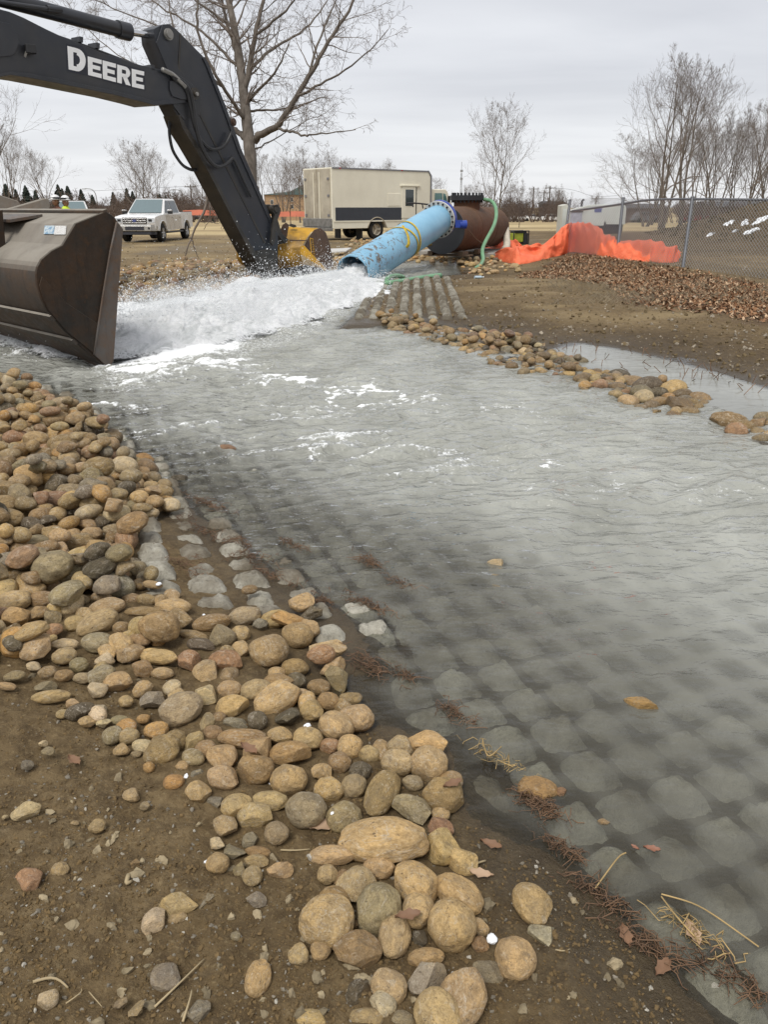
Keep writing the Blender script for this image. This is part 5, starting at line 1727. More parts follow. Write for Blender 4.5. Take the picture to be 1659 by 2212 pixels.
near_side = np.array([PQ(*p) for p in [(1300, 850), (1345, 760), (1400, 690), (1465, 670), (1520, 720), (1560, 840), (1580, 950), (1600, 1060), (1530, 1105), (1440, 1050), (1330, 980), (1260, 935), (1260, 880)]])
obj('bucket_side', MB().prism(near_side, np.array([0, .06, 0])), M['brownsteel'], exc, world=True, bevel=.008)
obj('bucket_brace', MB().prism([PQ(*p, -.03) for p in [(1260, 860), (1300, 850), (1400, 960), (1530, 1090), (1510, 1110), (1420, 1040), (1300, 960), (1258, 935)]], np.array([0, -.03, 0])), M['yellow'], exc, world=True, bevel=.005)
obj('warning_decal', MB().merge(MB().prism([PQ(*p, -.012) for p in [(1356, 770), (1394, 782), (1394, 790), (1362, 782), (1380, 960), (1414, 966), (1414, 974), (1370, 966)]], np.array([0, -.006, 0]))), M['yellow'], exc, world=True)
tk_m = MB()
for k in range(9):
    y = 800 + k * 18
    tk_m.prism([PQ(*p, -.012) for p in [(1378 + k * 1.5, y), (1394 + k * 2, y + 3), (1394 + k * 2, y + 9), (1378 + k * 1.5, y + 6)]], np.array([0, -.006, 0]))
obj('warning_decal', tk_m, M['yellow'], exc, world=True)
# curved yellow shell between the side and the arm
rows = []
top_e = [(1090, 640), (1160, 655), (1250, 682), (1340, 700), (1420, 680)]
prof_l = [(1110, 660, .55), (1060, 720, .35), (1010, 820, .15), (975, 920, .02), (958, 1010, .0), (985, 1110, .1), (1040, 1200, .3)]
prof_r = [(1440, 672, .5), (1360, 720, .3), (1305, 800, .12), (1270, 880, .02), (1262, 960, .0), (1290, 1060, .1), (1340, 1160, .3)]
gridP = np.zeros((7, 9, 3))
for i in range(7):
    for j in range(9):
        f = j / 8
        x = prof_l[i][0] * (1 - f) + prof_r[i][0] * f; y = prof_l[i][1] * (1 - f) + prof_r[i][1] * f
        gridP[i, j] = PQ(x, y, prof_l[i][2] * 1.2 + .05)
mbk = MB().grid(gridP).grid(gridP + np.array([0, .04, 0]))
sh = obj('bucket_shell', mbk, M['yellow'], exc, world=True, smooth=60)
obj('bucket_rib', MB().prism([PQ(*p, .0) for p in [(1150, 792), (1330, 796), (1332, 806), (1150, 802)]], np.array([0, -.05, 0])), M['brownsteel'], exc, world=True)
for (ox, dd) in ((0, .05), (110, .0)):
    obj('bucket_lug', MB().prism([PQ(x + ox, y, dd) for x, y in [(1075, 640), (1110, 616), (1140, 640), (1120, 760), (1060, 830), (1010, 860), (985, 940), (960, 930), (1000, 800), (1040, 720)]] if ox == 0 else [PQ(x, y, .5) for x, y in [(1140, 640), (1160, 628), (1210, 640), (1218, 662), (1190, 668), (1150, 655)]], np.array([0, .07, 0])), M['brownsteel'] if ox == 0 else M['armdirt'], exc, world=True, bevel=.006)
obj('bucket_pin', MB().lathe([(-.1, 0), (-.1, .11), (0, .11), (.015, .07), (.015, 0)], PQ(1052, 790, -.02), (.05, -1, 0), 18), M['armdirt'], exc, world=True, smooth=40)
obj('bucket_lug', MB().prism([PQ(*p, -.02) for p in [(960, 1000), (985, 990), (1060, 1010), (1085, 1060), (1050, 1080), (1035, 1010), (1005, 1010), (998, 1085), (968, 1085)]], np.array([0, -.05, 0])), M['yellow'], exc, world=True, bevel=.005)
dk = np.array([PQ(*p, .16) for p in [(975, 1060), (1290, 1060), (1530, 1110), (1480, 1250), (1250, 1300), (950, 1290), (820, 1120)]])
obj('bucket_floor_shade', MB().prism(dk, np.array([0, .5, 0])), M['black'], exc, world=True)  # bucket bottom in shadow: the shade is put into its black colour
cr_ = PQ(700, 930, .5)
obj('bucket_corner', MB().lathe([(-.15, 0), (-.13, .2), (0, .30), (.35, .32), (.7, .32), (.7, 0)], PQ(672, 925, .7), (.7, .3, -.1), 16), M['yellow'], exc, world=True, smooth=50)
plate('stick_foot', [(735, 900), (860, 880), (935, 905), (950, 1010), (930, 1150), (830, 1120), (770, 1060), (740, 960)], -.22, .235, M['armdirt'], .02, z3c)

# ------------------------------------------------------------------ blue discharge pipe
t = NT('blue_pipe_paint')
n1 = t.noise(2.0, 6, .6); n2 = t.noise(5.5, 7, .7, dist=.5); n3 = t.noise(24, 5, .6)
c = t.ramp(n1, (.3, (.19, .40, .56)), (.7, (.245, .475, .635)))
sx = t.n('ShaderNodeSeparateXYZ'); t.l(t.co('Object'), sx.inputs[0])
flk = t.math('MULTIPLY', t.ramp(n2, (.535, 0.0), (.57, 1.0)), t.attr('chip'))
c = t.mix(flk, c, t.mix(t.ramp(n3, (.45, 0), (.6, 1)), (.075, .058, .045), (.20, .17, .13)))
c = t.mix(t.math('MULTIPLY', t.ramp(n3, (.55, 0), (.75, .35)), t.attr('chip')), c, (.30, .36, .36))
M['pipe'] = t.set(c, .42, 0, None, .5)
M['flange'] = simple('white_flange_paint', (.58, .57, .54), .5, 0, .15, 6, 0, None, (.3, .27, .22), .4)
M['bolt'] = simple('dark_bolt', (.035, .03, .03), .5, .5)
M['blue_valve'] = simple('royal_blue_paint', (.02, .055, .32), .35)
M['strap'] = simple('yellow_webbing', (.62, .44, .035), .7, 0, .25, 20, .002, None, (.15, .12, .05), .35)

pe = W(762, 592, 18.2); pf = W(948, 474, 22.2)
pax = (pf - pe); PL = np.linalg.norm(pax); pax /= PL
RP = .435
pipe = thing('discharge_pipe', 'big light blue steel pipe gushing water into the stream', 'pipe', (pe[0], pe[1], 0.0))
nt_ = 40
prof = []
for k in range(nt_ + 1):
    f = k / nt_
    r = RP * (1 + .0 * f)
    if f > .86: r = RP * (1 - .07 * sstep(.86, .985, f))
    prof.append((f * (PL - .06), r))
inner = [(t_, r - .025) for t_, r in prof[::-1]]
mbp = MB().lathe(prof + inner, pe, pax, 56, True)
barrel = obj('barrel', mbp, M['pipe'], pipe, world=True, smooth=50)
Vp = mbp.verts()
along = (Vp - pe) @ pax / PL
upn = (Vp - pe) - np.outer((Vp - pe) @ pax, pax)
upz = upn[:, 2] / np.maximum(np.linalg.norm(upn, axis=1), 1e-6)
chip = np.clip(sstep(.60, .12, along) * (sstep(-.35, .5, upz)) * 1.0 + .75 * sstep(.16, .02, along) * .9 + .2, 0, 1) * sstep(.62, .45, along)
chip = np.maximum(chip, .18 * sstep(.95, 1.0, along))
set_attr(barrel.data, 'chip', chip)
fl = MB().lathe([(PL - .07, RP * .9), (PL - .07, RP * 1.17), (PL - .005, RP * 1.17), (PL - .005, RP * .9), (PL - .07, RP * .9)], pe, pax, 56)
flo = obj('flange', fl, M['flange'], pipe, world=True, smooth=40)
u_a = np.cross(pax, [0, 0, 1.0]); u_a /= np.linalg.norm(u_a); u_b = np.cross(pax, u_a)
proto = None
for k in range(20):
    a = 2 * math.pi * (k + .3) / 20
    c = pe + pax * (PL - .07) + (u_a * math.cos(a) + u_b * math.sin(a)) * RP * 1.06
    m_ = MB().lathe([(-.035, 0), (-.035, .028), (.0, .028), (.002, 0)], c, pax, 6)
    o = obj('bolt', MBshift(m_, -ORG[pipe.name]), M['bolt'], flo)
ve = pe + pax * PL
vo = thing('butterfly_valve', 'royal blue butterfly valve clamped between the white flange and the tank', 'valve', (ve[0], ve[1], .2))
obj('body', MB().lathe([(0, RP * .9), (0, RP * 1.10), (.05, RP * 1.16), (.16, RP * 1.16), (.20, RP * 1.1), (.20, RP * .9)], ve, pax, 48), M['blue_valve'], vo, world=True, smooth=40)
gb = W(1000, 485, 22.1)
gbm = MB().lathe([(-.1, 0), (-.1, .10), (.1, .12), (.1, 0)], gb, (1, .2, 0), 16); gbm.box(gb + np.array([-.12, 0, .02]), (.2, .16, .2))
obj('gearbox', gbm, M['blue_valve'], vo, world=True, smooth=40)
hs = [W(x, y, 22.5) for x, y in ((877, 440), (884, 437), (905, 440), (930, 441))]
hw = thing('valve_handle', 'dark steel handle bar lying on top of the blue pipe near the flange', 'handle bar', tuple(hs[1]))
obj('bar', MB().tube(bez([W(877, 440, 22.6), W(895, 438, 22.6), (W(927, 442, 22.6))], 10), .022, 8), M['bolt'], hw, world=True, smooth=180)
obj('stem', MB().tube([W(888, 439, 22.6), W(893, 447, 22.6)], .018, 8), M['bolt'], hw, world=True)
obj('stem', MB().tube([W(912, 440, 22.6), W(914, 450, 22.6)], .018, 8), M['bolt'], hw, world=True)
# lifting strap slung round the pipe
def ring_at(f, tilt, r, width, side=u_a, n=56, sag=0.0, sl=0.0):
    m = MB()
    a = np.linspace(0, 2 * math.pi, n)
    rows_ = []
    for w_ in (-width / 2, width / 2):
        c = np.cos(a); s = np.sin(a)
        p = pe + np.outer(f * PL + tilt * c + sl * s + w_, pax) + r * (np.outer(c, u_a) + np.outer(s, u_b))
        p[:, 2] -= sag * np.clip(-( (np.outer(c, u_a) + np.outer(s, u_b))[:, 2]), 0, 1)
        rows_.append(p)
    P = np.stack(rows_, 0)
    P2 = P.copy()
    ctr = pe + np.outer(((P.reshape(-1, 3) - pe) @ pax), pax)
    nn = P.reshape(-1, 3) - ctr; nn /= np.linalg.norm(nn, axis=1, keepdims=True)
    P2 = (P.reshape(-1, 3) + nn * .008).reshape(P.shape)
    m.grid(P); m.grid(P2[::-1])
    return m


st = thing('lifting_strap', 'yellow webbing strap slung loosely round the blue pipe', 'strap', tuple(pe + pax * PL * .55))
obj('loop', ring_at(.50, .16, RP * 1.02, .075, sag=.0, sl=.10), M['strap'], st, world=True, smooth=180)
obj('loop', ring_at(.585, -.14, RP * 1.03, .075, sag=.0, sl=-.05), M['strap'], st, world=True, smooth=180)
Ptail = bez([W(870, 487, 19.62), W(882, 507, 19.58), (W(884, 527, 19.55)), W(878, 536, 19.6), W(862, 532, 19.55), W(848, 520, 19.5)], 30)
obj('tail', MB().tube(Ptail, .045, 8, flat=.18), M['strap'], st, world=True, smooth=180)

# ------------------------------------------------------------------ rusty manifold tank
ta = W(957, 497, 23.3); tb = W(1064, 490, 28.0)
tax = tb - ta; TL = np.linalg.norm(tax); tax /= TL
RT = .67
tank = thing('manifold_tank', 'rusty brown steel tank with a dark end plate and a bolted top flange', 'tank', (ta[0], ta[1], .15))
obj('shell', MB().lathe([(0.02, 0), (.02, RT)] + [(x, RT) for x in np.linspace(.3, TL - .25, 14)] + [(TL - .1, RT * .97), (TL, RT * .7), (TL + .06, 0)], ta, tax, 56), M['tank'], tank, world=True, smooth=40)
obj('end_plate', MB().lathe([(-.05, 0), (-.05, RT * 1.03), (.02, RT * 1.03), (.02, 0)], ta, tax, 64), M['tankdark'], tank, world=True, smooth=40)
for f in (.36, .68):
    obj('weld_seam', MB().lathe([(TL * f, RT * .99), (TL * f + .02, RT * 1.012), (TL * f + .05, RT * .99)], ta, tax, 56), M['tank'], tank, world=True, smooth=40)
nc = W(1009, 442, 25.2)
nrad = .43
nz_o = obj('nozzle', MB().lathe([(-.75, nrad), (.16, nrad)], nc, (0, 0, 1), 40), M['tank'], tank, world=True, smooth=40)
tf = obj('top_flange', MB().lathe([(.13, nrad), (.13, nrad * 1.27), (.205, nrad * 1.27), (.21, nrad * 1.27), (.28, nrad * 1.27), (.28, 0)], nc, (0, 0, 1), 48), M['tankdark'], tank, world=True, smooth=30)
for k in range(24):
    a = 2 * math.pi * k / 24
    c = nc + np.array([math.cos(a), math.sin(a), 0]) * nrad * 1.14
    m_ = MB().lathe([(.06, 0), (.06, .026), (.36, .026), (.36, 0)], c, (0, 0, 1), 6)
    obj('bolt', MBshift(m_, -ORG[tank.name]), M['tankdark'], tf)
lugp = W(1002, 494, 23.2)
rm = MB().tube(bez([W(936, 500, 22.9), W(937, 515, 22.9), W(936, 524, 22.9)], 8), .012, 6)
rr_ = simple('red_paint', (.45, .02, .02), .4); M['red'] = rr_
obj('drain_lever', rm, M['red'], tank, world=True, smooth=180)
obj('drain_valve', MB().lathe([(-.06, 0), (-.06, .05), (.06, .05), (.06, 0)], W(929, 528, 22.9), (1, 0, .3), 12), simple('brass', (.35, .24, .09), .35, .9), tank, world=True, smooth=40)
# timbers and slab below
def timber(x, y, s, rz, lab):
    z = s[2] / 2
    m = MB().box((0, 0, z), s)
    o = solo('timber_block', m, M['timber'], lab, 'timber', 'timbers under the tank', bevel=.012, org=np.zeros(3))
    return o


g0 = Gt(960, 552)
slab_p = [Gt(a, b, 4) for a, b in ((905, 553), (1075, 560), (1110, 545), (950, 541))]
zs = max(p[2] for p in slab_p) + .10
mb_s = MB().hexa([(*p[:2], p[2] - .2) for p in slab_p] + [(*p[:2], zs) for p in slab_p])
M['concrete'] = simple('pale_concrete', (.33, .31, .275), .9, 0, .25, 4, .004)
solo('concrete_slab', mb_s, M['concrete'], 'low grey concrete slab under the rusty tank', 'concrete slab', bevel=.015)
azt = math.atan2(tax[1], tax[0])
for f, lab in ((.10, 'timber cribbing under the dark end plate of the tank'), (.40, 'timber cribbing under the middle of the rusty tank')):
    c = ta + tax * TL * f
    zb_ = c[2] - RT
    h_ = zb_ - zs
    m = MB()
    ctr = np.array([c[0], c[1], zs])
    cr_o = thing('timber_cribbing', lab, 'timber', tuple(ctr))
    cr_o.rotation_euler = (0, 0, azt)
    nl = 2
    for q in range(nl):
        for sgn in (-1, 1):
            m_ = MB().box((sgn * .16 if q == 0 else 0, 0 if q == 0 else sgn * .5, (q + .5) * h_ / nl), (.14, 1.5, h_ / nl - .004) if q == 0 else (.55, .16, h_ / nl + .1))
            obj('beam', m_, M['timber'], cr_o, bevel=.01)
# hoses
M['green'] = simple('green_hose', (.165, .33, .185), .45, 0, .2, 5)
hp = [W(1046, 431, 25.0), W(1062, 433, 24.8), W(1072, 446, 24.6), W(1073, 470, 24.2), W(1066, 492, 23.9), W(1052, 516, 23.6), W(1043, 534, 23.4), W(1042, 548, 23.2), W(1045, 560, 23.0), W(1040, 572, 22.4), W(1028, 580, 21.6)]
solo('green_hose', MB().tube(bez(hp, 60), .058, 10), M['green'], 'long pale green hose draped over the rusty tank down to the pool', 'hose', smooth=180)
hp2 = [G(832, 612, .06), G(850, 611, .06), G(880, 606, .07), G(915, 600, .08), G(952, 595, .1)]
solo('green_hose', MB().tube(bez(hp2, 40), .06, 10), M['green'], 'short green hose lying on the block apron beside the pipe mouth', 'hose', smooth=180)
hp3 = [G(835, 604, .1), G(842, 597, .14), G(860, 595, .12), G(872, 599, .06)]
solo('green_hose', MB().tube(bez(hp3, 20), .05, 8), M['green'], 'dark green loop of hose behind the short green hose', 'hose', smooth=180)
cb_ = bez([W(1001, 484, 22.2), W(1015, 500, 22.5), W(1030, 519, 23), W(1058, 534, 24), W(1085, 538, 25.5)], 30)
solo('cable', MB().tube(cb_, .011, 6), M['timber'], 'thin brown cable running from the blue valve along the tank', 'cable', smooth=180)
# board leaning on stones left of the pipe, black pump beyond the tank, bottle on the dirt
bp = [Gt(700, 549), Gt(790, 538)]
bd_ = MB().hexa([W(688, 548, 25.6), W(748, 545, 25.6), W(760, 538, 26.6), W(700, 541, 26.6)] + [W(a, b, c) + np.array([0, 0, .05]) for a, b, c in ((688, 548, 25.6), (748, 545, 25.6), (760, 538, 26.6), (700, 541, 26.6))])
solo('grey_board', bd_, M['flange'], 'pale grey board lying on the stones left of the blue pipe', 'board', bevel=.008)
pg = W(1119, 528, 31)
pump = thing('portable_pump', 'small black pump with yellow green housing beside the orange tarp', 'pump', (pg[0], pg[1], gz(pg[0], pg[1])), .4)
pz = ORG[pump.name][2]
obj('frame', MB().tube([(-.35, -.22, 0), (-.35, -.22, .55), (.35, -.22, .55), (.35, -.22, 0)], .025, 8).tube([(-.35, .22, 0), (-.35, .22, .55), (.35, .22, .55), (.35, .22, 0)], .025, 8), M['black'], pump, smooth=40)
obj('housing', MB().box((-.08, 0, .3), (.42, .36, .34)), simple('pump_green', (.30, .34, .03), .5), pump, bevel=.03)
obj('fuel_tank', MB().box((.0, 0, .50), (.55, .36, .1)), M['black'], pump, bevel=.03)
obj('panel', MB().box((.24, -.03, .26), (.2, .34, .42)), M['black'], pump, bevel=.02)
M['hosewhite'] = simple('cream_hose', (.55, .50, .40), .6)
wh_ = [W(1092, 492, 27.6), W(1094, 512, 27.4), W(1096, 532, 27.2), W(1090, 540, 27.0)]
solo('cream_hose', MB().tube(bez(wh_, 16), .13, 12), M['hosewhite'], 'cream coloured flat hose hanging behind the far end of the tank', 'hose', smooth=180)
bt = Gt(1034, 602)
bo = thing('water_bottle', 'small clear plastic water bottle lying on the dirt', 'bottle', tuple(bt), .3)
M['clear'] = simple('pale_plastic', (.50, .62, .70), .12)
obj('body', MB().lathe([(-.1, 0), (-.1, .033), (.06, .033), (.09, .014), (.11, .014)], (0, 0, .033), (1, 0, 0), 12), M['clear'], bo, smooth=50)
obj('cap', MB().lathe([(.11, .016), (.13, .016), (.13, 0)], (0, 0, .033), (1, 0, 0), 10), M['decal_white'], bo)

# ------------------------------------------------------------------ orange tarpaulin heaps
t = NT('orange_tarp')
n1 = t.noise(3, 5, .6)
c = t.ramp(n1, (.3, (.80, .135, .05)), (.7, (.90, .21, .095)))
wv = t.noise(34, 4, .65, dist=1.0)
M['tarp'] = t.set(c, .55, 0, t.bump(t.math('ADD', t.noise(7, 5, .65, dist=1.2), t.math('MULTIPLY', wv, .25)), .10, .55), .4)


def tarp(name, label, spine, seed, n=70, m=46):
    """spine: (photo x, base y, top y, half depth) along the heap; folds run down from the crest"""
    S = np.array(spine, float)
    f = np.linspace(0, 1, n); t_ = np.linspace(0, 1, len(S))
    X = np.interp(f, t_, S[:, 0]); YB = np.interp(f, t_, S[:, 1]); YT = np.interp(f, t_, S[:, 2]); HD = np.interp(f, t_, S[:, 3])
    P = np.zeros((n, m, 3))
    for i in range(n):
        g = Gt(X[i], YB[i], 4)
        d = project(g)[2] + HD[i] * .9
        top = W(X[i], YT[i], d)
        hgt = max(.03, top[2] - g[2])
        dirn = np.array([g[0], g[1], 0]); dirn /= np.linalg.norm(dirn)
        for j in range(m):
            s = j / (m - 1) * 2 - 1                 # -1 near foot, +1 far foot
            q = 1 - abs(s) ** 1.7
            base = g + dirn * HD[i] * (1 + s) 
            zb2 = g[2] * 1.0
            P[i, j] = base; P[i, j, 2] = zb2 + hgt * q
    for _ in range(6):
        P[1:-1] = .5 * P[1:-1] + .25 * (P[:-2] + P[2:])
    seg_ = np.linalg.norm(P[-1, m // 2, :2] - P[0, m // 2, :2])
    a = np.arange(n)[:, None] / n * seg_; b = np.arange(m)[None, :] / m * 1.6
    w1_ = .5 * fbm(a * .9, b * 1.1, seed + 7, 2)
    rid_ = 1 - np.abs(fbm(a * 1.7 + b * .5 + w1_, b * .55 - a * .25 + w1_, seed, 3, .5)) * 1.8
    fold2 = fbm(a * 3.4 + w1_ * 2, b * 2.6, seed + 3, 3)
    edge = np.sin(np.pi * np.arange(m)[None, :] / (m - 1)).clip(0, 1) ** .5
    amp = (.24 * (rid_ - .35) + .07 * fold2) * (HD[:, None] / .8).clip(.5, 1.2)
    P[:, :, 2] += amp * edge * .55
    P[:, :, 1] -= amp * 1.3 * edge
    P[:, :, 0] += .07 * fold2 * edge
    P[:, :, 2] = np.maximum(P[:, :, 2], terrain(P[:, :, 0].ravel(), P[:, :, 1].ravel(), False).reshape(n, m) + .005)
    return solo(name, MB().grid(P), M['tarp'], label, 'tarpaulin', 'orange tarpaulin heaps', smooth=180)


tarp('orange_tarp', 'low rolled orange tarpaulin against the far end of the rusty tank', [(1048, 543, 538, .35), (1055, 546, 521, .5), (1072, 548, 514, .6), (1095, 546, 512, .6), (1115, 545, 519, .5), (1126, 545, 534, .3)], 3)
tarp('orange_tarp', 'crumpled orange tarpaulin pulled up against the leaning fence post', [(1062, 558, 550, .3), (1085, 566, 540, .8), (1112, 573, 536, 1.1), (1140, 570, 534, 1.2), (1168, 565, 530, 1.2), (1190, 558, 514, 1.1), (1210, 553, 491, .9), (1226, 549, 484, .8)], 5)
tarp('orange_tarp', 'long orange tarpaulin slumped behind the chain link fence', [(1222, 548, 486, .8), (1236, 545, 483, .9), (1262, 548, 485, 1.0), (1285, 552, 498, 1.0), (1310, 556, 513, .9), (1335, 560, 522, .8), (1365, 563, 521, .8), (1395, 566, 522, .8), (1430, 568, 529, .7), (1455, 568, 533, .6), (1468, 566, 545, .3)], 9, 110)

# ------------------------------------------------------------------ chain link fence
M['galv'] = simple('galvanised_steel', (.135, .14, .15), .5, .35, .2, 5)
M['wire'] = simple('fence_wire', (.36, .365, .37), .5, .2, .1)
fence = thing('chain_link_fence', 'leaning grey chain link fence along the leaf covered verge', 'fence', tuple(Gt(1332, 558)))
posts = [((1217, 549), (1232, 434), 0), ((1333, 557), (1347, 430), 0), ((1476, 578), (1497, 428), 0), ((1730, 612), (1752, 428), 0)]
PB_, PT_ = [], []
for (b, tp, _) in posts:
    pb2 = Gt(*b, 5); d = project(pb2)[2]
    pt2 = W(*tp, d + .05)
    PB_.append(pb2); PT_.append(pt2)
    mpost = MB().tube([pb2 - (pt2 - pb2) * .08, pt2], .042, 10)
    mpost.lathe([(0, .05), (.03, .05), (.06, 0)], pt2, pt2 - pb2, 10)
    obj('post', mpost, M['galv'], fence, world=True, smooth=40)
rail_px = [((1237, 456), .0), ((1345, 441), .0), ((1400, 431), .0), ((1497, 430), .0), ((1660, 432), .0), ((1752, 434), 0)]
dep_p = [project(p)[2] for p in PT_]
xs_p = [1232, 1347, 1497, 1752]
rp = [W(x, y, np.interp(x, xs_p, dep_p)) for ((x, y), _) in rail_px]
obj('top_rail', MB().tube(bez(rp, 40), .03, 8), M['galv'], fence, world=True, smooth=180)


def panel(b0, t0, b1, t1, name='wire_mesh', pitch=.095):
    m = MB()
    w = np.linalg.norm(b1 - b0); h = np.linalg.norm(t0 - b0)
    def S(u, v):
        p = (1 - v) * ((1 - u) * b0 + u * b1) + v * ((1 - u) * t0 + u * t1)
        p = p + np.array([0, .05 * math.sin(u * 3.1) * math.sin(v * 3.1), 0])
        return p
    n = int((w + h) / pitch)
    for sgn in (1, -1):
        for k in range(n):
            s0 = k * pitch
            # line x = s0 - y (or mirrored)
            y0, x0 = 0.0, s0
            y1, x1 = h, s0 - h
            if x0 > w: y0 = s0 - w; x0 = w
            if x1 < 0: y1 = s0; x1 = 0.0
            if y1 <= y0: continue
            ux0, ux1 = x0 / w, x1 / w
            if sgn < 0: ux0, ux1 = 1 - ux0, 1 - ux1
            P = [S(ux0 + (ux1 - ux0) * q, (y0 + (y1 - y0) * q) / h) for q in (0, .5, 1)]
            m.tube(P, .0046, 3, False)
    obj(name, m, M['wire'], fence, world=True, smooth=180)


for i in range(3):
    t0 = PT_[i].copy(); t1 = PT_[i + 1].copy()
    if i == 0:
        t0 = PT_[0] + np.array([0, 0, .06]); t1 = PT_[1] + np.array([0, 0, .03])
    panel(PB_[i], t0, PB_[i + 1], t1)

# ------------------------------------------------------------------ white towable generator behind the fence
gp = Gt(1312, 512)
gd = 34.0
gl_ = W(1290, 470, gd)
gen = thing('generator', 'white boxy generator with a black base behind the chain link fence', 'generator', (gl_[0], gl_[1], gz(gl_[0], gl_[1])), R(-12))
gzb = ORG[gen.name][2]
M['gwhite'] = simple('generator_white', (.60, .62, .58), .45, 0, .1, 2, 0, None, (.35, .34, .28), .35)
topz = W(1312, 441, gd)[2] - gzb
hw_ = 1.22
obj('enclosure', MB().prism([(-hw_, -.5, .55), (hw_ * .93, -.5, .70), (hw_ * .95, -.5, topz - .12), (hw_ * .85, -.5, topz), (-hw_ * .3, -.5, topz - .02), (-hw_ * .97, -.5, topz - .22)], (0, 1.1, 0)), M['gwhite'], gen, bevel=.05)
obj('base', MB().prism([(-.15, -.46, .15), (hw_ * .9, -.46, .2), (hw_ * .92, -.46, .72), (-.35, -.46, .62)], (0, 1.02, 0)), M['black'], gen, bevel=.03)
obj('door', MB().box((-.1, -.512, topz * .62), (.8, .02, topz * .5)), M['gwhite'], gen, bevel=.006)
obj('door', MB().box((.78, -.512, topz * .64), (.8, .02, topz * .46)), M['gwhite'], gen, bevel=.006)
M['bluepanel'] = simple('blue_label', (.10, .12, .30), .5)
obj('label_plate', MB().box((.0, -.53, topz * .82), (.3, .01, .16)), M['bluepanel'], gen)
obj('control_panel', MB().box((-.9, -.515, topz * .55), (.5, .04, topz * .42)), simple('panel_lilac', (.42, .43, .50), .5, 0, .3, 9), gen, bevel=.01)
obj('panel_trim', MB().box((-.9, -.545, topz * .78), (.55, .02, .05)), M['black'], gen)
obj('exhaust', MB().tube([(-.7, 0, topz - .1), (-.7, 0, topz + .12), (-.62, 0, topz + .2)], .05, 8), M['black'], gen, smooth=40)
bx_ = W(1215, 470, 34.5)
bxo = thing('utility_cabinet', 'narrow cream cabinet standing left of the white generator', 'cabinet', (bx_[0], bx_[1], gz(bx_[0], bx_[1])), R(10))
hz_ = W(1215, 441, 34.5)[2] - ORG[bxo.name][2]
obj('body', MB().prism([(-.14, -.25, 0), (.14, -.25, 0), (.16, -.25, hz_ - .1), (.08, -.25, hz_), (-.16, -.25, hz_ - .05)], (0, .5, 0)), simple('cabinet_cream', (.55, .54, .47), .5, 0, .12), bxo, bevel=.03)
obj('door', MB().box((0, -.265, hz_ * .55), (.2, .02, hz_ * .6)), M['gwhite'], bxo, bevel=.008)

# ------------------------------------------------------------------ vehicles
M['carwhite'] = simple('white_car_paint', (.80, .80, .79), .25, 0, .06, 1.5, 0, .5, (.42, .38, .32), .25)
M['pearl'] = simple('pearl_lower_paint', (.60, .565, .51), .3, 0, .06, 1.5, 0, .5, (.38, .33, .27), .3)
t = NT('tinted_glass'); M['glass'] = t.set((.045, .06, .065), .04, 0, None, .6)
t = NT('windscreen_glass'); M['wind'] = t.set((.14, .19, .20), .03, 0, None, .7)
M['chrome'] = simple('chrome', (.62, .62, .62), .15, 1.0, .05)
M['tyre'] = simple('tyre_rubber', (.016, .016, .016), .8, 0, .3, 9, 0, .3, (.08, .065, .045), .4)
M['rim'] = simple('alloy_rim', (.45, .45, .45), .3, .85, .1)
M['lens'] = simple('lamp_lens', (.55, .57, .58), .1)
M['amber'] = simple('amber_lens', (.5, .18, .02), .2)
M['plate_dark'] = simple('dark_valance', (.035, .036, .045), .55)


def wheel(parent, x, y, r, w, side, rim_mat=None, spokes=6):
    c = (x, y, r)
    wh = obj('wheel', MB().lathe([(-w / 2, r * .62), (-w / 2, r * .9), (-w / 2 + .03, r), (w / 2 - .03, r), (w / 2, r * .9), (w / 2, r * .62)], c, (0, 1, 0), 28), M['tyre'], parent, smooth=40)
    o = side * (w / 2 - .04)
    rm = MB().lathe([(-.02 * side, r * .64), (o + .0, r * .64), (o + .03 * side, r * .60), (o - .05 * side, r * .5), (o - .06 * side, 0)], c, (0, 1, 0), 24)
    for k in range(spokes):
        a = 2 * math.pi * k / spokes
        d = np.array([math.cos(a), 0, math.sin(a)])
        p0 = np.array(c) + np.array([0, o, 0]); p1 = p0 + d * r * .58
        rm.tube([p0, p1], r * .09, 6)
    rm.lathe([(o - .02 * side, r * .16), (o + .03 * side, r * .14), (o + .03 * side, 0)], c, (0, 1, 0), 12)
    obj('rim', rm, rim_mat or M['rim'], wh, smooth=40)
    return wh


def arch(xc, r, z0, n=9):
    return [(xc + r * math.cos(a), z0 + r * math.sin(a)) for a in np.linspace(0, math.pi, n)]


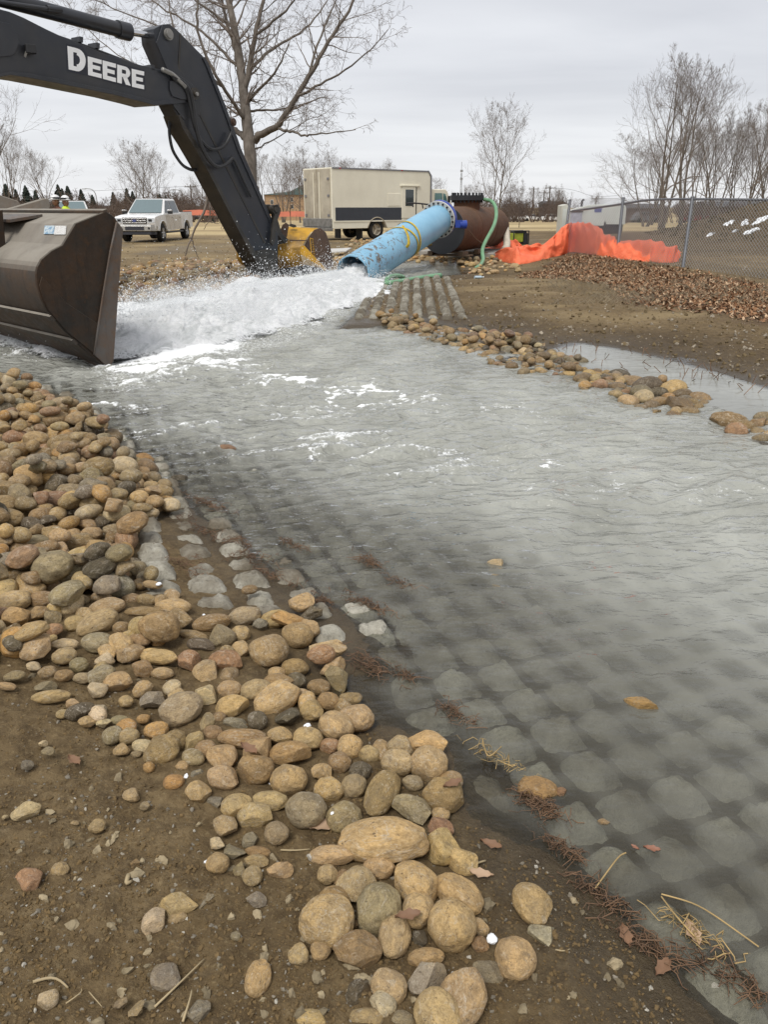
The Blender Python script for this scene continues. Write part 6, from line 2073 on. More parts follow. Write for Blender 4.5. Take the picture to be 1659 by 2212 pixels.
def pickup(name, label, loc, yaw):
    v = thing(name, label, 'pickup truck', loc, yaw, 'white pickup trucks')
    hw = .97
    zb0 = .50
    ax1, ax2 = 1.88, -1.80
    prof = [(2.86, .58), (2.92, .80), (2.90, 1.06), (2.80, 1.13), (2.2, 1.20), (1.42, 1.25), (-1.02, 1.27), (-1.02, .95), (-2.86, .95), (-2.90, .62)]
    low = [(-2.30, zb0)] + [(ax2 + .5 * math.cos(a), .42 + .5 * math.sin(a)) for a in np.linspace(math.pi - .2, .2, 9)] + [(ax1 - .52, zb0 - .02)] + [(ax1 + .5 * math.cos(a), .42 + .5 * math.sin(a)) for a in np.linspace(math.pi - .2, .2, 9)] + [(2.45, zb0)]
    P = [(x, -hw, z) for x, z in prof + low]
    obj('body', MB().prism(P, (0, 2 * hw, 0)), M['carwhite'], v, bevel=.05)
    # load bed walls
    for s in (-1, 1):
        pr = [(-1.03, .9), (-1.03, 1.30), (-2.88, 1.32), (-2.93, .9)]
        y0 = s * (hw - .09)
        obj('bed_side', MB().prism([(x, y0, z) for x, z in pr], (0, s * .087, 0)), M['carwhite'], v, bevel=.02)
        obj('bed_rail', MB().box((-1.95, s * (hw - .045), 1.325), (1.85, .07, .03)), M['black'], v)
    tg = obj('tailgate', MB().box((-2.90, 0, 1.08), (.07, 1.74, .46)), M['carwhite'], v, bevel=.015)
    # cab
    b = [(1.48, 1.25), (-1.0, 1.25)]; 
    tp = [(.62, 1.90), (-.86, 1.90)]
    wb_, wt_ = hw - .04, hw - .24
    obj('cab', MB().hexa([(-1.03, -wb_, 1.22), (1.50, -wb_, 1.22), (1.50, wb_, 1.22), (-1.03, wb_, 1.22), (-.86, -wt_, 1.93), (.60, -wt_, 1.93), (.60, wt_, 1.93), (-.86, wt_, 1.93)]), M['carwhite'], v, bevel=.07, seg=3)

    def sidept(s, x, f):
        y = s * (wb_ + (wt_ - wb_) * f); z = 1.22 + .71 * f
        return np.array([x, y, z])
    for s in (-1, 1):
        nrm = np.array([0, s * .95, .27])
        for (xa, xb, xc, xd) in ((1.22, .30, .28, .66), (.20, -.80, -.72, .18)):
            q = [sidept(s, xa, .10), sidept(s, xb, .10), sidept(s, xc, .86), sidept(s, xd, .86)]
            obj('window', MB().prism([p + nrm * .004 for p in q], nrm * .012), M['glass'], v)
        for (xa, xb) in ((1.32, .27), (.24, -.92)):
            dr = obj('door', MB().prism([(xa, s * hw, .56), (xb, s * hw, .56), (xb, s * hw, 1.20), (xa, s * hw, 1.20)], (0, s * .012, 0)), M['pearl'], v, bevel=.006)
            obj('handle', MB().box((xb + .18, s * (hw + .03), 1.08), (.16, .03, .035)), M['chrome'], dr, bevel=.008)
        mr = obj('mirror', MB().box((1.12, s * (hw + .16), 1.33), (.12, .22, .17)), M['black'], v, bevel=.02)
        obj('mirror_cap', MB().box((1.17, s * (hw + .16), 1.40), (.06, .24, .07)), M['chrome'], mr, bevel=.012)
        obj('sill', MB().box((.1, s * (hw - .03), .42), (2.4, .12, .09)), M['plate_dark'], v, bevel=.02)
        hl = obj('headlight', MB().prism([(2.90, s * .62, .86), (2.90, s * .93, .88), (2.86, s * .95, 1.08), (2.88, s * .62, 1.08)], (.035, 0, 0)), M['lens'], v, bevel=.01)
        obj('headlight_bulb', MB().box((2.935, s * .74, .98), (.02, .16, .1)), M['black'], hl)
        obj('indicator', MB().box((2.925, s * .82, .81), (.03, .2, .07)), M['pearl'], v)
        # wheel arch lips
        for ax in (ax1, ax2):
            pts_ = [(ax + .53 * math.cos(a), s * (hw + .005), .42 + .53 * math.sin(a)) for a in np.linspace(.15, math.pi - .15, 14)]
            obj('arch_trim', MB().tube(pts_, .03, 6), M['carwhite'], v, smooth=180)
            wheel(v, ax, s * (hw - .13), .41, .27, s)
    ws = [np.array(p) for p in ((1.46, -.80, 1.29), (1.46, .80, 1.29), (.66, .66, 1.88), (.66, -.66, 1.88))]
    n_ = np.array([.63, 0, .8])
    obj('windscreen', MB().prism([p + n_ * .01 for p in ws], n_ * .015), M['wind'], v)
    gr = obj('grille', MB().box((2.915, 0, .96), (.03, 1.16, .28)), M['black'], v, bevel=.01)
    for z in (.87, .96, 1.05):
        obj('grille_bar', MB().box((2.94, 0, z), (.035, 1.10, .052)), M['chrome'], gr, bevel=.01)
    obj('emblem', MB().lathe([(0, .10), (.02, .09), (.02, 0)], (2.955, 0, .96), (1, 0, 0), 20).xf(Matrix.Translation((0, 0, .96)) @ Matrix.Diagonal((1, 1, .5, 1)) @ Matrix.Translation((0, 0, -.96))), M['bluepanel'], gr)
    obj('bumper', MB().prism([(2.84, -hw, .50), (3.02, -hw * .8, .50), (3.02, hw * .8, .50), (2.84, hw, .50), (2.6, hw, .5), (2.6, -hw, .5)], (0, 0, .25)), simple('bumper_chrome', (.5, .49, .46), .3, .7, .1), v, bevel=.03)
    obj('valance', MB().prism([(2.78, -hw * .9, .34), (2.98, -hw * .75, .34), (2.98, hw * .75, .34), (2.78, hw * .9, .34), (2.5, hw * .9, .34), (2.5, -hw * .9, .34)], (0, 0, .17)), M['plate_dark'], v, bevel=.02)
    obj('number_plate_bracket', MB().box((3.03, 0, .63), (.02, .9, .16)), M['plate_dark'], v)
    for s in (-1, 1):
        obj('fog_light', MB().lathe([(0, .06), (.03, .05), (.03, 0)], (3.0, s * .68, .63), (1, 0, 0), 14), M['black'], v)
    return v


pk = Gt(333, 505)
pk = W(352, 478, 38.6)
pz = gz(pk[0], pk[1])
pickup('pickup_truck', 'white four door pickup truck parked on the dirt, chrome grille facing the bucket', (pk[0] - .35, pk[1], pz), R(-94))
p2 = W(158, 478, 43.5)
pickup('pickup_truck', 'white pickup truck mostly hidden behind the rusty bucket and the workers', (p2[0], p2[1], gz(p2[0], p2[1])), R(-90 + 20))

# box truck: rear end towards the left, driving away to the right
M['cream'] = simple('cream_truck_paint', (.84, .80, .655), .45, 0, .05, .8, 0, .4, (.40, .34, .25), .3)
M['creamdirt'] = simple('cream_dirty_doors', (.50, .45, .35), .5, 0, .15, 2, 0, .4, (.20, .15, .10), .7)
M['navy'] = simple('charcoal_panel', (.062, .067, .078), .8, 0, .1, 3, 0, .15)
M['trim'] = simple('grey_trim', (.22, .22, .23), .4, .3, .1)
rear = W(719, 500, 38.3)
frontp = W(930, 490, 42.2)
tz = gz(rear[0], rear[1])
tyaw = math.atan2(frontp[1] - rear[1], frontp[0] - rear[0])
LT = math.hypot(frontp[0] - rear[0], frontp[1] - rear[1])
truck = thing('box_truck', 'cream box truck with a charcoal side panel parked behind the blue pipe', 'truck', (rear[0], rear[1], tz), tyaw)
HT = W(719, 363.5, 38.3)[2] - tz
WT = 2.45
ZB = W(719, 497, 38.3)[2] - tz + .05
# y=0 is the near side, the truck's body lies at y in (0, WT)
awx = LT * .43
ar = [(awx + .62 * math.cos(a), ZB - .12 + .62 * math.sin(a)) for a in np.linspace(math.pi - .2, .2, 11)]
ZB2 = ZB
pts_ = [(0, ZB2)] + ar + [(LT, ZB2), (LT, HT - .25), (LT - .22, HT), (0, HT)]
obj('cargo_box', MB().prism([(x, 0, z) for x, z in pts_], (0, WT, 0)), M['cream'], truck, bevel=.02)
obj('roof_trim', MB().box((LT / 2 - .1, -.01, HT - .03), (LT - .25, .03, .07)), M['trim'], truck)
obj('corner_trim', MB().prism([(LT - .30, -.012, HT + .012), (LT - .22, -.012, HT + .012), (LT + .012, -.012, HT - .24), (LT + .012, -.012, ZB + .2), (LT - .08, -.012, ZB + .2), (LT - .08, -.012, HT - .28)], (0, -.02, 0)), M['trim'], truck)
for x in (.5, LT * .68):
    obj('marker_light', MB().box((x, -.03, HT - .03), (.1, .02, .05)), M['red'], truck)
zs0 = HT * .34
obj('charcoal_panel', MB().box((LT * .355, -.006, HT * .365), (LT * .655, .012, .62)), M['navy'], truck)
obj('trim_rail', MB().box((LT * .36, -.012, HT * .265), (LT * .70, .02, .06)), M['cream'], truck)
obj('service_hatch', MB().box((LT * .60, -.008, HT * .57), (LT * .13, .016, .60)), M['cream'], truck, bevel=.006)
dr = obj('door', MB().box((LT * .755, -.012, HT * .53), (LT * .15, .024, HT * .46)), M['cream'], truck, bevel=.008)
obj('door_frame', MB().box((LT * .77, -.03, HT * .775), (LT * .21, .06, .05)), M['cream'], truck)
obj('door_gap', MB().box((LT * .836, -.008, HT * .53), (.05, .018, HT * .46)), M['black'], truck)
obj('window', MB().box((LT * .762, -.03, HT * .60), (LT * .085, .016, HT * .24)), M['glass'], dr, bevel=.006)
for s, y in ((0, .42), (1, WT * .57)):
    rd = obj('rear_door', MB().box((-.02, WT * (.27 if s == 0 else .73), (HT + ZB) / 2 + .2), (.04, WT * .44, HT - ZB - .5)), M['creamdirt'], truck, bevel=.01)
    obj('lock_bar', MB().tube([(-.06, WT * (.40 if s == 0 else .60), ZB + .35), (-.06, WT * (.40 if s == 0 else .60), HT - .2)], .03, 8), M['cream'], rd, smooth=40)
    for z in (.35, .62, .85):
        obj('hinge', MB().box((-.05, WT * (.10 if s == 0 else .9), HT * z), (.04, .16, .1)), M['trim'], rd)
obj('rear_bumper', MB().box((-.12, WT / 2, ZB - .02), (.28, WT, .16)), M['greysteel'], truck, bevel=.02)
obj('bumper_step', MB().box((-.08, WT / 2, ZB + .28), (.12, WT * .98, .4)), M['greysteel'], truck, bevel=.02)
obj('tow_hitch', MB().tube([(-.1, WT / 2, ZB - .22), (-.32, WT / 2, ZB - .25)], .06, 8), M['greysteel'], truck)
for y, s in ((.18, -1), (WT - .18, 1)):
    wheel(truck, awx, y, .47, .28, s, M['creamdirt'], 3)
    wheel(truck, LT + .55, y, .47, .28, s, M['creamdirt'], 3)
obj('mud_flap', MB().box((awx - .95, .3, ZB - .25), (.04, .5, .55)), M['black'], truck)
obj('mud_flap', MB().box((awx - .95, WT - .3, ZB - .25), (.04, .5, .55)), M['black'], truck)
obj('axle', MB().tube([(awx, .3, .47), (awx, WT - .3, .47)], .12, 10), M['black'], truck)
obj('wheel_arch_trim', MB().tube([(awx + .64 * math.cos(a), -.01, ZB - .12 + .64 * math.sin(a)) for a in np.linspace(math.pi - .2, .2, 13)], .03, 6), M['creamdirt'], truck, smooth=180)
cabz = HT * .735
obj('cab', MB().prism([(LT + .02, .12, .55), (LT + 1.9, .12, .55), (LT + 1.95, .12, 1.35), (LT + 1.35, .12, cabz - .1), (LT + 1.2, .12, cabz), (LT + .02, .12, cabz)], (0, WT - .24, 0)), M['cream'], truck, bevel=.05)
M['teal'] = simple('cab_glass', (.10, .20, .19), .05)
obj('window', MB().prism([(LT + .38, .11, 1.75), (LT + .98, .11, 1.75), (LT + .92, .11, cabz - .2), (LT + .38, .11, cabz - .2)], (0, -.012, 0)), M['teal'], truck)
obj('quarter_window', MB().prism([(LT + 1.03, .11, 1.75), (LT + 1.38, .11, 1.75), (LT + 1.18, .11, cabz - .25), (LT + 1.0, .11, cabz - .2)], (0, -.012, 0)), M['teal'], truck)
obj('mirror', MB().box((LT + 1.3, -.06, 1.95), (.06, .16, .34)), M['black'], truck, bevel=.01)

# ------------------------------------------------------------------ two workers behind the bucket
M['skin'] = simple('skin', (.30, .155, .10), .55, 0, .1)
M['hivis'] = simple('hi_vis_yellow', (.55, .72, .04), .7, 0, .1)
M['jacket'] = simple('brown_work_jacket', (.13, .055, .035), .8, 0, .3, 9)
M['jeans'] = simple('dark_work_trousers', (.03, .035, .05), .85)
M['helmet'] = simple('white_hard_hat', (.74, .74, .73), .3, 0, .05)
M['hair'] = simple('dark_hair', (.03, .018, .012), .7)


def person(label, loc, yaw, vest):
    p = thing('person', label, 'person', loc, yaw)
    sk = [((0, 0, .98), .15), ((0, 0, 1.15), .16), ((0, 0, 1.38), .18), ((0, 0, 1.49), .075), ((.01, 0, 1.56), .06), ((.03, 0, 1.66), .098), ((.02, 0, 1.76), .09)]
    E = [(0, 1), (1, 2), (2, 3), (3, 4), (4, 5), (5, 6)]
    for s in (-1, 1):
        b = len(sk)
        sk += [((0, .19 * s, 1.42), .075), ((-.02, .26 * s, 1.14), .058), ((.10, .24 * s, .92), .045), ((.16, .23 * s, .84), .045)]
        E += [(2, b), (b, b + 1), (b + 1, b + 2), (b + 2, b + 3)]
        b = len(sk)
        sk += [((0, .10 * s, .90), .12), ((.02, .12 * s, .50), .078), ((-.02, .13 * s, .10), .055), ((.12, .14 * s, .05), .05)]
        E += [(0, b), (b, b + 1), (b + 1, b + 2), (b + 2, b + 3)]
    me = bpy.data.meshes.new('body')
    me.from_pydata([q[0] for q in sk], E, [])
    me.materials.append(M['jacket'])
    o = bpy.data.objects.new('body', me); COL.objects.link(o); o.parent = p
    ms = o.modifiers.new('skin', 'SKIN')
    me.skin_vertices.new() if not me.skin_vertices else None
    for i, q in enumerate(sk):
        me.skin_vertices[0].data[i].radius = (q[1], q[1]); 
    me.skin_vertices[0].data[0].use_root = True
    ss = o.modifiers.new('sub', 'SUBSURF'); ss.levels = 2; ss.render_levels = 2
    V, F = ICO[3]
    hd = V.copy() * np.array([.105, .085, .13]) + np.array([.035, 0, 1.665])
    nose = np.exp(-(((V - np.array([1, 0, -.08])) ** 2).sum(1)) / .03); hd[:, 0] += nose * .028
    chin = np.exp(-(((V - np.array([.6, 0, -.75])) ** 2).sum(1)) / .08); hd[:, 0] += chin * .02
    hdo = obj('head', MB().add(hd, F), M['skin'], p, smooth=180)
    for s in (-1, 1):
        obj('ear', MB().add(V * np.array([.022, .01, .034]) + np.array([.02, s * .088, 1.66]), F), M['skin'], hdo, smooth=180)
        obj('eye', MB().add(V * .012 + np.array([.128, s * .034, 1.675]), F), M['decal_white'], hdo, smooth=180)
    obj('mouth', MB().box((.135, 0, 1.60), (.012, .045, .008)), M['jacket'], hdo)
    bd = V * np.array([.112, .092, .10]) + np.array([.018, 0, 1.655])
    keepf = (V[F].mean(1)[:, 0] < .12) & (V[F].mean(1)[:, 2] > -.6)
    obj('hair', MB().add(bd, F[keepf]), M['hair'], hdo, smooth=180)
    # hard hat: dome, brim
    dome = V.copy(); dome[:, 2] = np.maximum(dome[:, 2], -.05)
    hm2 = MB().add(dome * np.array([.155, .125, .135]) + np.array([.03, 0, 1.735]), F)
    hat = obj('hard_hat', hm2, M['helmet'], p, smooth=60)
    obj('brim', MB().lathe([(0, .10), (.0, .15), (.012, .155), (.02, .13)], (.05, 0, 1.72), (0, 0, 1), 24), M['helmet'], hat, smooth=60)
    obj('goggles', MB().lathe([(-.03, .128), (-.02, .148), (.02, .148), (.03, .128)], (.03, 0, 1.765), (0, 0, 1), 24), M['black'], hat, smooth=60)
    if vest:
        obj('vest', MB().lathe([(1.02, .22), (1.2, .215), (1.38, .225), (1.46, .15), (1.53, .085), (1.55, .075)], (0, 0, 0), (0, 0, 1), 28), M['hivis'], p, smooth=60)
    return p


w1 = W(142, 455, 24.0); w2 = W(124, 455, 24.6)
person('person in a white hard hat with black goggles and a yellow green vest', (w1[0], w1[1], W(142, 420, 24.0)[2] - 1.89), R(-35), True)
person('person in a brown jacket and white hard hat half hidden beside the other worker', (w2[0], w2[1], W(124, 420, 24.6)[2] - 1.875), R(-120), False)

# ================================================================== trees and the far side of the field
def m_bark(name, c0, c1):
    t = NT(name)
    n = t.noise(5, 6, .65, sc=(1, 1, .25))
    return t.set(t.ramp(n, (.32, c0), (.68, c1)), .9, 0, t.bump(n, .03, .8), .2)


M['bark'] = m_bark('grey_brown_bark', (.075, .062, .050), (.19, .165, .140))
M['twig'] = m_bark('pale_twig', (.15, .125, .105), (.25, .21, .18))
M['twigfar'] = m_bark('far_twig', (.15, .128, .112), (.24, .205, .18))
M['brush'] = m_bark('brown_brush', (.105, .078, .064), (.165, .125, .105))
M['spruce'] = simple('spruce_needles', (.022, .032, .022), .9, 0, .5, 3)


def grow(mb, p0, d, L, r, level, maxlev, rg, up=.25, nch=(7, 6, 5, 4), ratio=.52, segs=5, minr=.006, droop=0.0, spread=(32, 62)):
    """one limb and everything that springs from it"""
    pts = [np.array(p0, float)]; d = np.array(d, float); d /= np.linalg.norm(d)
    n = max(3, segs - level // 2)
    dirs = [d.copy()]
    for i in range(n):
        d = d + rg.normal(0, .13 + .03 * level, 3) + np.array([0, 0, (up - droop * (level >= 3)) * .35])
        d /= np.linalg.norm(d)
        pts.append(pts[-1] + d * L / n); dirs.append(d.copy())
    pts = np.array(pts)
    rad = np.maximum(r * (1 - .72 * np.linspace(0, 1, n + 1)), minr * .7)
    mb.tube(pts, rad, 6 if level == 0 else (5 if level == 1 else 3), False)
    if level >= maxlev: return
    k = nch[min(level, len(nch) - 1)]
    k = max(2, int(round(k * rg.uniform(.8, 1.2))))
    for j in range(k):
        f = rg.uniform(.22, 1.0) if level else rg.uniform(.15, 1.0)
        i = min(int(f * n), n - 1); q = f * n - i
        pos = pts[i] * (1 - q) + pts[i + 1] * q
        base = dirs[i + 1]
        ang = R(rg.uniform(*spread)) * (1 if f < .93 else .45)
        side = rg.normal(size=3); side -= base * np.dot(side, base); side /= np.linalg.norm(side)
        nd = base * math.cos(ang) + side * math.sin(ang)
        grow(mb, pos, nd, L * ratio * rg.uniform(.7, 1.25) * (1.15 - .45 * f), max(minr, rad[min(i + 1, n)] * .62), level + 1, maxlev, rg, up, nch, ratio, segs, minr, droop, spread)


def tree_meshes(seed, H, r0, stems=1, maxlev=4, up=.3, nch=(8, 6, 5, 4), trunk_f=.3, lean=.1, ratio=.5, minr=.008, spread=(28, 55), crown_r=None):
    rg = np.random.default_rng(seed)
    tb_, cb2 = MB(), MB()
    for s in range(stems):
        a = rg.uniform(0, 6.28)
        ln = lean * (1.0 if stems == 1 else rg.uniform(.6, 1.6))
        d = np.array([math.cos(a) * ln, math.sin(a) * ln, 1.0])
        base = np.array([math.cos(a), math.sin(a), 0]) * (0 if stems == 1 else r0 * 1.2)
        pts = [base]; n = 9
        dd = d / np.linalg.norm(d); dirs = []
        hh = H * rg.uniform(.86, 1.0)
        for i in range(n):
            dd = dd + rg.normal(0, .055, 3) + np.array([0, 0, .05]); dd /= np.linalg.norm(dd)
            pts.append(pts[-1] + dd * hh / n); dirs.append(dd.copy())
        pts = np.array(pts); rad = r0 * (1 - .93 * np.linspace(0, 1, n + 1) ** .8) * (1.0 if s == 0 else .8)
        rad[0] *= 1.25
        tb_.tube(pts, np.maximum(rad, minr), 8, False)
        k = int(nch[0] * (1 if stems == 1 else .7) * 1.6)
        for j in range(k):
            f = trunk_f + (1 - trunk_f) * (j + rg.random()) / k
            i = min(int(f * n), n - 1); q = f * n - i
            pos = pts[i] * (1 - q) + pts[i + 1] * q
            ang = R(rg.uniform(*spread))
            az = rg.uniform(0, 6.28)
            side = np.array([math.cos(az), math.sin(az), 0]); base_d = dirs[i]
            nd = base_d * math.cos(ang) + side * math.sin(ang)
            Lb = H * ratio * (1.15 - f) * rg.uniform(.8, 1.25) * (crown_r or 1.0) + .07 * H
            grow(cb2, pos, nd, Lb, max(minr, rad[i] * .55), 1, maxlev, rg, up, nch, .58, 5, minr, 0, (24, 50))
    return tb_.mesh('trunk', 180), cb2.mesh('crown', 180)


def put_tree(name, label, loc, meshes, group, scale=1.0, rot=0.0, mats=('bark', 'twig'), cat='tree', z=None):
    x, y = loc
    t_ = thing(name, label, cat, (x, y, gz(x, y) - .05 if z is None else z), rot, group)
    t_.scale = (scale,) * 3 if not isinstance(scale, tuple) else scale
    for nm, me, mt in (('trunk', meshes[0], mats[0]), ('crown', meshes[1], mats[1])):
        if len(me.materials) == 0: me.materials.append(M[mt])
        o = bpy.data.objects.new(nm, me); COL.objects.link(o); o.parent = t_
        o.material_slots[0].link = 'OBJECT'; o.material_slots[0].material = M[mt]
    return t_


# ---- the big cottonwood standing behind the excavator stick
BD = 27.0
bx0 = W(546, 470, BD)
big = thing('bare_tree', 'tall bare cottonwood tree rising right behind the excavator stick', 'tree', (bx0[0], bx0[1], gz(bx0[0], bx0[1]) - .1))
limbs = [
 ('trunk', [(548, 552, 0), (543, 470, 0), (540, 400, 0), (541, 340, 0), (536, 290, 0), (530, 240, 0), (524, 180, .1), (516, 110, .2), (503, 50, .3), (492, -10, .4), (480, -90, .6), (470, -190, .8)], .27, .07),
 ('limb', [(549, 305, 0), (558, 292, -.2), (578, 281, -.5), (598, 277, -.7), (612, 255, -.9), (640, 212, -1.2), (668, 160, -1.5), (692, 122, -1.7), (716, 84, -1.9), (742, 45, -2.0), (770, -10, -2.2), (790, -60, -2.3)], .135, .03),
 ('limb', [(536, 305, 0), (522, 292, .2), (508, 284, .4), (496, 266, .6), (470, 236, 1), (440, 215, 1.5), (405, 190, 2), (370, 175, 2.4)], .12, .02),
 ('limb', [(526, 205, .1), (536, 160, -.1), (545, 115, -.3), (552, 70, -.4), (562, 25, -.5), (578, -30, -.7), (590, -110, -.9)], .115, .04),
 ('limb', [(522, 165, .1), (512, 120, .4), (498, 75, .8), (484, 30, 1.0), (476, -30, 1.2), (455, -110, 1.5)], .085, .03),
 ('limb', [(536, 220, 0), (556, 195, -.4), (585, 168, -.9), (606, 140, -1.2), (623, 95, -1.4)], .06, .02),
 ('limb', [(538, 240, 0), (570, 236, .6), (610, 238, 1.2), (650, 226, 1.7), (700, 209, 2.2)], .045, .012),
 ('limb', [(600, 277, -.7), (622, 283, -.9), (642, 287, -1.2), (662, 295, -1.6), (682, 288, -1.8), (725, 288, -2.3), (768, 280, -2.8)], .05, .012),
 ('limb', [(526, 175, .1), (548, 140, .8), (575, 112, 1.4), (610, 95, 1.8), (648, 74, 2.2), (690, 30, 2.6), (712, -10, 2.9)], .07, .02),
 ('limb', [(532, 260, 0), (505, 225, -.6), (470, 170, -1.2), (440, 110, -1.6), (422, 60, -1.8), (425, 10, -2), (430, -50, -2.2)], .07, .025),
 ('limb', [(478, 185, -1.0), (440, 150, -.8), (400, 110, -.6), (375, 70, -.5), (366, 20, -.4), (355, -50, -.2)], .055, .02),
 ('limb', [(520, 150, .2), (480, 110, 1.3), (440, 70, 2.1), (395, 40, 2.8), (330, 10, 3.4), (280, -40, 3.8)], .06, .02),
 ('limb', [(505, 60, .4), (450, 20, .2), (390, -20, 0), (320, -70, -.2)], .05, .015),
 ('limb', [(640, 212, -1.2), (665, 196, -1.4), (700, 180, -1.6), (750, 150, -1.9), (800, 112, -2.2), (838, 64, -2.4)], .05, .012),
 ('limb', [(668, 160, -1.5), (690, 80, -1.1), (720, 20, -.8), (735, -40, -.6)], .045, .015),
 ('limb', [(552, 75, -.4), (600, 40, -.8), (640, 0, -1.2), (660, -50, -1.5)], .05, .015),
 ('limb', [(535, 330, 0), (556, 318, .9), (590, 305, 1.6), (640, 268, 2.2), (690, 252, 2.8)], .035, .01),
 ('limb', [(405, 190, 2), (330, 165, 2.6), (250, 120, 3.1), (180, 60, 3.5), (140, 0, 3.8)], .03, .01),
 ('limb', [(375, 70, -.5), (300, 40, -.2), (210, 10, .1), (150, -40, .4)], .03, .01),
]
tm, lm_ = MB(), MB()
rgb = np.random.default_rng(42)
tw = MB()


def leafless(path, rad, k, L0, lev, droop):
    path = np.array(path)
    for j in range(k):
        f = rgb.uniform(.12, 1.0) * (len(path) - 1); i = min(int(f), len(path) - 2); q = f - i
        pos = path[i] * (1 - q) + path[i + 1] * q
        d = path[i + 1] - path[i]; d /= np.linalg.norm(d)
        side = rgb.normal(size=3); side -= d * np.dot(side, d); side /= np.linalg.norm(side)
        a = R(rgb.uniform(30, 75))
        nd = d * math.cos(a) + side * math.sin(a)
        grow(tw, pos, nd, L0 * rgb.uniform(.5, 1.3), max(.009, rad[i] * .33), 1, lev, rgb, .14, (5, 4, 3, 2), .62, 5, .0046, .28, (26, 58))


for nm, pts_, r0, r1 in limbs:
    P = bez([W(x, y, BD + d) for x, y, d in pts_], len(pts_) * 3)
    rad = np.linspace(r0, r1, len(P))
    if nm == 'trunk': rad[0] *= 1.35; rad[1] *= 1.15
    wob = rgb.normal(0, .02, P.shape); P[1:-1] += wob[1:-1] * (1 if nm != 'trunk' else .4)
    (tm if nm == 'trunk' else lm_).tube(P, rad, 10 if nm == 'trunk' else 7, False)
    Lp = np.linalg.norm(np.diff(P, axis=0), axis=1).sum()
    leafless(P if nm != 'trunk' else P[len(P) // 3:], rad if nm != 'trunk' else rad[len(P) // 3:], int(Lp * 2.6), 1.25, 4, .3)
obj('trunk', tm, M['bark'], big, world=True, smooth=180)
obj('limbs', lm_, M['bark'], big, world=True, smooth=180)
obj('crown', tw, M['twig'], big, world=True, smooth=180)
# broken bough hanging from it, left of the stick
brk = MB()
for pts_, r0, r1 in (([(566, 510), (563, 545), (553, 580), (530, 612), (517, 642), (510, 672), (497, 700), (491, 715)], .05, .012), ([(518, 645), (524, 665), (532, 690), (538, 706)], .022, .008), ([(500, 698), (508, 712)], .01, .006),
                     ([(570, 508), (566, 540), (570, 580), (566, 600), (552, 622)], .025, .008), ([(568, 560), (590, 590), (602, 610)], .015, .006), ([(575, 540), (580, 560), (605, 590), (612, 600), (602, 624)], .016, .006),
                     ([(566, 598), (580, 606), (600, 604)], .012, .006), ([(612, 568), (613, 590), (600, 622)], .014, .006)):
    P = bez([W(x / 1.255, y / 1.255, 23.0 + .15 * i) for i, (x, y) in enumerate(pts_)], 16)
    P[1:-1] += rgb.normal(0, .012, P[1:-1].shape)
    brk.tube(P, np.linspace(r0, r1, len(P)), 5, False)
solo('hanging_bough', brk, M['twig'], 'thin broken bough hanging down left of the excavator stick', 'branch', smooth=180)

# ---- shared bare trees
TV = [tree_meshes(101, 10.0, .16, 2, 4, .38, (8, 6, 5, 4), .2, .12, .48, .0062),
      tree_meshes(102, 10.0, .15, 3, 4, .36, (8, 5, 5, 4), .18, .16, .46, .0062),
      tree_meshes(103, 10.0, .17, 1, 4, .34, (10, 6, 5, 4), .24, .06, .52, .0062, (30, 58)),
      tree_meshes(104, 10.0, .14, 1, 4, .30, (10, 6, 5, 4), .18, .08, .55, .0062, (34, 62)),
      tree_meshes(105, 10.0, .13, 2, 4, .30, (9, 6, 5, 4), .2, .22, .5, .0065, (30, 60))]


def far_tree(sx, ybase, ytop, depth, var, label, group, rot=None, wide=1.0, mats=('bark', 'twigfar'), name='bare_tree', cat='tree'):
    p = W(sx, ybase, depth); t_ = W(sx, ytop, depth)
    z = gz(p[0], p[1])
    H = t_[2] - z
    k = H / 10.0
    return put_tree(name, label, (p[0], p[1]), TV[var], group, (k * wide, k * wide, k), rnd.uniform(0, 6.28) if rot is None else rot, mats, cat)


far_tree(1072, 480, 236, 52, 4, 'slender bare tree alone behind the green hose and the tank', None, 1.0, .82)
far_tree(1428, 485, 158, 52, 1, 'tallest bare multi stemmed tree right of the white generator', None, .4, .86)
far_tree(1475, 482, 172, 56, 0, 'tall bare tree leaning right beside the tallest one', None, 2.2, .9)
gR = 'bare trees behind the spoil heap'
for k, (sx, yt, d, v) in enumerate([(1540, 255, 60, 1), (1575, 262, 62, 4), (1602, 250, 58, 0), (1640, 262, 60, 3), (1655, 245, 64, 1), (1520, 270, 66, 2), (1690, 250, 60, 0), (1620, 268, 67, 4), (1500, 290, 66, 0), (1410, 320, 70, 1)]):
    far_tree(sx, 480, yt, d, v, 'bare grey tree in the thicket behind the spoil heap', gR, None, .85, ('bark', 'twigfar'))
far_tree(1395, 480, 300, 62, 4, 'low crooked bare tree reaching left behind the fence', None, 2.0, 1.3)
far_tree(-8, 480, 178, 46, 2, 'tall bare tree cut by the left frame edge', None, 1.2, .95)
far_tree(20, 470, 300, 60, 0, 'smaller bare tree inside the tall one at the left frame edge', None, 0.3, .8)
far_tree(105, 466, 332, 88, 2, 'round crowned bare tree above the two hard hats', None, .8, .95)
far_tree(305, 466, 312, 84, 4, 'double stemmed bare tree behind the front pickup truck', None, 1.5, 1.05)
far_tree(335, 466, 330, 86, 4, 'bare tree crossing branches with the double stemmed one', None, 3.5, .8)
far_tree(440, 462, 362, 110, 3, 'small bare tree just left of the excavator stick', None, 1.5, .8)
gB = 'bare trees in front of the tan building'
for sx, yt, d, v, lab in [(575, 340, 130, 0, None), (612, 348, 140, 1, None), (648, 338, 120, 3, None), (668, 350, 150, 2, None), (700, 340, 150, 0, None), (735, 352, 155, 4, None)]:
    far_tree(sx, 466, yt, d, v, 'bare tree standing before the tan building left of the truck', gB)
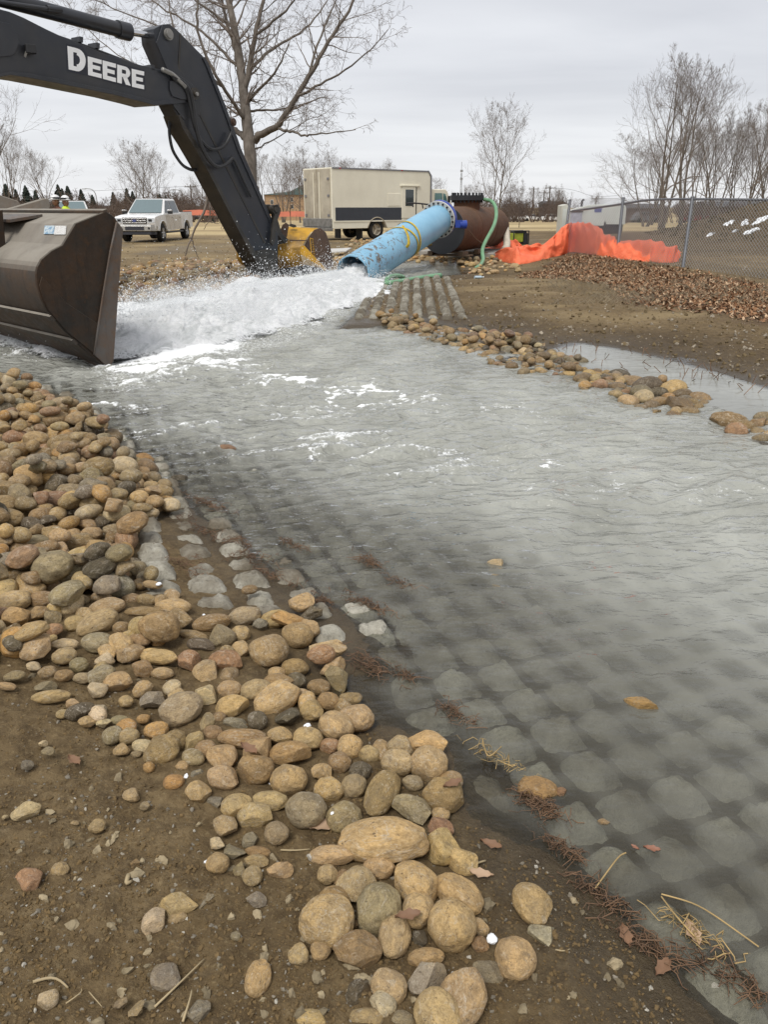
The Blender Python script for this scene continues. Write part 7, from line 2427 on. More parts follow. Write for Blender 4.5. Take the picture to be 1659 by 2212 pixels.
for sx, yt, lab in [(627, 395, 'small dark ornamental tree left before the tan building'), (664, 402, 'small dark ornamental tree nearest the truck before the tan building'), (678, 420, 'smallest dark ornamental tree right beside the rear of the truck')]:
    far_tree(sx, 470, yt, 88, 3, lab, 'ornamental trees', None, .95, ('brush', 'brush'))
gF = 'far bare trees along the street'
for sx, yt, d in [(940, 395, 170), (905, 384, 170), (1018, 400, 150), (1050, 398, 140), (1110, 395, 130), (1130, 412, 150), (1160, 408, 170), (1195, 404, 150), (1215, 412, 160), (1290, 420, 180), (760, 360, 170), (795, 366, 180), (850, 360, 170), (390, 415, 170), (408, 412, 180), (420, 405, 190), (500, 400, 160), (460, 398, 170)]:
    far_tree(sx, 466, yt, d, rnd.randrange(5), 'small bare tree far off along the street beyond the field', gF, None, 1.0)
# brown brush along the far edge: one mass
bm = MB()
rgs = np.random.default_rng(77)
BR = []
for k in range(7):
    q = MB()
    for st in range(3):
        a = rgs.uniform(0, 6.28)
        grow(q, (rgs.normal(0, .05), rgs.normal(0, .05), 0), (math.cos(a) * .4, math.sin(a) * .4, 1), .8, .018, 1, 4, rgs, .2, (7, 6, 5, 3), .5, 4, .0042)
    BR.append(q)


def brush_line(x0, x1, yt0, yt1, d0, d1, n, lean=.2):
    for k in range(n):
        sx = rgs.uniform(x0, x1); d = rgs.uniform(d0, d1); yt = rgs.uniform(yt0, yt1)
        p = W(sx, 460, d); z = gz0(p[0], p[1]); H = max(.6, W(sx, yt, d)[2] - z)
        q = BR[int(rgs.integers(0, 7))]
        c = MB(); c.v = list(q.v); c.f = {k_: list(v_) for k_, v_ in q.f.items()}; c.n = q.n
        c.xf(Matrix.Translation((p[0], p[1], z)) @ Matrix.Rotation(rgs.uniform(0, 6.28), 4, 'Z') @ Matrix.Diagonal((H * 1.1, H * 1.1, H, 1)))
        bm.merge(c)


def gz0(x, y):
    r = math.hypot(x, y)
    t_ = min(max((r - 60) / 140, 0), 1)
    return .16 - 1.5 * t_ * t_ * (3 - 2 * t_)


brush_line(-60, 470, 408, 440, 95, 135, 120)
brush_line(1010, 1240, 420, 448, 100, 150, 60)
brush_line(1330, 1700, 425, 455, 75, 115, 60)
bo_ = obj('brush', bm, M['brush'], smooth=180, kind='stuff')
tag(bo_, 'brown leafless brush along the far edge of the field', 'brush')


def spruce(sx, yt, d, label, w=.34, dens=1.0):
    p = W(sx, 460, d); z = gz0(p[0], p[1]); H = W(sx, yt, d)[2] - z
    t_ = thing('spruce_tree', label, 'spruce', (p[0], p[1], z), 0, 'dark spruces along the far edge')
    obj('trunk', MB().tube([(0, 0, 0), (0, 0, H * .95)], [.16, .02], 6), M['bark'], t_)
    m = MB(); rg = np.random.default_rng(int(sx * 7 + yt))
    V = []; F = []
    for k in range(int(420 * dens)):
        f = rg.random() ** .75
        hh = H * (.06 + .94 * f); r = H * w * .85 * (1 - f) ** .85 * rg.uniform(.55, 1.1) + .08
        a = rg.uniform(0, 6.28); b = .34 * rg.uniform(.5, 1.2) * (.5 + (1 - f))
        c, s = math.cos(a), math.sin(a)
        i0 = len(V)
        V += [(c * r * .15, s * r * .15, hh + .15), (c * r - s * b, s * r + c * b, hh - .25 * r), (c * r * 1.12, s * r * 1.12, hh - .38 * r - .05), (c * r + s * b, s * r - c * b, hh - .25 * r)]
        F.append((i0, i0 + 1, i0 + 2, i0 + 3))
    m.add(V, np.array(F))
    obj('crown', m, M['spruce'], t_)
    return t_


for sx, yt, d, lab, w in [(132, 400, 110, 'broad dark spruce right of the two hard hats', .42), (152, 402, 112, 'dark spruce behind the second pickup truck', .36), (140, 408, 118, 'narrow spruce wedged between two darker ones', .25), (180, 410, 118, 'dark spruce alone between the hidden pickup and the brush', .36),
                          (62, 402, 105, 'dark spruce left of the round crowned bare tree', .4), (20, 398, 110, 'dark spruce at the left frame edge', .4), (82, 412, 110, 'small spruce beside the dark one left of the hard hats', .3), (40, 410, 120, 'spruce between the two at the left frame edge', .3),
                          (248, 416, 130, 'small spruce in the brush left of the front pickup', .34), (278, 408, 125, 'pointed spruce above the windscreen of the front pickup', .3), (290, 414, 130, 'low spruce beside the pointed one above the pickup', .36), (203, 422, 130, 'low spruce in the brown brush', .32),
                          (348, 420, 125, 'dark spruce behind the front pickup cab', .36), (360, 424, 128, 'dark low spruce at the rear of the front pickup cab', .5), (383, 426, 150, 'tiny spruce left of the street lamps', .3), (452, 418, 140, 'dark spruce against the excavator stick', .45)]:
    spruce(sx, yt, d, lab, w)

# ---- buildings
M['tanwall'] = simple('tan_wall', (.40, .27, .16), .85, 0, .12, .4)
M['groof'] = simple('dark_green_roof', (.035, .075, .065), .7, 0, .15, .4)
M['wwhite'] = simple('white_window_frame', (.6, .6, .58), .5)
M['wgrey'] = simple('pale_wall', (.42, .41, .39), .8, 0, .1, .3)
M['dkwall'] = simple('dark_brown_wall', (.10, .085, .075), .85, 0, .2, .3)
M['dkroof'] = simple('charcoal_roof', (.07, .07, .075), .8, 0, .2, .3)
M['limewall'] = simple('lime_trim', (.45, .52, .16), .7)


def bld(name, label, x0, x1, ybase, yeave, d, depth, wall, roof, roofkind='gable', ypeak=None, wins=(), rot=0.0):
    a = W(x0, ybase, d); b = W(x1, ybase, d)
    z0 = gz0((a[0] + b[0]) / 2, a[1]) - .3
    w = b[0] - a[0]
    he = W(x0, yeave, d)[2] - z0
    hp = (W(x0, ypeak, d)[2] - z0) if ypeak else he
    t_ = thing(name, label, 'building', ((a[0] + b[0]) / 2, a[1], z0), rot)
    obj('wall', MB().box((0, depth / 2, he / 2), (w, depth, he)), wall, t_)
    rf = MB(); o = .35
    if roofkind == 'hip':
        k = min(w, depth) * .5
        B = [(-w / 2 - o, -o, he + .02), (w / 2 + o, -o, he + .02), (w / 2 + o, depth + o, he + .02), (-w / 2 - o, depth + o, he + .02)]
        Tp = [(-w / 2 + k, depth / 2, hp), (w / 2 - k, depth / 2, hp)]
        rf.add(B + Tp, [(0, 1, 5, 4), (2, 3, 4, 5), (1, 2, 5), (3, 0, 4), (3, 2, 1, 0)])
    elif roofkind == 'gable':
        rf.prism([(-w / 2 - o, -o, he + .02), (-w / 2 - o, depth + o, he + .02), (-w / 2 - o, depth / 2, hp)], (w + 2 * o, 0, 0))
    else:
        rf.box((0, depth / 2, he + .12), (w + .3, depth + .3, .24))
    obj('roof', rf, roof, t_)
    for (fx, fz, fw, fh) in wins:
        wn_ = obj('window', MB().box((-w / 2 + w * fx, -.03, he * fz), (w * fw, .08, he * fh)), M['wwhite'], t_)
        obj('pane', MB().box((-w / 2 + w * fx, -.085, he * fz), (w * fw * .78, .04, he * fh * .8)), M['glass'], wn_)
    return t_


w3 = [(.13, .72, .05, .18)] + [(fx, fz, .06, .16) for fx in (.38, .5) for fz in (.25, .55, .82)] + [(fx, fz, .06, .16) for fx in (.72, .88) for fz in (.25, .55, .82)]
b1 = bld('apartment_building', 'tan three storey building with a dark green roof left of the truck', 572, 700, 466, 421, 195, 16, M['tanwall'], M['groof'], 'hip', 411, w3)
c_ = W(652, 440, 194)
gab = bld('gabled_wing', 'taller green gabled block at the right end of the tan building', 618, 686, 466, 421, 192, 12, M['tanwall'], M['groof'], 'hip', 398, [(fx, fz, .09, .16) for fx in (.2, .8) for fz in (.25, .55, .82)])
bld('shop_building', 'pale shop with a lime green strip left of the stick', 402, 424, 462, 447, 215, 14, M['wgrey'], M['limewall'], 'flat', None, [(.3, .4, .3, .6)])
bld('sign_canopy', 'white portal shaped shop front behind the pickup bed', 374, 398, 463, 441, 200, 12, M['wwhite'], M['wwhite'], 'flat', None, [(.5, .42, .6, .66)])
bld('shop_building', 'low dark shop behind the hanging bough', 424, 470, 462, 448, 210, 12, M['dkwall'], M['wgrey'], 'flat', None, [(.2, .4, .1, .5), (.75, .4, .12, .5)])
bld('house', 'dark brown bungalow beyond the field right of the tank', 1100, 1140, 465, 448, 170, 10, M['dkwall'], M['dkroof'], 'gable', 440, [(.3, .5, .15, .35), (.7, .5, .15, .35)])
bld('house', 'charcoal two storey house left of the cream cabinet', 1180, 1222, 466, 441, 175, 10, M['dkroof'], M['dkroof'], 'gable', 434, [(.3, .7, .15, .2), (.7, .3, .2, .2)])
bld('house', 'long brown bungalow seen through the fence beside the generator', 1352, 1440, 470, 450, 120, 10, M['dkwall'], M['dkroof'], 'gable', 440, [(.2, .5, .1, .4), (.6, .5, .1, .4)])
bld('house', 'dark bungalow behind the trees of the spoil heap', 1540, 1660, 468, 446, 120, 10, M['dkwall'], M['dkroof'], 'gable', 434, [(.3, .5, .1, .3)])
bld('house', 'grey roofed house in the brush behind the workers', 196, 262, 463, 452, 160, 10, M['dkwall'], M['dkroof'], 'gable', 444, [(.5, .5, .1, .35)])

# ---- far cars
def small_car(label, sx, d, paint, yaw=0.0, van=False):
    p = W(sx, 463, d); z = gz0(p[0], p[1])
    c = thing('parked_car', label, 'car' if not van else 'van', (p[0], p[1], z), yaw)
    h = 1.45 if not van else 2.0
    obj('body', MB().prism([(-2.2, -.85, .3), (2.2, -.85, .3), (2.25, -.85, .75), (1.2, -.85, .92), (-2.1, -.85, .95)], (0, 1.7, 0)), paint, c, bevel=.08)
    obj('cab', MB().hexa([(-1.7, -.82, .9), (1.2, -.82, .9), (1.2, .82, .9), (-1.7, .82, .9), (-1.3 if not van else -1.75, -.65, h), (.45, -.65, h), (.45, .65, h), (-1.3 if not van else -1.75, .65, h)]), paint, c, bevel=.08)
    for s in (-1, 1):
        obj('window', MB().hexa([(-1.45, s * .80, .98), (.95, s * .80, .98), (.95, s * .83, .98), (-1.45, s * .83, .98), (-1.15, s * .68, h - .1), (.4, s * .68, h - .1), (.4, s * .71, h - .1), (-1.15, s * .71, h - .1)]), M['glass'], c)
        for x in (-1.35, 1.35):
            obj('wheel', MB().lathe([(-.1, 0), (-.1, .32), (.1, .32), (.1, 0)], (x, s * .78, .32), (0, 1, 0), 14), M['tyre'], c)
    return c


M['cargrey'] = simple('grey_car_paint', (.16, .17, .18), .3); M['carred'] = simple('red_car_paint', (.25, .03, .03), .3); M['cardark'] = simple('dark_car_paint', (.03, .033, .04), .3)
small_car('white van parked far off right of the tank', 1124, 165, M['carwhite'], 0.1, True)
small_car('white car parked left of the charcoal house', 1148, 168, M['carwhite'], .4)
small_car('white pickup parked before the charcoal house', 1194, 160, M['carwhite'], 0)
small_car('dark car parked beside the white pickup before the charcoal house', 1208, 162, M['cardark'], 0)
small_car('red car glimpsed through the fence right of the tall trees', 1508, 105, M['carred'], .2)
small_car('grey car glimpsed through the fence left of the tall trees', 1396, 110, M['cargrey'], .2)
small_car('dark car parked in front of the lime green strip shop', 414, 190, M['cardark'], 0)
small_car('white car seen in the gap between bucket and front pickup', 236, 120, M['carwhite'], .5)

# ---- poles, lamps, mast, wires
M['wood'] = simple('pole_wood', (.10, .08, .065), .9)
def utility_pole(label, sx, yt, d, arms=True):
    p = W(sx, 463, d); z = gz0(p[0], p[1]); H = W(sx, yt, d)[2] - z
    t_ = thing('utility_pole', label, 'utility pole', (p[0], p[1], z), 0, 'utility poles')
    obj('pole', MB().tube([(0, 0, 0), (0, 0, H)], [.18, .13], 8), M['wood'], t_)
    if arms:
        obj('crossarm', MB().box((0, -.2, H - .5), (2.6, .14, .14)), M['wood'], t_)
        for x in (-1.1, 0, 1.1):
            obj('insulator', MB().tube([(x, -.2, H - .43), (x, -.2, H - .15)], .06, 6), M['greysteel'], t_)
    return W(sx, yt, d) - np.array([0, 0, .3])


a1 = utility_pole('wooden utility pole left of the excavator stick', 416, 399, 170)
a2 = utility_pole('wooden utility pole at the left of the street beyond the field', 1150, 404, 190)
a3 = utility_pole('wooden utility pole with crossarm beside the charcoal house', 1185, 402, 185)
a4 = utility_pole('wooden utility pole above the white generator', 1286, 425, 190)
a5 = utility_pole('short leaning utility pole before the charcoal house', 1173, 412, 180)
M['lampgrey'] = simple('lamp_post_grey', (.33, .34, .35), .5, .4)
for sx, yt, d, lab in [(385, 416, 150, 'curved grey street lamp left of the wooden pole'), (398, 410, 175, 'farther curved street lamp close to the wooden pole'), (212, 408, 150, 'pale street lamp post in the brush right of the spruces')]:
    p = W(sx, 463, d); z = gz0(p[0], p[1]); H = W(sx, yt, d)[2] - z
    t_ = thing('street_lamp', lab, 'street lamp', (p[0], p[1], z), 0, 'street lamps')
    obj('pole', MB().tube(bez([(0, 0, 0), (0, 0, H * .6), (0, 0, H * .85), (-.6, 0, H), (-2.0, 0, H)], 20), .09, 6), M['lampgrey'], t_, smooth=180)
    obj('lamp_head', MB().box((-2.2, 0, H - .05), (.7, .3, .16)), M['lampgrey'], t_, bevel=.04)
p = W(994, 463, 230); z = gz0(p[0], p[1]); H = W(994, 352, 230)[2] - z
mast = thing('radio_mast', 'thin lattice radio mast between the truck cab and the slender tree', 'mast', (p[0], p[1], z))
for k in range(3):
    a = k * 2.094
    obj('leg', MB().tube([(.45 * math.cos(a), .45 * math.sin(a), 0), (.2 * math.cos(a), .2 * math.sin(a), H * .8)], .06, 5), M['lampgrey'], mast)
lat = MB()
for k in range(26):
    z0 = H * .8 * k / 26; z1_ = H * .8 * (k + 1) / 26
    for q in range(3):
        a, b = q * 2.094, (q + 1) * 2.094
        r0 = .45 - .25 * k / 26; r1 = .45 - .25 * (k + 1) / 26
        lat.tube([(r0 * math.cos(a), r0 * math.sin(a), z0), (r1 * math.cos(b), r1 * math.sin(b), z1_)], .035, 3, False)
obj('lattice', lat, M['lampgrey'], mast)
obj('antenna', MB().tube([(0, 0, H * .8), (0, 0, H)], .07, 5), M['lampgrey'], mast)
for z_ in (.7, .84):
    obj('antenna_drum', MB().lathe([(-.3, 0), (-.3, .4), (.3, .4), (.3, 0)], (0, -.4, H * z_), (0, 0, 1), 10), M['lampgrey'], mast)
def wire(pts_, label, r=.03):
    solo('overhead_wire', MB().tube(bez(pts_, 30), r, 3, False), M['black'], label, 'wire', 'overhead wires')


wire([a1, W(330, 406, 172), W(190, 413, 180), W(60, 412, 190)], 'thin overhead wire running left from the wooden pole beyond the field')
wire([a1, W(520, 396, 172), W(700, 402, 180)], 'thin overhead wire running right from the wooden pole behind the stick')
wire([a3, W(1240, 409, 187), a4, W(1400, 415, 195), W(1600, 405, 200)], 'overhead wire between the poles right of the charcoal house')
# orange snow fence across the far field
M['onet'] = simple('orange_plastic_net', (.62, .20, .13), .7, 0, .15, .8)
for pts_, lab in (([(598, 468), (640, 468), (690, 469)], 'low orange plastic snow fence before the tan building'), ([(395, 465), (430, 465), (480, 466)], 'low orange plastic snow fence before the far shops')):
    sf = thing('snow_fence', lab, 'plastic fence', W(pts_[0][0], pts_[0][1], 96.0), 0)
    P = [W(x, y, 96.0) for x, y in pts_]
    m = MB()
    Pt = [p + np.array([0, 0, .55 + .1 * (i % 2)]) for i, p in enumerate(P)]
    for k in range(len(P) - 1):
        m.hexa([P[k], P[k + 1], P[k + 1] + np.array([0, .03, 0]), P[k] + np.array([0, .03, 0]), Pt[k], Pt[k + 1], Pt[k + 1] + np.array([0, .03, 0]), Pt[k] + np.array([0, .03, 0])])
    obj('netting', m, M['onet'], sf, world=True)
    for i, p in enumerate(P):
        obj('stake', MB().tube([p - np.array([0, 0, .5]), Pt[i] + np.array([0, .05, .2])], .03, 5), M['wood'], sf, world=True)
sk_p = W(1122, 488, 58)
solo('wooden_stake', MB().tube([(sk_p[0], sk_p[1], gz(sk_p[0], sk_p[1])), sk_p + np.array([0, 0, .5])], .03, 5), M['wood'], 'thin wooden stake in the tan field right of the tank', 'stake')

# ================================================================== spray, litter and small things
rd = np.random.default_rng(2024)
OCT = (np.array([[1, 0, 0], [-1, 0, 0], [0, 1, 0], [0, -1, 0], [0, 0, 1], [0, 0, -1]], float), np.array([[0, 2, 4], [2, 1, 4], [1, 3, 4], [3, 0, 4], [2, 0, 5], [1, 2, 5], [3, 1, 5], [0, 3, 5]]))


def many(V, F, pos, scale, rot=None):
    """pos (n,3), scale (n,3) or (n,1): one joined mesh of small bodies"""
    n = len(pos); k = len(V)
    S = np.broadcast_to(scale, (n, 3))
    A = V[None] * S[:, None, :]
    if rot is not None:
        c, s = np.cos(rot[:, 0])[:, None], np.sin(rot[:, 0])[:, None]
        x = A[:, :, 0] * c - A[:, :, 2] * s; z = A[:, :, 0] * s + A[:, :, 2] * c
        A = np.stack([x, A[:, :, 1], z], -1)
        c, s = np.cos(rot[:, 1])[:, None], np.sin(rot[:, 1])[:, None]
        x = A[:, :, 0] * c - A[:, :, 1] * s; y = A[:, :, 0] * s + A[:, :, 1] * c
        A = np.stack([x, y, A[:, :, 2]], -1)
    A = A + pos[:, None, :]
    Fa = (F[None] + (np.arange(n) * k)[:, None, None]).reshape(-1, F.shape[1])
    return MB().add(A.reshape(-1, 3), Fa)


# ---- white water: heaving sheet from the pipe mouth down to the bucket
JET = np.array([G(762, 606)[:2], G(700, 630)[:2], G(620, 655)[:2], G(520, 690)[:2], G(400, 722)[:2], G(270, 750)[:2], G(130, 722)[:2]])
jl = np.concatenate([[0], np.cumsum(np.hypot(*np.diff(JET, axis=0).T))])
na, nb = 420, 230
aa = np.linspace(0, 1, na)
cxy = np.stack([np.interp(aa * jl[-1], jl, JET[:, i]) for i in range(2)], 1)
for _ in range(30):
    cxy[1:-1] = .5 * cxy[1:-1] + .25 * (cxy[:-2] + cxy[2:])
tg_ = np.gradient(cxy, axis=0); tg_ /= np.linalg.norm(tg_, axis=1, keepdims=True)
nr_ = np.stack([tg_[:, 1], -tg_[:, 0]], 1)
if nr_[:, 1].mean() < 0: nr_ = -nr_                                  # away from the camera
bb = np.linspace(-1, 1, nb)
far_w = np.interp(aa, [0, .1, .3, .6, 1], [.30, .40, .65, 1.6, 2.0])
near_w = np.interp(aa, [0, .1, .3, .6, 1], [.55, .95, 1.35, 1.25, 1.0])
off = np.where(bb[None, :] > 0, far_w[:, None], near_w[:, None]) * bb[None, :]
X = cxy[:, 0:1] + nr_[:, 0:1] * off; Y = cxy[:, 1:2] + nr_[:, 1:2] * off
hp = np.interp(aa, [0, .06, .16, .3, .5, .75, 1], [.05, .08, .12, .19, .25, .22, .16])
prof = np.clip(1 - np.abs(bb) ** 1.6, 0, 1)
Hh = hp[:, None] * prof[None, :]
al = (aa * jl[-1])[:, None] + 0 * off
n1 = fbm(al * .8, off * 2.6, 7, 5, .6); n2 = fbm(X * 4.2, Y * 4.2, 9, 5, .62); n3 = 1 - np.abs(fbm(X * 2.4, Y * 2.4, 12, 4, .6)) * 2
Hh = Hh * (1 + .75 * n1) + (.085 * n2 + .075 * n3 - .03) * (.3 + .7 * prof[None, :])
X = X + .09 * fbm(X * 3, Y * 3, 31, 4, .6); Y = Y + .09 * fbm(X * 3, Y * 3, 32, 4, .6)
th = prof[None, :] ** np.where(bb < 0, .85, .5)[None, :] * np.interp(aa, [0, .02, .8, 1], [.95, 1, .8, .4])[:, None]
th = np.clip(th * (.78 + .5 * n1), 0, 1)
mj = MB().grid(np.stack([X, Y, Hh + .02], -1))
wj = obj('white_water', mj, M['white'], smooth=180, kind='stuff')
tag(wj, 'white foaming water rushing from the blue pipe to the big bucket', 'white water')
set_attr(wj.data, 'thick', th.ravel())
# gush filling the pipe mouth and the boil that bursts up left of it
def boil(c, r, seed, name_bits, sub=4):
    V, F = icosphere(5)
    d = fbm3(V * 2.2 + seed, seed, 5) * .34 + fbm3(V * 7 + seed, seed + 2, 3) * .12
    P = V * (1 + d)[:, None] * np.array(r) + np.array(c)
    return P, F


bm2 = MB()
th2 = []
gpts = [(pe + pax * .25 + np.array([0, 0, -.10]), (.32, .30, .27)), (pe - pax * .2 + np.array([-.02, 0, -.12]), (.44, .40, .27)), (pe - pax * .6 + np.array([-.18, 0, -.10]), (.55, .5, .28)), (pe - pax * 1.1 + np.array([-.35, 0, -.06]), (.7, .6, .28)), (pe + np.array([.40, -.7, -.22]), (.5, .4, .18))]
for k, (c, r) in enumerate(gpts):
    P, F = boil(c, r, 5 + k, '')
    bm2.add(P, F); q = (P[:, 2] - c[2]) / r[2]
    th2.append(np.full(len(P), .72))
for (sx, sy, d, r) in ((538, 616, 16.6, (.34, .35, .17)), (522, 626, 16.2, (.42, .35, .14)), (705, 622, 16.8, (.36, .35, .16))):
    P, F = boil(W(sx, sy, d), r, int(sx), '')
    bm2.add(P, F); th2.append(np.full(len(P), .62))
gsh = obj('water_gush', bm2, M['white'], smooth=180, kind='stuff')
tag(gsh, 'boiling white water bursting out of the pipe mouth', 'white water')
set_attr(gsh.data, 'thick', np.concatenate(th2))
# fine mist hanging over it
mx = MB(); q_ = np.arange(0, na, 12)
ring = []
for i in q_:
    hh_ = .10 + .22 * sstep(.25, .6, aa[i]) + hp[i]
    ow_ = [(-near_w[i] * .95, -.05), (-near_w[i] * .8, .6 * hh_), (-near_w[i] * .3, hh_), (far_w[i] * .4, hh_ * 1.1), (far_w[i] * .95, hh_ * .8), (far_w[i] * 1.15, -.05)]
    ring.append([(cxy[i, 0] + nr_[i, 0] * o_, cxy[i, 1] + nr_[i, 1] * o_, z_) for o_, z_ in ow_])
ring = np.array(ring); nr6 = 6
mx.grid(np.concatenate([ring, ring[:, :1]], 1))
mx.f.setdefault(6, []).append(np.array([list(range(0, 6))])); e0 = (len(q_) - 1) * 7; mx.f[6].append(np.array([list(range(e0 + 5, e0 - 1, -1))]))
t = NT('spray_mist'); t.t.nodes.remove(t.b)
pv = t.n('ShaderNodeVolumePrincipled'); pv.inputs['Color'].default_value = (.93, .94, .95, 1); pv.inputs['Anisotropy'].default_value = .2
g = t.n('ShaderNodeNewGeometry'); sz_ = t.n('ShaderNodeSeparateXYZ'); t.l(g.outputs['Position'], sz_.inputs[0])
nv = t.ramp(t.noise(1.7, 4, .62, 'World', None, .4), (.40, 0.0), (.72, 1.0))
fall = t.ramp(sz_.outputs[2], (.05, 1.0), (.62, 0.0))
t.l(t.math('MULTIPLY', t.math('MULTIPLY', nv, fall), 1.3), pv.inputs['Density'])
t.l(pv.outputs[0], t.out.inputs['Volume'])
mo = obj('mist', mx, t.m, kind='stuff'); tag(mo, 'thin white mist hanging over the rushing water', 'mist')
scene.cycles.volume_step_rate = 2.0; scene.cycles.volume_max_steps = 128; scene.cycles.volume_bounces = 1
# flying drops
N = 36000
ia = rd.beta(1.0, 1.25, N)
ib = np.clip(rd.normal(.15, .55, N), -1.15, 1.25)
ci = (ia * (na - 1)).astype(int)
ow = np.where(ib > 0, far_w[ci], near_w[ci]) * ib
px_ = cxy[ci, 0] + nr_[ci, 0] * ow; py_ = cxy[ci, 1] + nr_[ci, 1] * ow
hb_ = hp[ci] * np.clip(1 - np.abs(np.clip(ib, -1, 1)) ** 1.6, 0, 1)
ex = rd.exponential(1.0, N) * np.interp(ia, [0, .1, .35, 1], [.05, .08, .11, .09]) * (1 + .6 * (ib > .2))
pz_ = hb_ + ex - .03
rr_ = .0028 + .0075 * rd.random(N) ** 4
DP = [np.stack([px_, py_, pz_], 1)]; DR = [rr_]
iu = rd.beta(1.0, 1.1, 16000); cu = (iu * (na - 1)).astype(int); ou = rd.uniform(.35, 1.15, 16000) * far_w[cu] * (1 + 0 * cu)
zu = hp[cu] * .75 + rd.exponential(.13, 16000) - .02
DP.append(np.stack([cxy[cu, 0] + nr_[cu, 0] * ou, cxy[cu, 1] + nr_[cu, 1] * ou, zu], 1)); DR.append(.0022 + .006 * rd.random(16000) ** 4)
# fans of spray thrown up by the bucket and round the pipe mouth
for (sx, sy, d, sg, n_) in ((520, 606, 17.0, (.5, .5, .12), 1100), (470, 628, 16.0, (.9, .6, .12), 2200), (360, 645, 13.3, (1.1, .6, .10), 2600), (610, 622, 16.6, (.6, .4, .05), 900), (690, 616, 17.0, (.35, .3, .06), 700), (828, 603, 17.4, (.16, .3, .12), 900), (800, 640, 15.8, (.5, .5, .10), 1400), (430, 606, 17.0, (.8, .6, .12), 900)):
    c = W(sx, sy, d)
    q = rd.normal(0, 1, (n_, 3)) * np.array(sg) + c
    q = q[q[:, 2] > -.02]
    DP.append(q); DR.append(.0026 + .0075 * rd.random(len(q)) ** 4)
DP = np.concatenate(DP); DR = np.concatenate(DR)
t = NT('water_drops'); M['drop'] = t.set((.80, .82, .83), .3, 0, None, .5)
st_ = 1 + rd.random((len(DP), 1)) * np.array([[1.2, .2, .5]])
spr = obj('spray', many(*OCT, DP, DR[:, None] * st_, np.stack([rd.uniform(-.5, .5, len(DP)), rd.uniform(0, 6.28, len(DP))], 1)), M['drop'], smooth=180, kind='stuff')
tag(spr, 'drops of spray flying above the white water', 'spray')

# ---- clods, grit and chips on the soil
def on_ground(P2):
    z = terrain(P2[:, 0], P2[:, 1])
    return np.column_stack([P2, z])


def spread(n, box, test, seed):
    r_ = np.random.default_rng(seed)
    u = r_.uniform(box[0], box[2], n); v = r_.uniform(box[1], box[3], n)
    r3 = np.stack([(u - CX) / FS, CP + (CY - v) / FS * SP, (CY - v) / FS * CP - SP], 1)
    k = (.12 - CAMZ) / r3[:, 2]
    P = r3[:, :2] * k[:, None]
    return P[test(P)]


sdt = lambda P: poly_sd(P[:, 0], P[:, 1], SHORE)
VI, FI = ICO[1]
def rocky(seed):
    V = stone_shape(8 + 10 * (seed % 3), 1)[0]; return V * (1 + np.random.default_rng(seed).uniform(-.2, .2, (len(V), 1)))


P1 = spread(26000, (-120, 1380, 1500, 2400), lambda P: (sdt(P) < -.04), 5)
P1b = spread(3500, (-120, 1700, 900, 2400), lambda P: (sdt(P) < -.04), 15)
P1 = np.vstack([P1, P1b])
nz_ = fbm(P1[:, 0] * 2.3, P1[:, 1] * 2.3, 8, 3)
P1 = P1[(nz_ + rd.uniform(-.5, .5, len(nz_))) > -.05]
sz = .0014 + .0048 * rd.random(len(P1)) ** 4
bgr = rd.random(len(sz)) < .012
sz[bgr] = rd.uniform(.006, .015, bgr.sum())
G1 = on_ground(P1); G1[:, 2] += sz * .05
mbc = many(rocky(3), FI, G1, sz[:, None] * rd.uniform(.6, 1.4, (len(sz), 3)), rd.uniform(0, 6.28, (len(sz), 2)))
t = NT('soil_crumb'); tc_ = t.attr('tint', 'Color'); M['crumb'] = t.set(t.mix(t.ramp(t.noise(60, 4, .6, 'World'), (.3, .45), (.7, 0)), tc_, (.07, .055, .038)), .95, 0, t.bump(t.noise(90, 4, .6, 'World'), .004, .8), .25)
cl = obj('soil_crumbs', mbc, M['crumb'], kind='stuff')
tag(cl, 'crumbs of dark soil and fine grit scattered over the bare ground', 'soil crumbs')
tn = np.where(rd.random((len(sz), 1)) < .86, np.array([[.165, .110, .048]]), np.array([[.26, .23, .18]])) * rd.uniform(.7, 1.25, (len(sz), 1))
tn = np.where(bgr[:, None], np.array([[.34, .275, .17]]) * rd.uniform(.5, 1.3, (len(sz), 1)), tn)
tn = np.where(rd.random((len(sz), 1)) < .012, np.array([[.5, .47, .40]]), tn)
set_attr(cl.data, 'tint', np.repeat(tn, len(VI), 0), 'FLOAT_COLOR')
# pebbles and chips over the dirt on the right and beyond
P2 = spread(9000, (700, 560, 1800, 900), lambda P: (sdt(P) < -.1), 6)
P2 = np.vstack([P2, spread(2500, (200, 500, 720, 600), lambda P: sdt(P) < -.1, 16)])
z2 = terrain(P2[:, 0], P2[:, 1])
sz2 = .006 + .022 * rd.random(len(P2)) ** 4.5
G2 = np.column_stack([P2, z2 + sz2 * .3])
mb2_ = many(rocky(4), FI, G2, sz2[:, None] * rd.uniform(.6, 1.5, (len(sz2), 3)), rd.uniform(0, 6.28, (len(sz2), 2)))
pb_ = obj('pebbles', mb2_, M['crumb'], kind='stuff')
tag(pb_, 'small pebbles and chips strewn on the dirt beyond the stream', 'pebbles')
tn2 = np.where(rd.random((len(sz2), 1)) < .7, np.array([[.17, .125, .065]]), np.array([[.36, .31, .24]])) * rd.uniform(.7, 1.3, (len(sz2), 1))
set_attr(pb_.data, 'tint', np.repeat(tn2, len(VI), 0), 'FLOAT_COLOR')

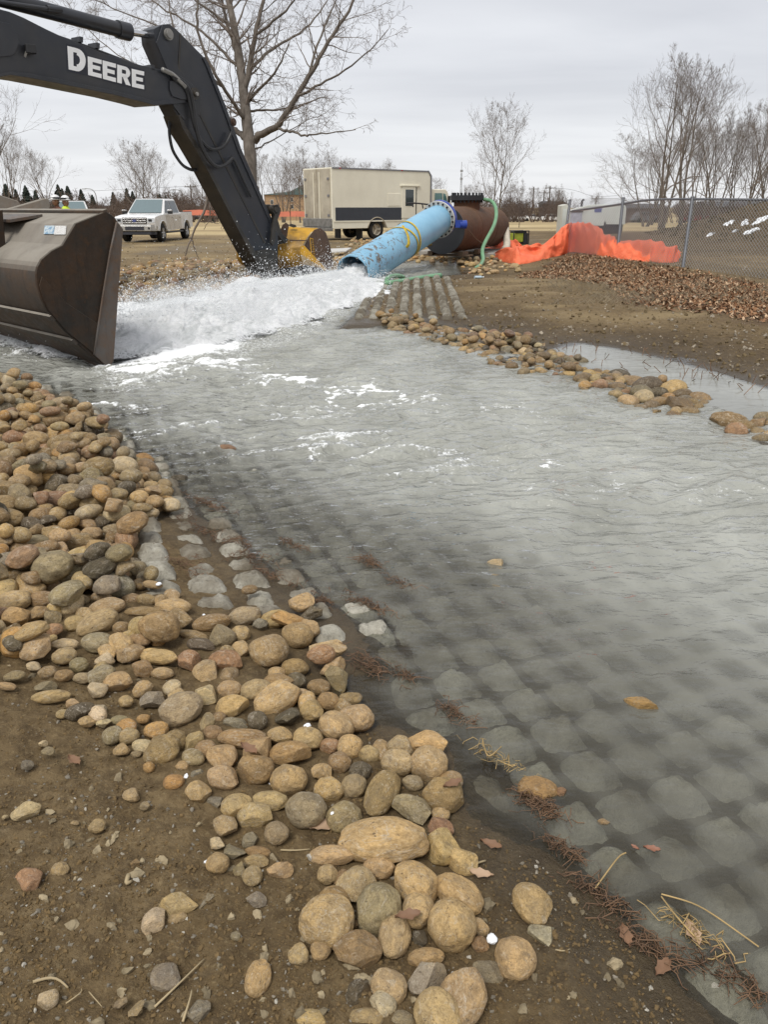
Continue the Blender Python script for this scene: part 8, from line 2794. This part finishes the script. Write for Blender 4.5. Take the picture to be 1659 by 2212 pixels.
# ---- leaf litter along the fence
LV = np.array([[-1, 0, .12], [-.3, .45, .0], [.5, .40, .1], [1.1, 0, .3], [.5, -.42, .05], [-.3, -.45, .15]])
LF = np.array([[0, 1, 4, 5], [1, 2, 3, 4]])
nL = 19000
lp0 = np.random.default_rng(4)
La = np.array(LEAF); lo, hi = La.min(0), La.max(0)
C = lp0.uniform(lo - .6, hi + .6, (nL * 3, 2))
dC = poly_sd(C[:, 0], C[:, 1], LEAF) + .6 * fbm(C[:, 0] * 1.3, C[:, 1] * 1.3, 66, 4)
C = C[(dC > -.1) & (lp0.random(len(dC)) < np.clip(.35 + dC * .6, .05, 1))][:nL]
zl = terrain(C[:, 0], C[:, 1])
GL = np.column_stack([C, zl + lp0.uniform(.0, .02, len(C))])
sl_ = lp0.uniform(.022, .052, (len(C), 1))
mbl = many(LV, LF, GL, sl_ * np.array([[1, 1, 1.4]]), np.stack([lp0.normal(0, .45, len(C)), lp0.uniform(0, 6.28, len(C))], 1))
t = NT('dead_leaf'); M['leaf'] = t.set(t.mix(t.ramp(t.noise(25, 3, .6, 'World'), (.4, 0), (.7, .5)), t.attr('tint', 'Color'), (.10, .06, .035)), .8, 0, None, .25)
lf = obj('leaf_litter', mbl, M['leaf'], kind='stuff')
tag(lf, 'brown dead leaves banked along the foot of the fence', 'leaf litter')
ct = np.array([[.30, .155, .075], [.19, .09, .042], [.40, .245, .135], [.12, .058, .028], [.52, .37, .235]])
set_attr(lf.data, 'tint', np.repeat(ct[lp0.integers(0, 5, len(C))] * lp0.uniform(.75, 1.2, (len(C), 1)), 6, 0), 'FLOAT_COLOR')

# ---- dry grass stubble on the mound foot, the verge and the field
def blades(n, pts, h, w, seed, lean=.6):
    r_ = np.random.default_rng(seed)
    z = terrain(pts[:, 0], pts[:, 1])
    a = r_.uniform(0, 6.28, len(pts)); L = h * r_.uniform(.4, 1.3, len(pts)); ln = r_.normal(0, lean, (len(pts), 2)) * L[:, None]
    c, s = np.cos(a) * w, np.sin(a) * w
    b = np.column_stack([pts, z - .01])
    V = np.stack([b + np.column_stack([c, s, 0 * c]), b - np.column_stack([c, s, 0 * c]), b + np.column_stack([ln * .5, L * .62]) , b + np.column_stack([ln, L])], 1)
    F = np.array([[0, 1, 2], [0, 2, 3]])
    Fa = (F[None] + (np.arange(len(pts)) * 4)[:, None, None]).reshape(-1, 3)
    return MB().add(V.reshape(-1, 3), Fa)


M['straw'] = simple('dry_straw', (.42, .33, .19), .8, 0, .35, 3)
M['straw2'] = simple('dull_dry_grass', (.27, .22, .145), .85, 0, .35, 1)
q1 = spread(9000, (1180, 500, 1750, 660), lambda P: np.ones(len(P), bool), 31)
q1 = q1[(fbm(q1[:, 0] * .8, q1[:, 1] * .8, 3, 3) > -.05)]
q2 = spread(6000, (560, 600, 1750, 860), lambda P: sdt(P) < -.15, 32)
q2 = q2[(fbm(q2[:, 0] * 1.3, q2[:, 1] * 1.3, 13, 4) > .08)]
gs = MB().merge(blades(0, q1, .10, .004, 1, .8)).merge(blades(0, q2, .03, .004, 2, 1.6))
go = obj('dry_grass', gs, M['straw2'], kind='stuff')
tag(go, 'sparse dry grass on the verge and the spoil heap', 'dry grass')
# mound crust clods
P3 = spread(7000, (1330, 430, 1760, 600), lambda P: mound(P[:, 0], P[:, 1]) > .12, 41)
yy = rd.uniform(27, 41, 5000); xx = rd.uniform(8, 24, 5000)
P3 = np.column_stack([xx, yy]); P3 = P3[mound(xx, yy) > .15]
z3_ = terrain(P3[:, 0], P3[:, 1]); s3 = .015 + .05 * rd.random(len(P3)) ** 4
m3 = many(rocky(7), FI, np.column_stack([P3, z3_ + s3 * .2]), s3[:, None] * rd.uniform(.6, 1.4, (len(s3), 3)), rd.uniform(0, 6.28, (len(s3), 2)))
mc = obj('clods', m3, M['crumb'], kind='stuff'); tag(mc, 'dark clods of earth on the spoil heap', 'clods')
set_attr(mc.data, 'tint', np.repeat(np.array([[.075, .058, .030]]) * rd.uniform(.7, 1.5, (len(s3), 1)), len(VI), 0), 'FLOAT_COLOR')
# snow left on the mound
M['snow'] = simple('old_snow', (.82, .84, .86), .7, 0, .06, 3)
def hit(sx, sy, d0=20, d1=60):
    prev = None
    for d in np.linspace(d0, d1, 400):
        p = W(sx, sy, d)
        if p[2] < float(terrain(np.array([p[0]]), np.array([p[1]]), False)[0]): return p
    return None


snow = [[(1562, 488), (1575, 482), (1589, 477), (1584, 483), (1570, 489)], [(1597, 488), (1606, 480), (1618, 475), (1614, 481), (1620, 483), (1606, 489)], [(1624, 485), (1634, 478), (1648, 473), (1670, 464), (1676, 468), (1650, 478), (1642, 483), (1630, 488)], [(1607, 506), (1620, 498), (1638, 492), (1642, 495), (1630, 501), (1614, 507)], [(1524, 511), (1534, 507), (1543, 505), (1534, 509)], [(1585, 503), (1589, 500), (1594, 500), (1590, 503)]]
for k, poly in enumerate(snow):
    H3 = [hit(x, y) for x, y in poly]
    if any(h is None for h in H3): continue
    H3 = np.array(H3); c = H3.mean(0)
    m = MB(); n = len(H3)
    # small domed patch laid on the slope
    dn = []
    for i in range(n):
        a, b = H3[i], H3[(i + 1) % n]
        for f in (0, .34, .67):
            p = a * (1 - f) + b * f + np.array([rd.normal(0, .05), rd.normal(0, .08), 0]); dn.append(p)
    dn = np.array(dn); kk = len(dn)
    def zz3(P, off): return np.column_stack([P[:, :2], terrain(P[:, 0], P[:, 1]) + off])
    r0 = zz3(dn, -.03); r1 = zz3(c + (dn - c) * .8, .05); r2 = zz3(c + (dn - c) * .45, .075); top = zz3(c[None], .08)
    V = np.vstack([r0, r1, r2, top]); F = []
    for a_ in range(2):
        for i in range(kk):
            j = (i + 1) % kk; F.append((a_ * kk + i, a_ * kk + j, (a_ + 1) * kk + j, (a_ + 1) * kk + i))
    for i in range(kk): F.append((2 * kk + i, 2 * kk + (i + 1) % kk, 3 * kk))
    m.add(V, F)
    solo('snow_patch', m, M['snow'], 'thin patch of old snow lying on the dark spoil heap', 'snow patch', 'snow patches on the spoil heap', smooth=180)

# ---- straws, twigs, drifted reed and leaves near the camera
def P_on(sx, sy, up=.0):
    p = Gt(sx, sy, 5); p = p.copy()
    p[2] = max(float(hm_at(p[0], p[1])) if HX0 < p[0] < HX1 else p[2], gz(p[0], p[1])) + up
    return p


straws = [(z4, (695, 972), (917, 755), .0026, 'long pale straw lying slantwise on the soil'), (z4, (822, 1038), (862, 895), .0026, 'bent brown straw near the lower frame edge'), (z4, (150, 865), (306, 886), .0034, 'flat pale reed across the half covered stone'),
          (z4, (296, 955), (366, 888), .0015, 'short thin straw in the lower left soil'), (z4, (400, 902), (458, 968), .0013, 'curled thin root in the lower left soil'), (z4, (1262, 262), (1395, 262), .0026, 'pale curved stick pointing at the flat tan cobble'),
          (z4, (580, 395), (592, 418), .006, 'tiny white flake on the soil'), (z5, (1460, 1238), (1542, 1232), .0018, 'short straw on the mud right of the round cobble'), (z5, (985, 780), (1072, 698), .004, 'grey twig leaning by the yellow block of stone'),
          (z3, (595, 150), (800, 200), .011, 'weathered piece of driftwood lying across the pile')]
for fn, a, b, r, lab in straws:
    pa2, pb2 = P_on(*fn(*a), r * .8), P_on(*fn(*b), r * .8)
    mid = (pa2 + pb2) / 2 + np.array([0, 0, .006]) + rd.normal(0, .01, 3) * np.array([1, 1, 0])
    solo('straw' if r < .01 else 'driftwood', MB().tube(bez([pa2, mid, pb2], 8), np.linspace(r, r * .6, 8), 6), M['straw'] if r < .01 else M['timber'], lab, 'straw' if r < .01 else 'driftwood', smooth=180)
# drifted reed clumps at the water line
def clump(sx, sy, w, h, n, lab, col='reed', seed=1, L=.075):
    r_ = np.random.default_rng(seed)
    m = MB(); c0 = P_on(sx, sy); k_ = project(c0)[2] / FS
    for k in range(n):
        q_ = r_.normal(0, 1.0); a = c0 + np.array([(q_ * w * .36 + r_.normal(0, w * .08)) * k_, (-q_ * w * .30 + r_.normal(0, h * .40)) * k_, 0])
        a[2] = max(float(hm_at(a[0], a[1])), .0) + .003 + abs(r_.normal(0, .008))
        th_ = r_.normal(0, 1.0) + (0 if r_.random() < .6 else 1.5); l = L * r_.uniform(.25, 1.1)
        d = np.array([math.cos(th_), math.sin(th_) * .8, r_.normal(.0, .16)]) * l
        if k % 5 in (1, 3): continue
        m.tube(np.array([a - d * .5, a - d * .2 + r_.normal(0, .008, 3), a + d * .2 + r_.normal(0, .008, 3), a + d * .5 + np.array([0, 0, -.01])]), r_.uniform(.0007, .0018), 3, False)
    return solo('reed_clump', m, M[col], lab, 'plant debris', smooth=180, kind='stuff')


M['reed'] = simple('brown_reed', (.165, .095, .052), .8, 0, .5, 12)
M['reedpale'] = simple('pale_reed', (.40, .28, .12), .75, 0, .4, 12)
clump(455, 1112, 75, 18, 150, 'reddish brown reed clump at the water edge above the concrete blocks', 'reed', 1)
clump(800, 1250, 46, 26, 110, 'dark tuft of reed standing out of the water by the left shore', 'reed', 2)
clump(870, 1300, 40, 22, 60, 'thin reed tuft in the shallow water below the dark one', 'reed', 3)
clump(690, 1305, 60, 14, 80, 'reed litter behind the lone tan stone on the mat', 'reed', 4)
clump(790, 1335, 90, 20, 130, 'drift of brown reed along the waterline right of the mat', 'reed', 5)
clump(800, 1440, 60, 40, 120, 'brown reed matted round the slab at the water', 'reed', 6)
clump(880, 1495, 60, 20, 60, 'sparse reed in the shallows right of the slab', 'reed', 7)
clump(985, 1580, 50, 40, 90, 'brown reed tuft in front of the round tan cobble', 'reed', 8)
clump(1070, 1675, 90, 30, 70, 'tangle of pale reed between the pile and the ochre stone', 'reedpale', 9)
clump(1160, 1780, 70, 44, 170, 'muddy reed clump below the ochre stone', 'reed', 10)
clump(1215, 1850, 60, 30, 90, 'thin line of reed drifting from the muddy clump', 'reed', 11)
clump(1290, 1935, 80, 40, 120, 'reed litter on the mud by the lone tan stone', 'reed', 12)
clump(1390, 2040, 110, 40, 150, 'brown drift of reed along the near waterline', 'reed', 13)
clump(1490, 2060, 80, 36, 80, 'golden tangle of straw floating near the right frame edge', 'reedpale', 14)
clump(1560, 2150, 110, 60, 120, 'muddy reed scraps at the lower right corner', 'reed', 15)
clump(430, 1150, 90, 26, 120, 'reddish litter lying in the joints of the uppermost dry blocks', 'reed', 18, .06)
clump(560, 1235, 110, 24, 150, 'reddish litter along the outer row of dry blocks', 'reed', 19, .06)
clump(400, 1225, 80, 40, 110, 'reed scraps between the dry blocks and the cobbles', 'reed', 20, .06)
clump(640, 1210, 60, 20, 90, 'reed litter between the concrete blocks', 'reed', 16)
clump(520, 1190, 90, 20, 110, 'reed litter across the upper concrete blocks', 'reed', 17)
for k, (a, b, c) in enumerate([((1420, 1985), (1500, 2010), (1625, 2105)), ((1420, 1990), (1450, 2030), (1490, 2075)), ((1285, 1930), (1330, 1900), (1345, 1895)), ((1040, 1640), (1050, 1690), (1080, 1660))]):
    pts_ = [P_on(*q, .012) for q in (a, b, c)]
    for q in pts_: q[2] = max(q[2], .015)
    solo('reed_stalk', MB().tube(bez(pts_, 14), .0021, 5, False), M['reedpale'], ['long golden stalk arching over the water to the right edge', 'golden stalk running down into the straw tangle', 'pale twig at the waterline beside the reed litter', 'curled pale stem above the reed tangle'][k], 'plant stalk', smooth=180)
# single leaves
M['leafbrown'] = simple('fallen_leaf', (.22, .12, .065), .7, 0, .3, 12)
M['leafred'] = simple('red_leaf', (.27, .12, .07), .6, 0, .3, 12)
M['leafpale'] = simple('pale_leaf', (.45, .31, .20), .7, 0, .25, 12)
for k, (sx, sy, s, m_, lab) in enumerate([(1486, 2064, .034, 'leafpale', 'pale pink leaf lying by the golden straw'), (1430, 2100, .03, 'leafbrown', 'curled brown leaf below the pale pink one'), (1365, 1880, .012, 'leafred', 'small red leaf at the waterline'), (1400, 1885, .022, 'leafred', 'dark red leaf beside the small one at the waterline'),
                                          (975, 1745, .03, 'leafbrown', 'dark brown leaf tucked under the yellow block'), (1060, 1830, .03, 'leafbrown', 'folded brown leaf on the mud behind the yellow block'), (1350, 2030, .03, 'leafbrown', 'wet brown leaf lying in the near shallows'), (1040, 1905, .03, 'leafpale', 'crumpled pale leaf right of the long tan cobble'),
                                          (700, 1795, .04, 'leafpale', 'crumpled pale leaf left of the largest boulder'), (540, 1665, .035, 'leafbrown', 'dry oak leaf on the soil left of the bell shaped cobble'), (160, 1650, .03, 'leafbrown', 'grey brown leaf on the soil at the left'), (880, 2020, .03, 'leafbrown', 'brown leaf under the ash grey lump')]):
    p = P_on(sx, sy, .006); p[2] = max(p[2], .006)
    n = 9
    m = MB(); P = np.zeros((n, 5, 3))
    ra = rd.uniform(0, 6.28)
    for i in range(n):
        f = i / (n - 1); wd_ = s * .48 * math.sin(math.pi * min(.98, max(.03, f)) ** .8) * (1 + .25 * math.sin(i * 2.4))
        for j in range(5):
            q = (j - 2) / 2
            x = (f - .5) * 2 * s; y = q * wd_
            P[i, j] = p + np.array([x * math.cos(ra) - y * math.sin(ra), x * math.sin(ra) + y * math.cos(ra), abs(q) * s * .25 + .3 * s * (f - .5) ** 2])
    m.grid(P)
    o = solo('fallen_leaf', m, M[m_], lab, 'leaf', smooth=180)
# ice and snow scraps between the stones
for k, (sx, sy, w, h) in enumerate([(1062, 2040, 26, 26), (800, 1730, 16, 14), (665, 1600, 18, 22), (585, 1697, 18, 14), (402, 1683, 14, 20), (775, 1690, 14, 14), (345, 1285, 14, 12), (440, 1330, 10, 10), (720, 1790, 12, 10), (445, 1862, 14, 10), (350, 1360, 14, 12)]):
    p = P_on(sx, sy, -.004)
    V, F = ICO[3]
    d_ = project(p)[2]
    P = V * (1 + .35 * fbm3(V * 2 + k, k, 4))[:, None] * np.array([w * d_ / FS * .42, h * d_ / FS * .5, .006]) + p
    solo('snow_scrap', MB().add(P, F), M['snow'], 'scrap of crusted snow caught between the river stones', 'snow scrap', 'snow scraps between the stones', smooth=180)
# sticks lying on the far dirt and stems in the puddle
fs = MB()
for a, b, r in (((440, 588), (500, 582), .025), ((500, 582), (560, 579), .02), ((520, 586), (560, 576), .02), ((395, 585), (440, 590), .018)):
    p, q = Gt(a[0], a[1], 4), Gt(b[0], b[1], 4)
    fs.tube(bez([p + [0, 0, .05], (p + q) / 2 + [0, 0, .09], q + [0, 0, .04]], 8), r, 5)
solo('fallen_sticks', fs, M['twig'], 'pale fallen sticks on the dirt left of the yellow bucket', 'sticks', smooth=180)
pst = MB(); rp_ = np.random.default_rng(19)
for k in range(70):
    sx = rp_.uniform(1130, 1640); sy = np.interp(sx, [1130, 1250, 1400, 1640], [772, 775, 800, 862]) + rp_.normal(0, 16)
    p = Gt(sx, sy, 3); p[2] = max(p[2], 0)
    h = rp_.uniform(.02, .10)
    pst.tube([p, p + np.array([rp_.normal(0, .05), rp_.normal(0, .04), h])], .004, 3, False)
tag(obj('puddle_stems', pst, M['reed'], kind='stuff'), 'thin dark stems standing in the puddle on the right', 'stems')
print('objects', len(bpy.data.objects))
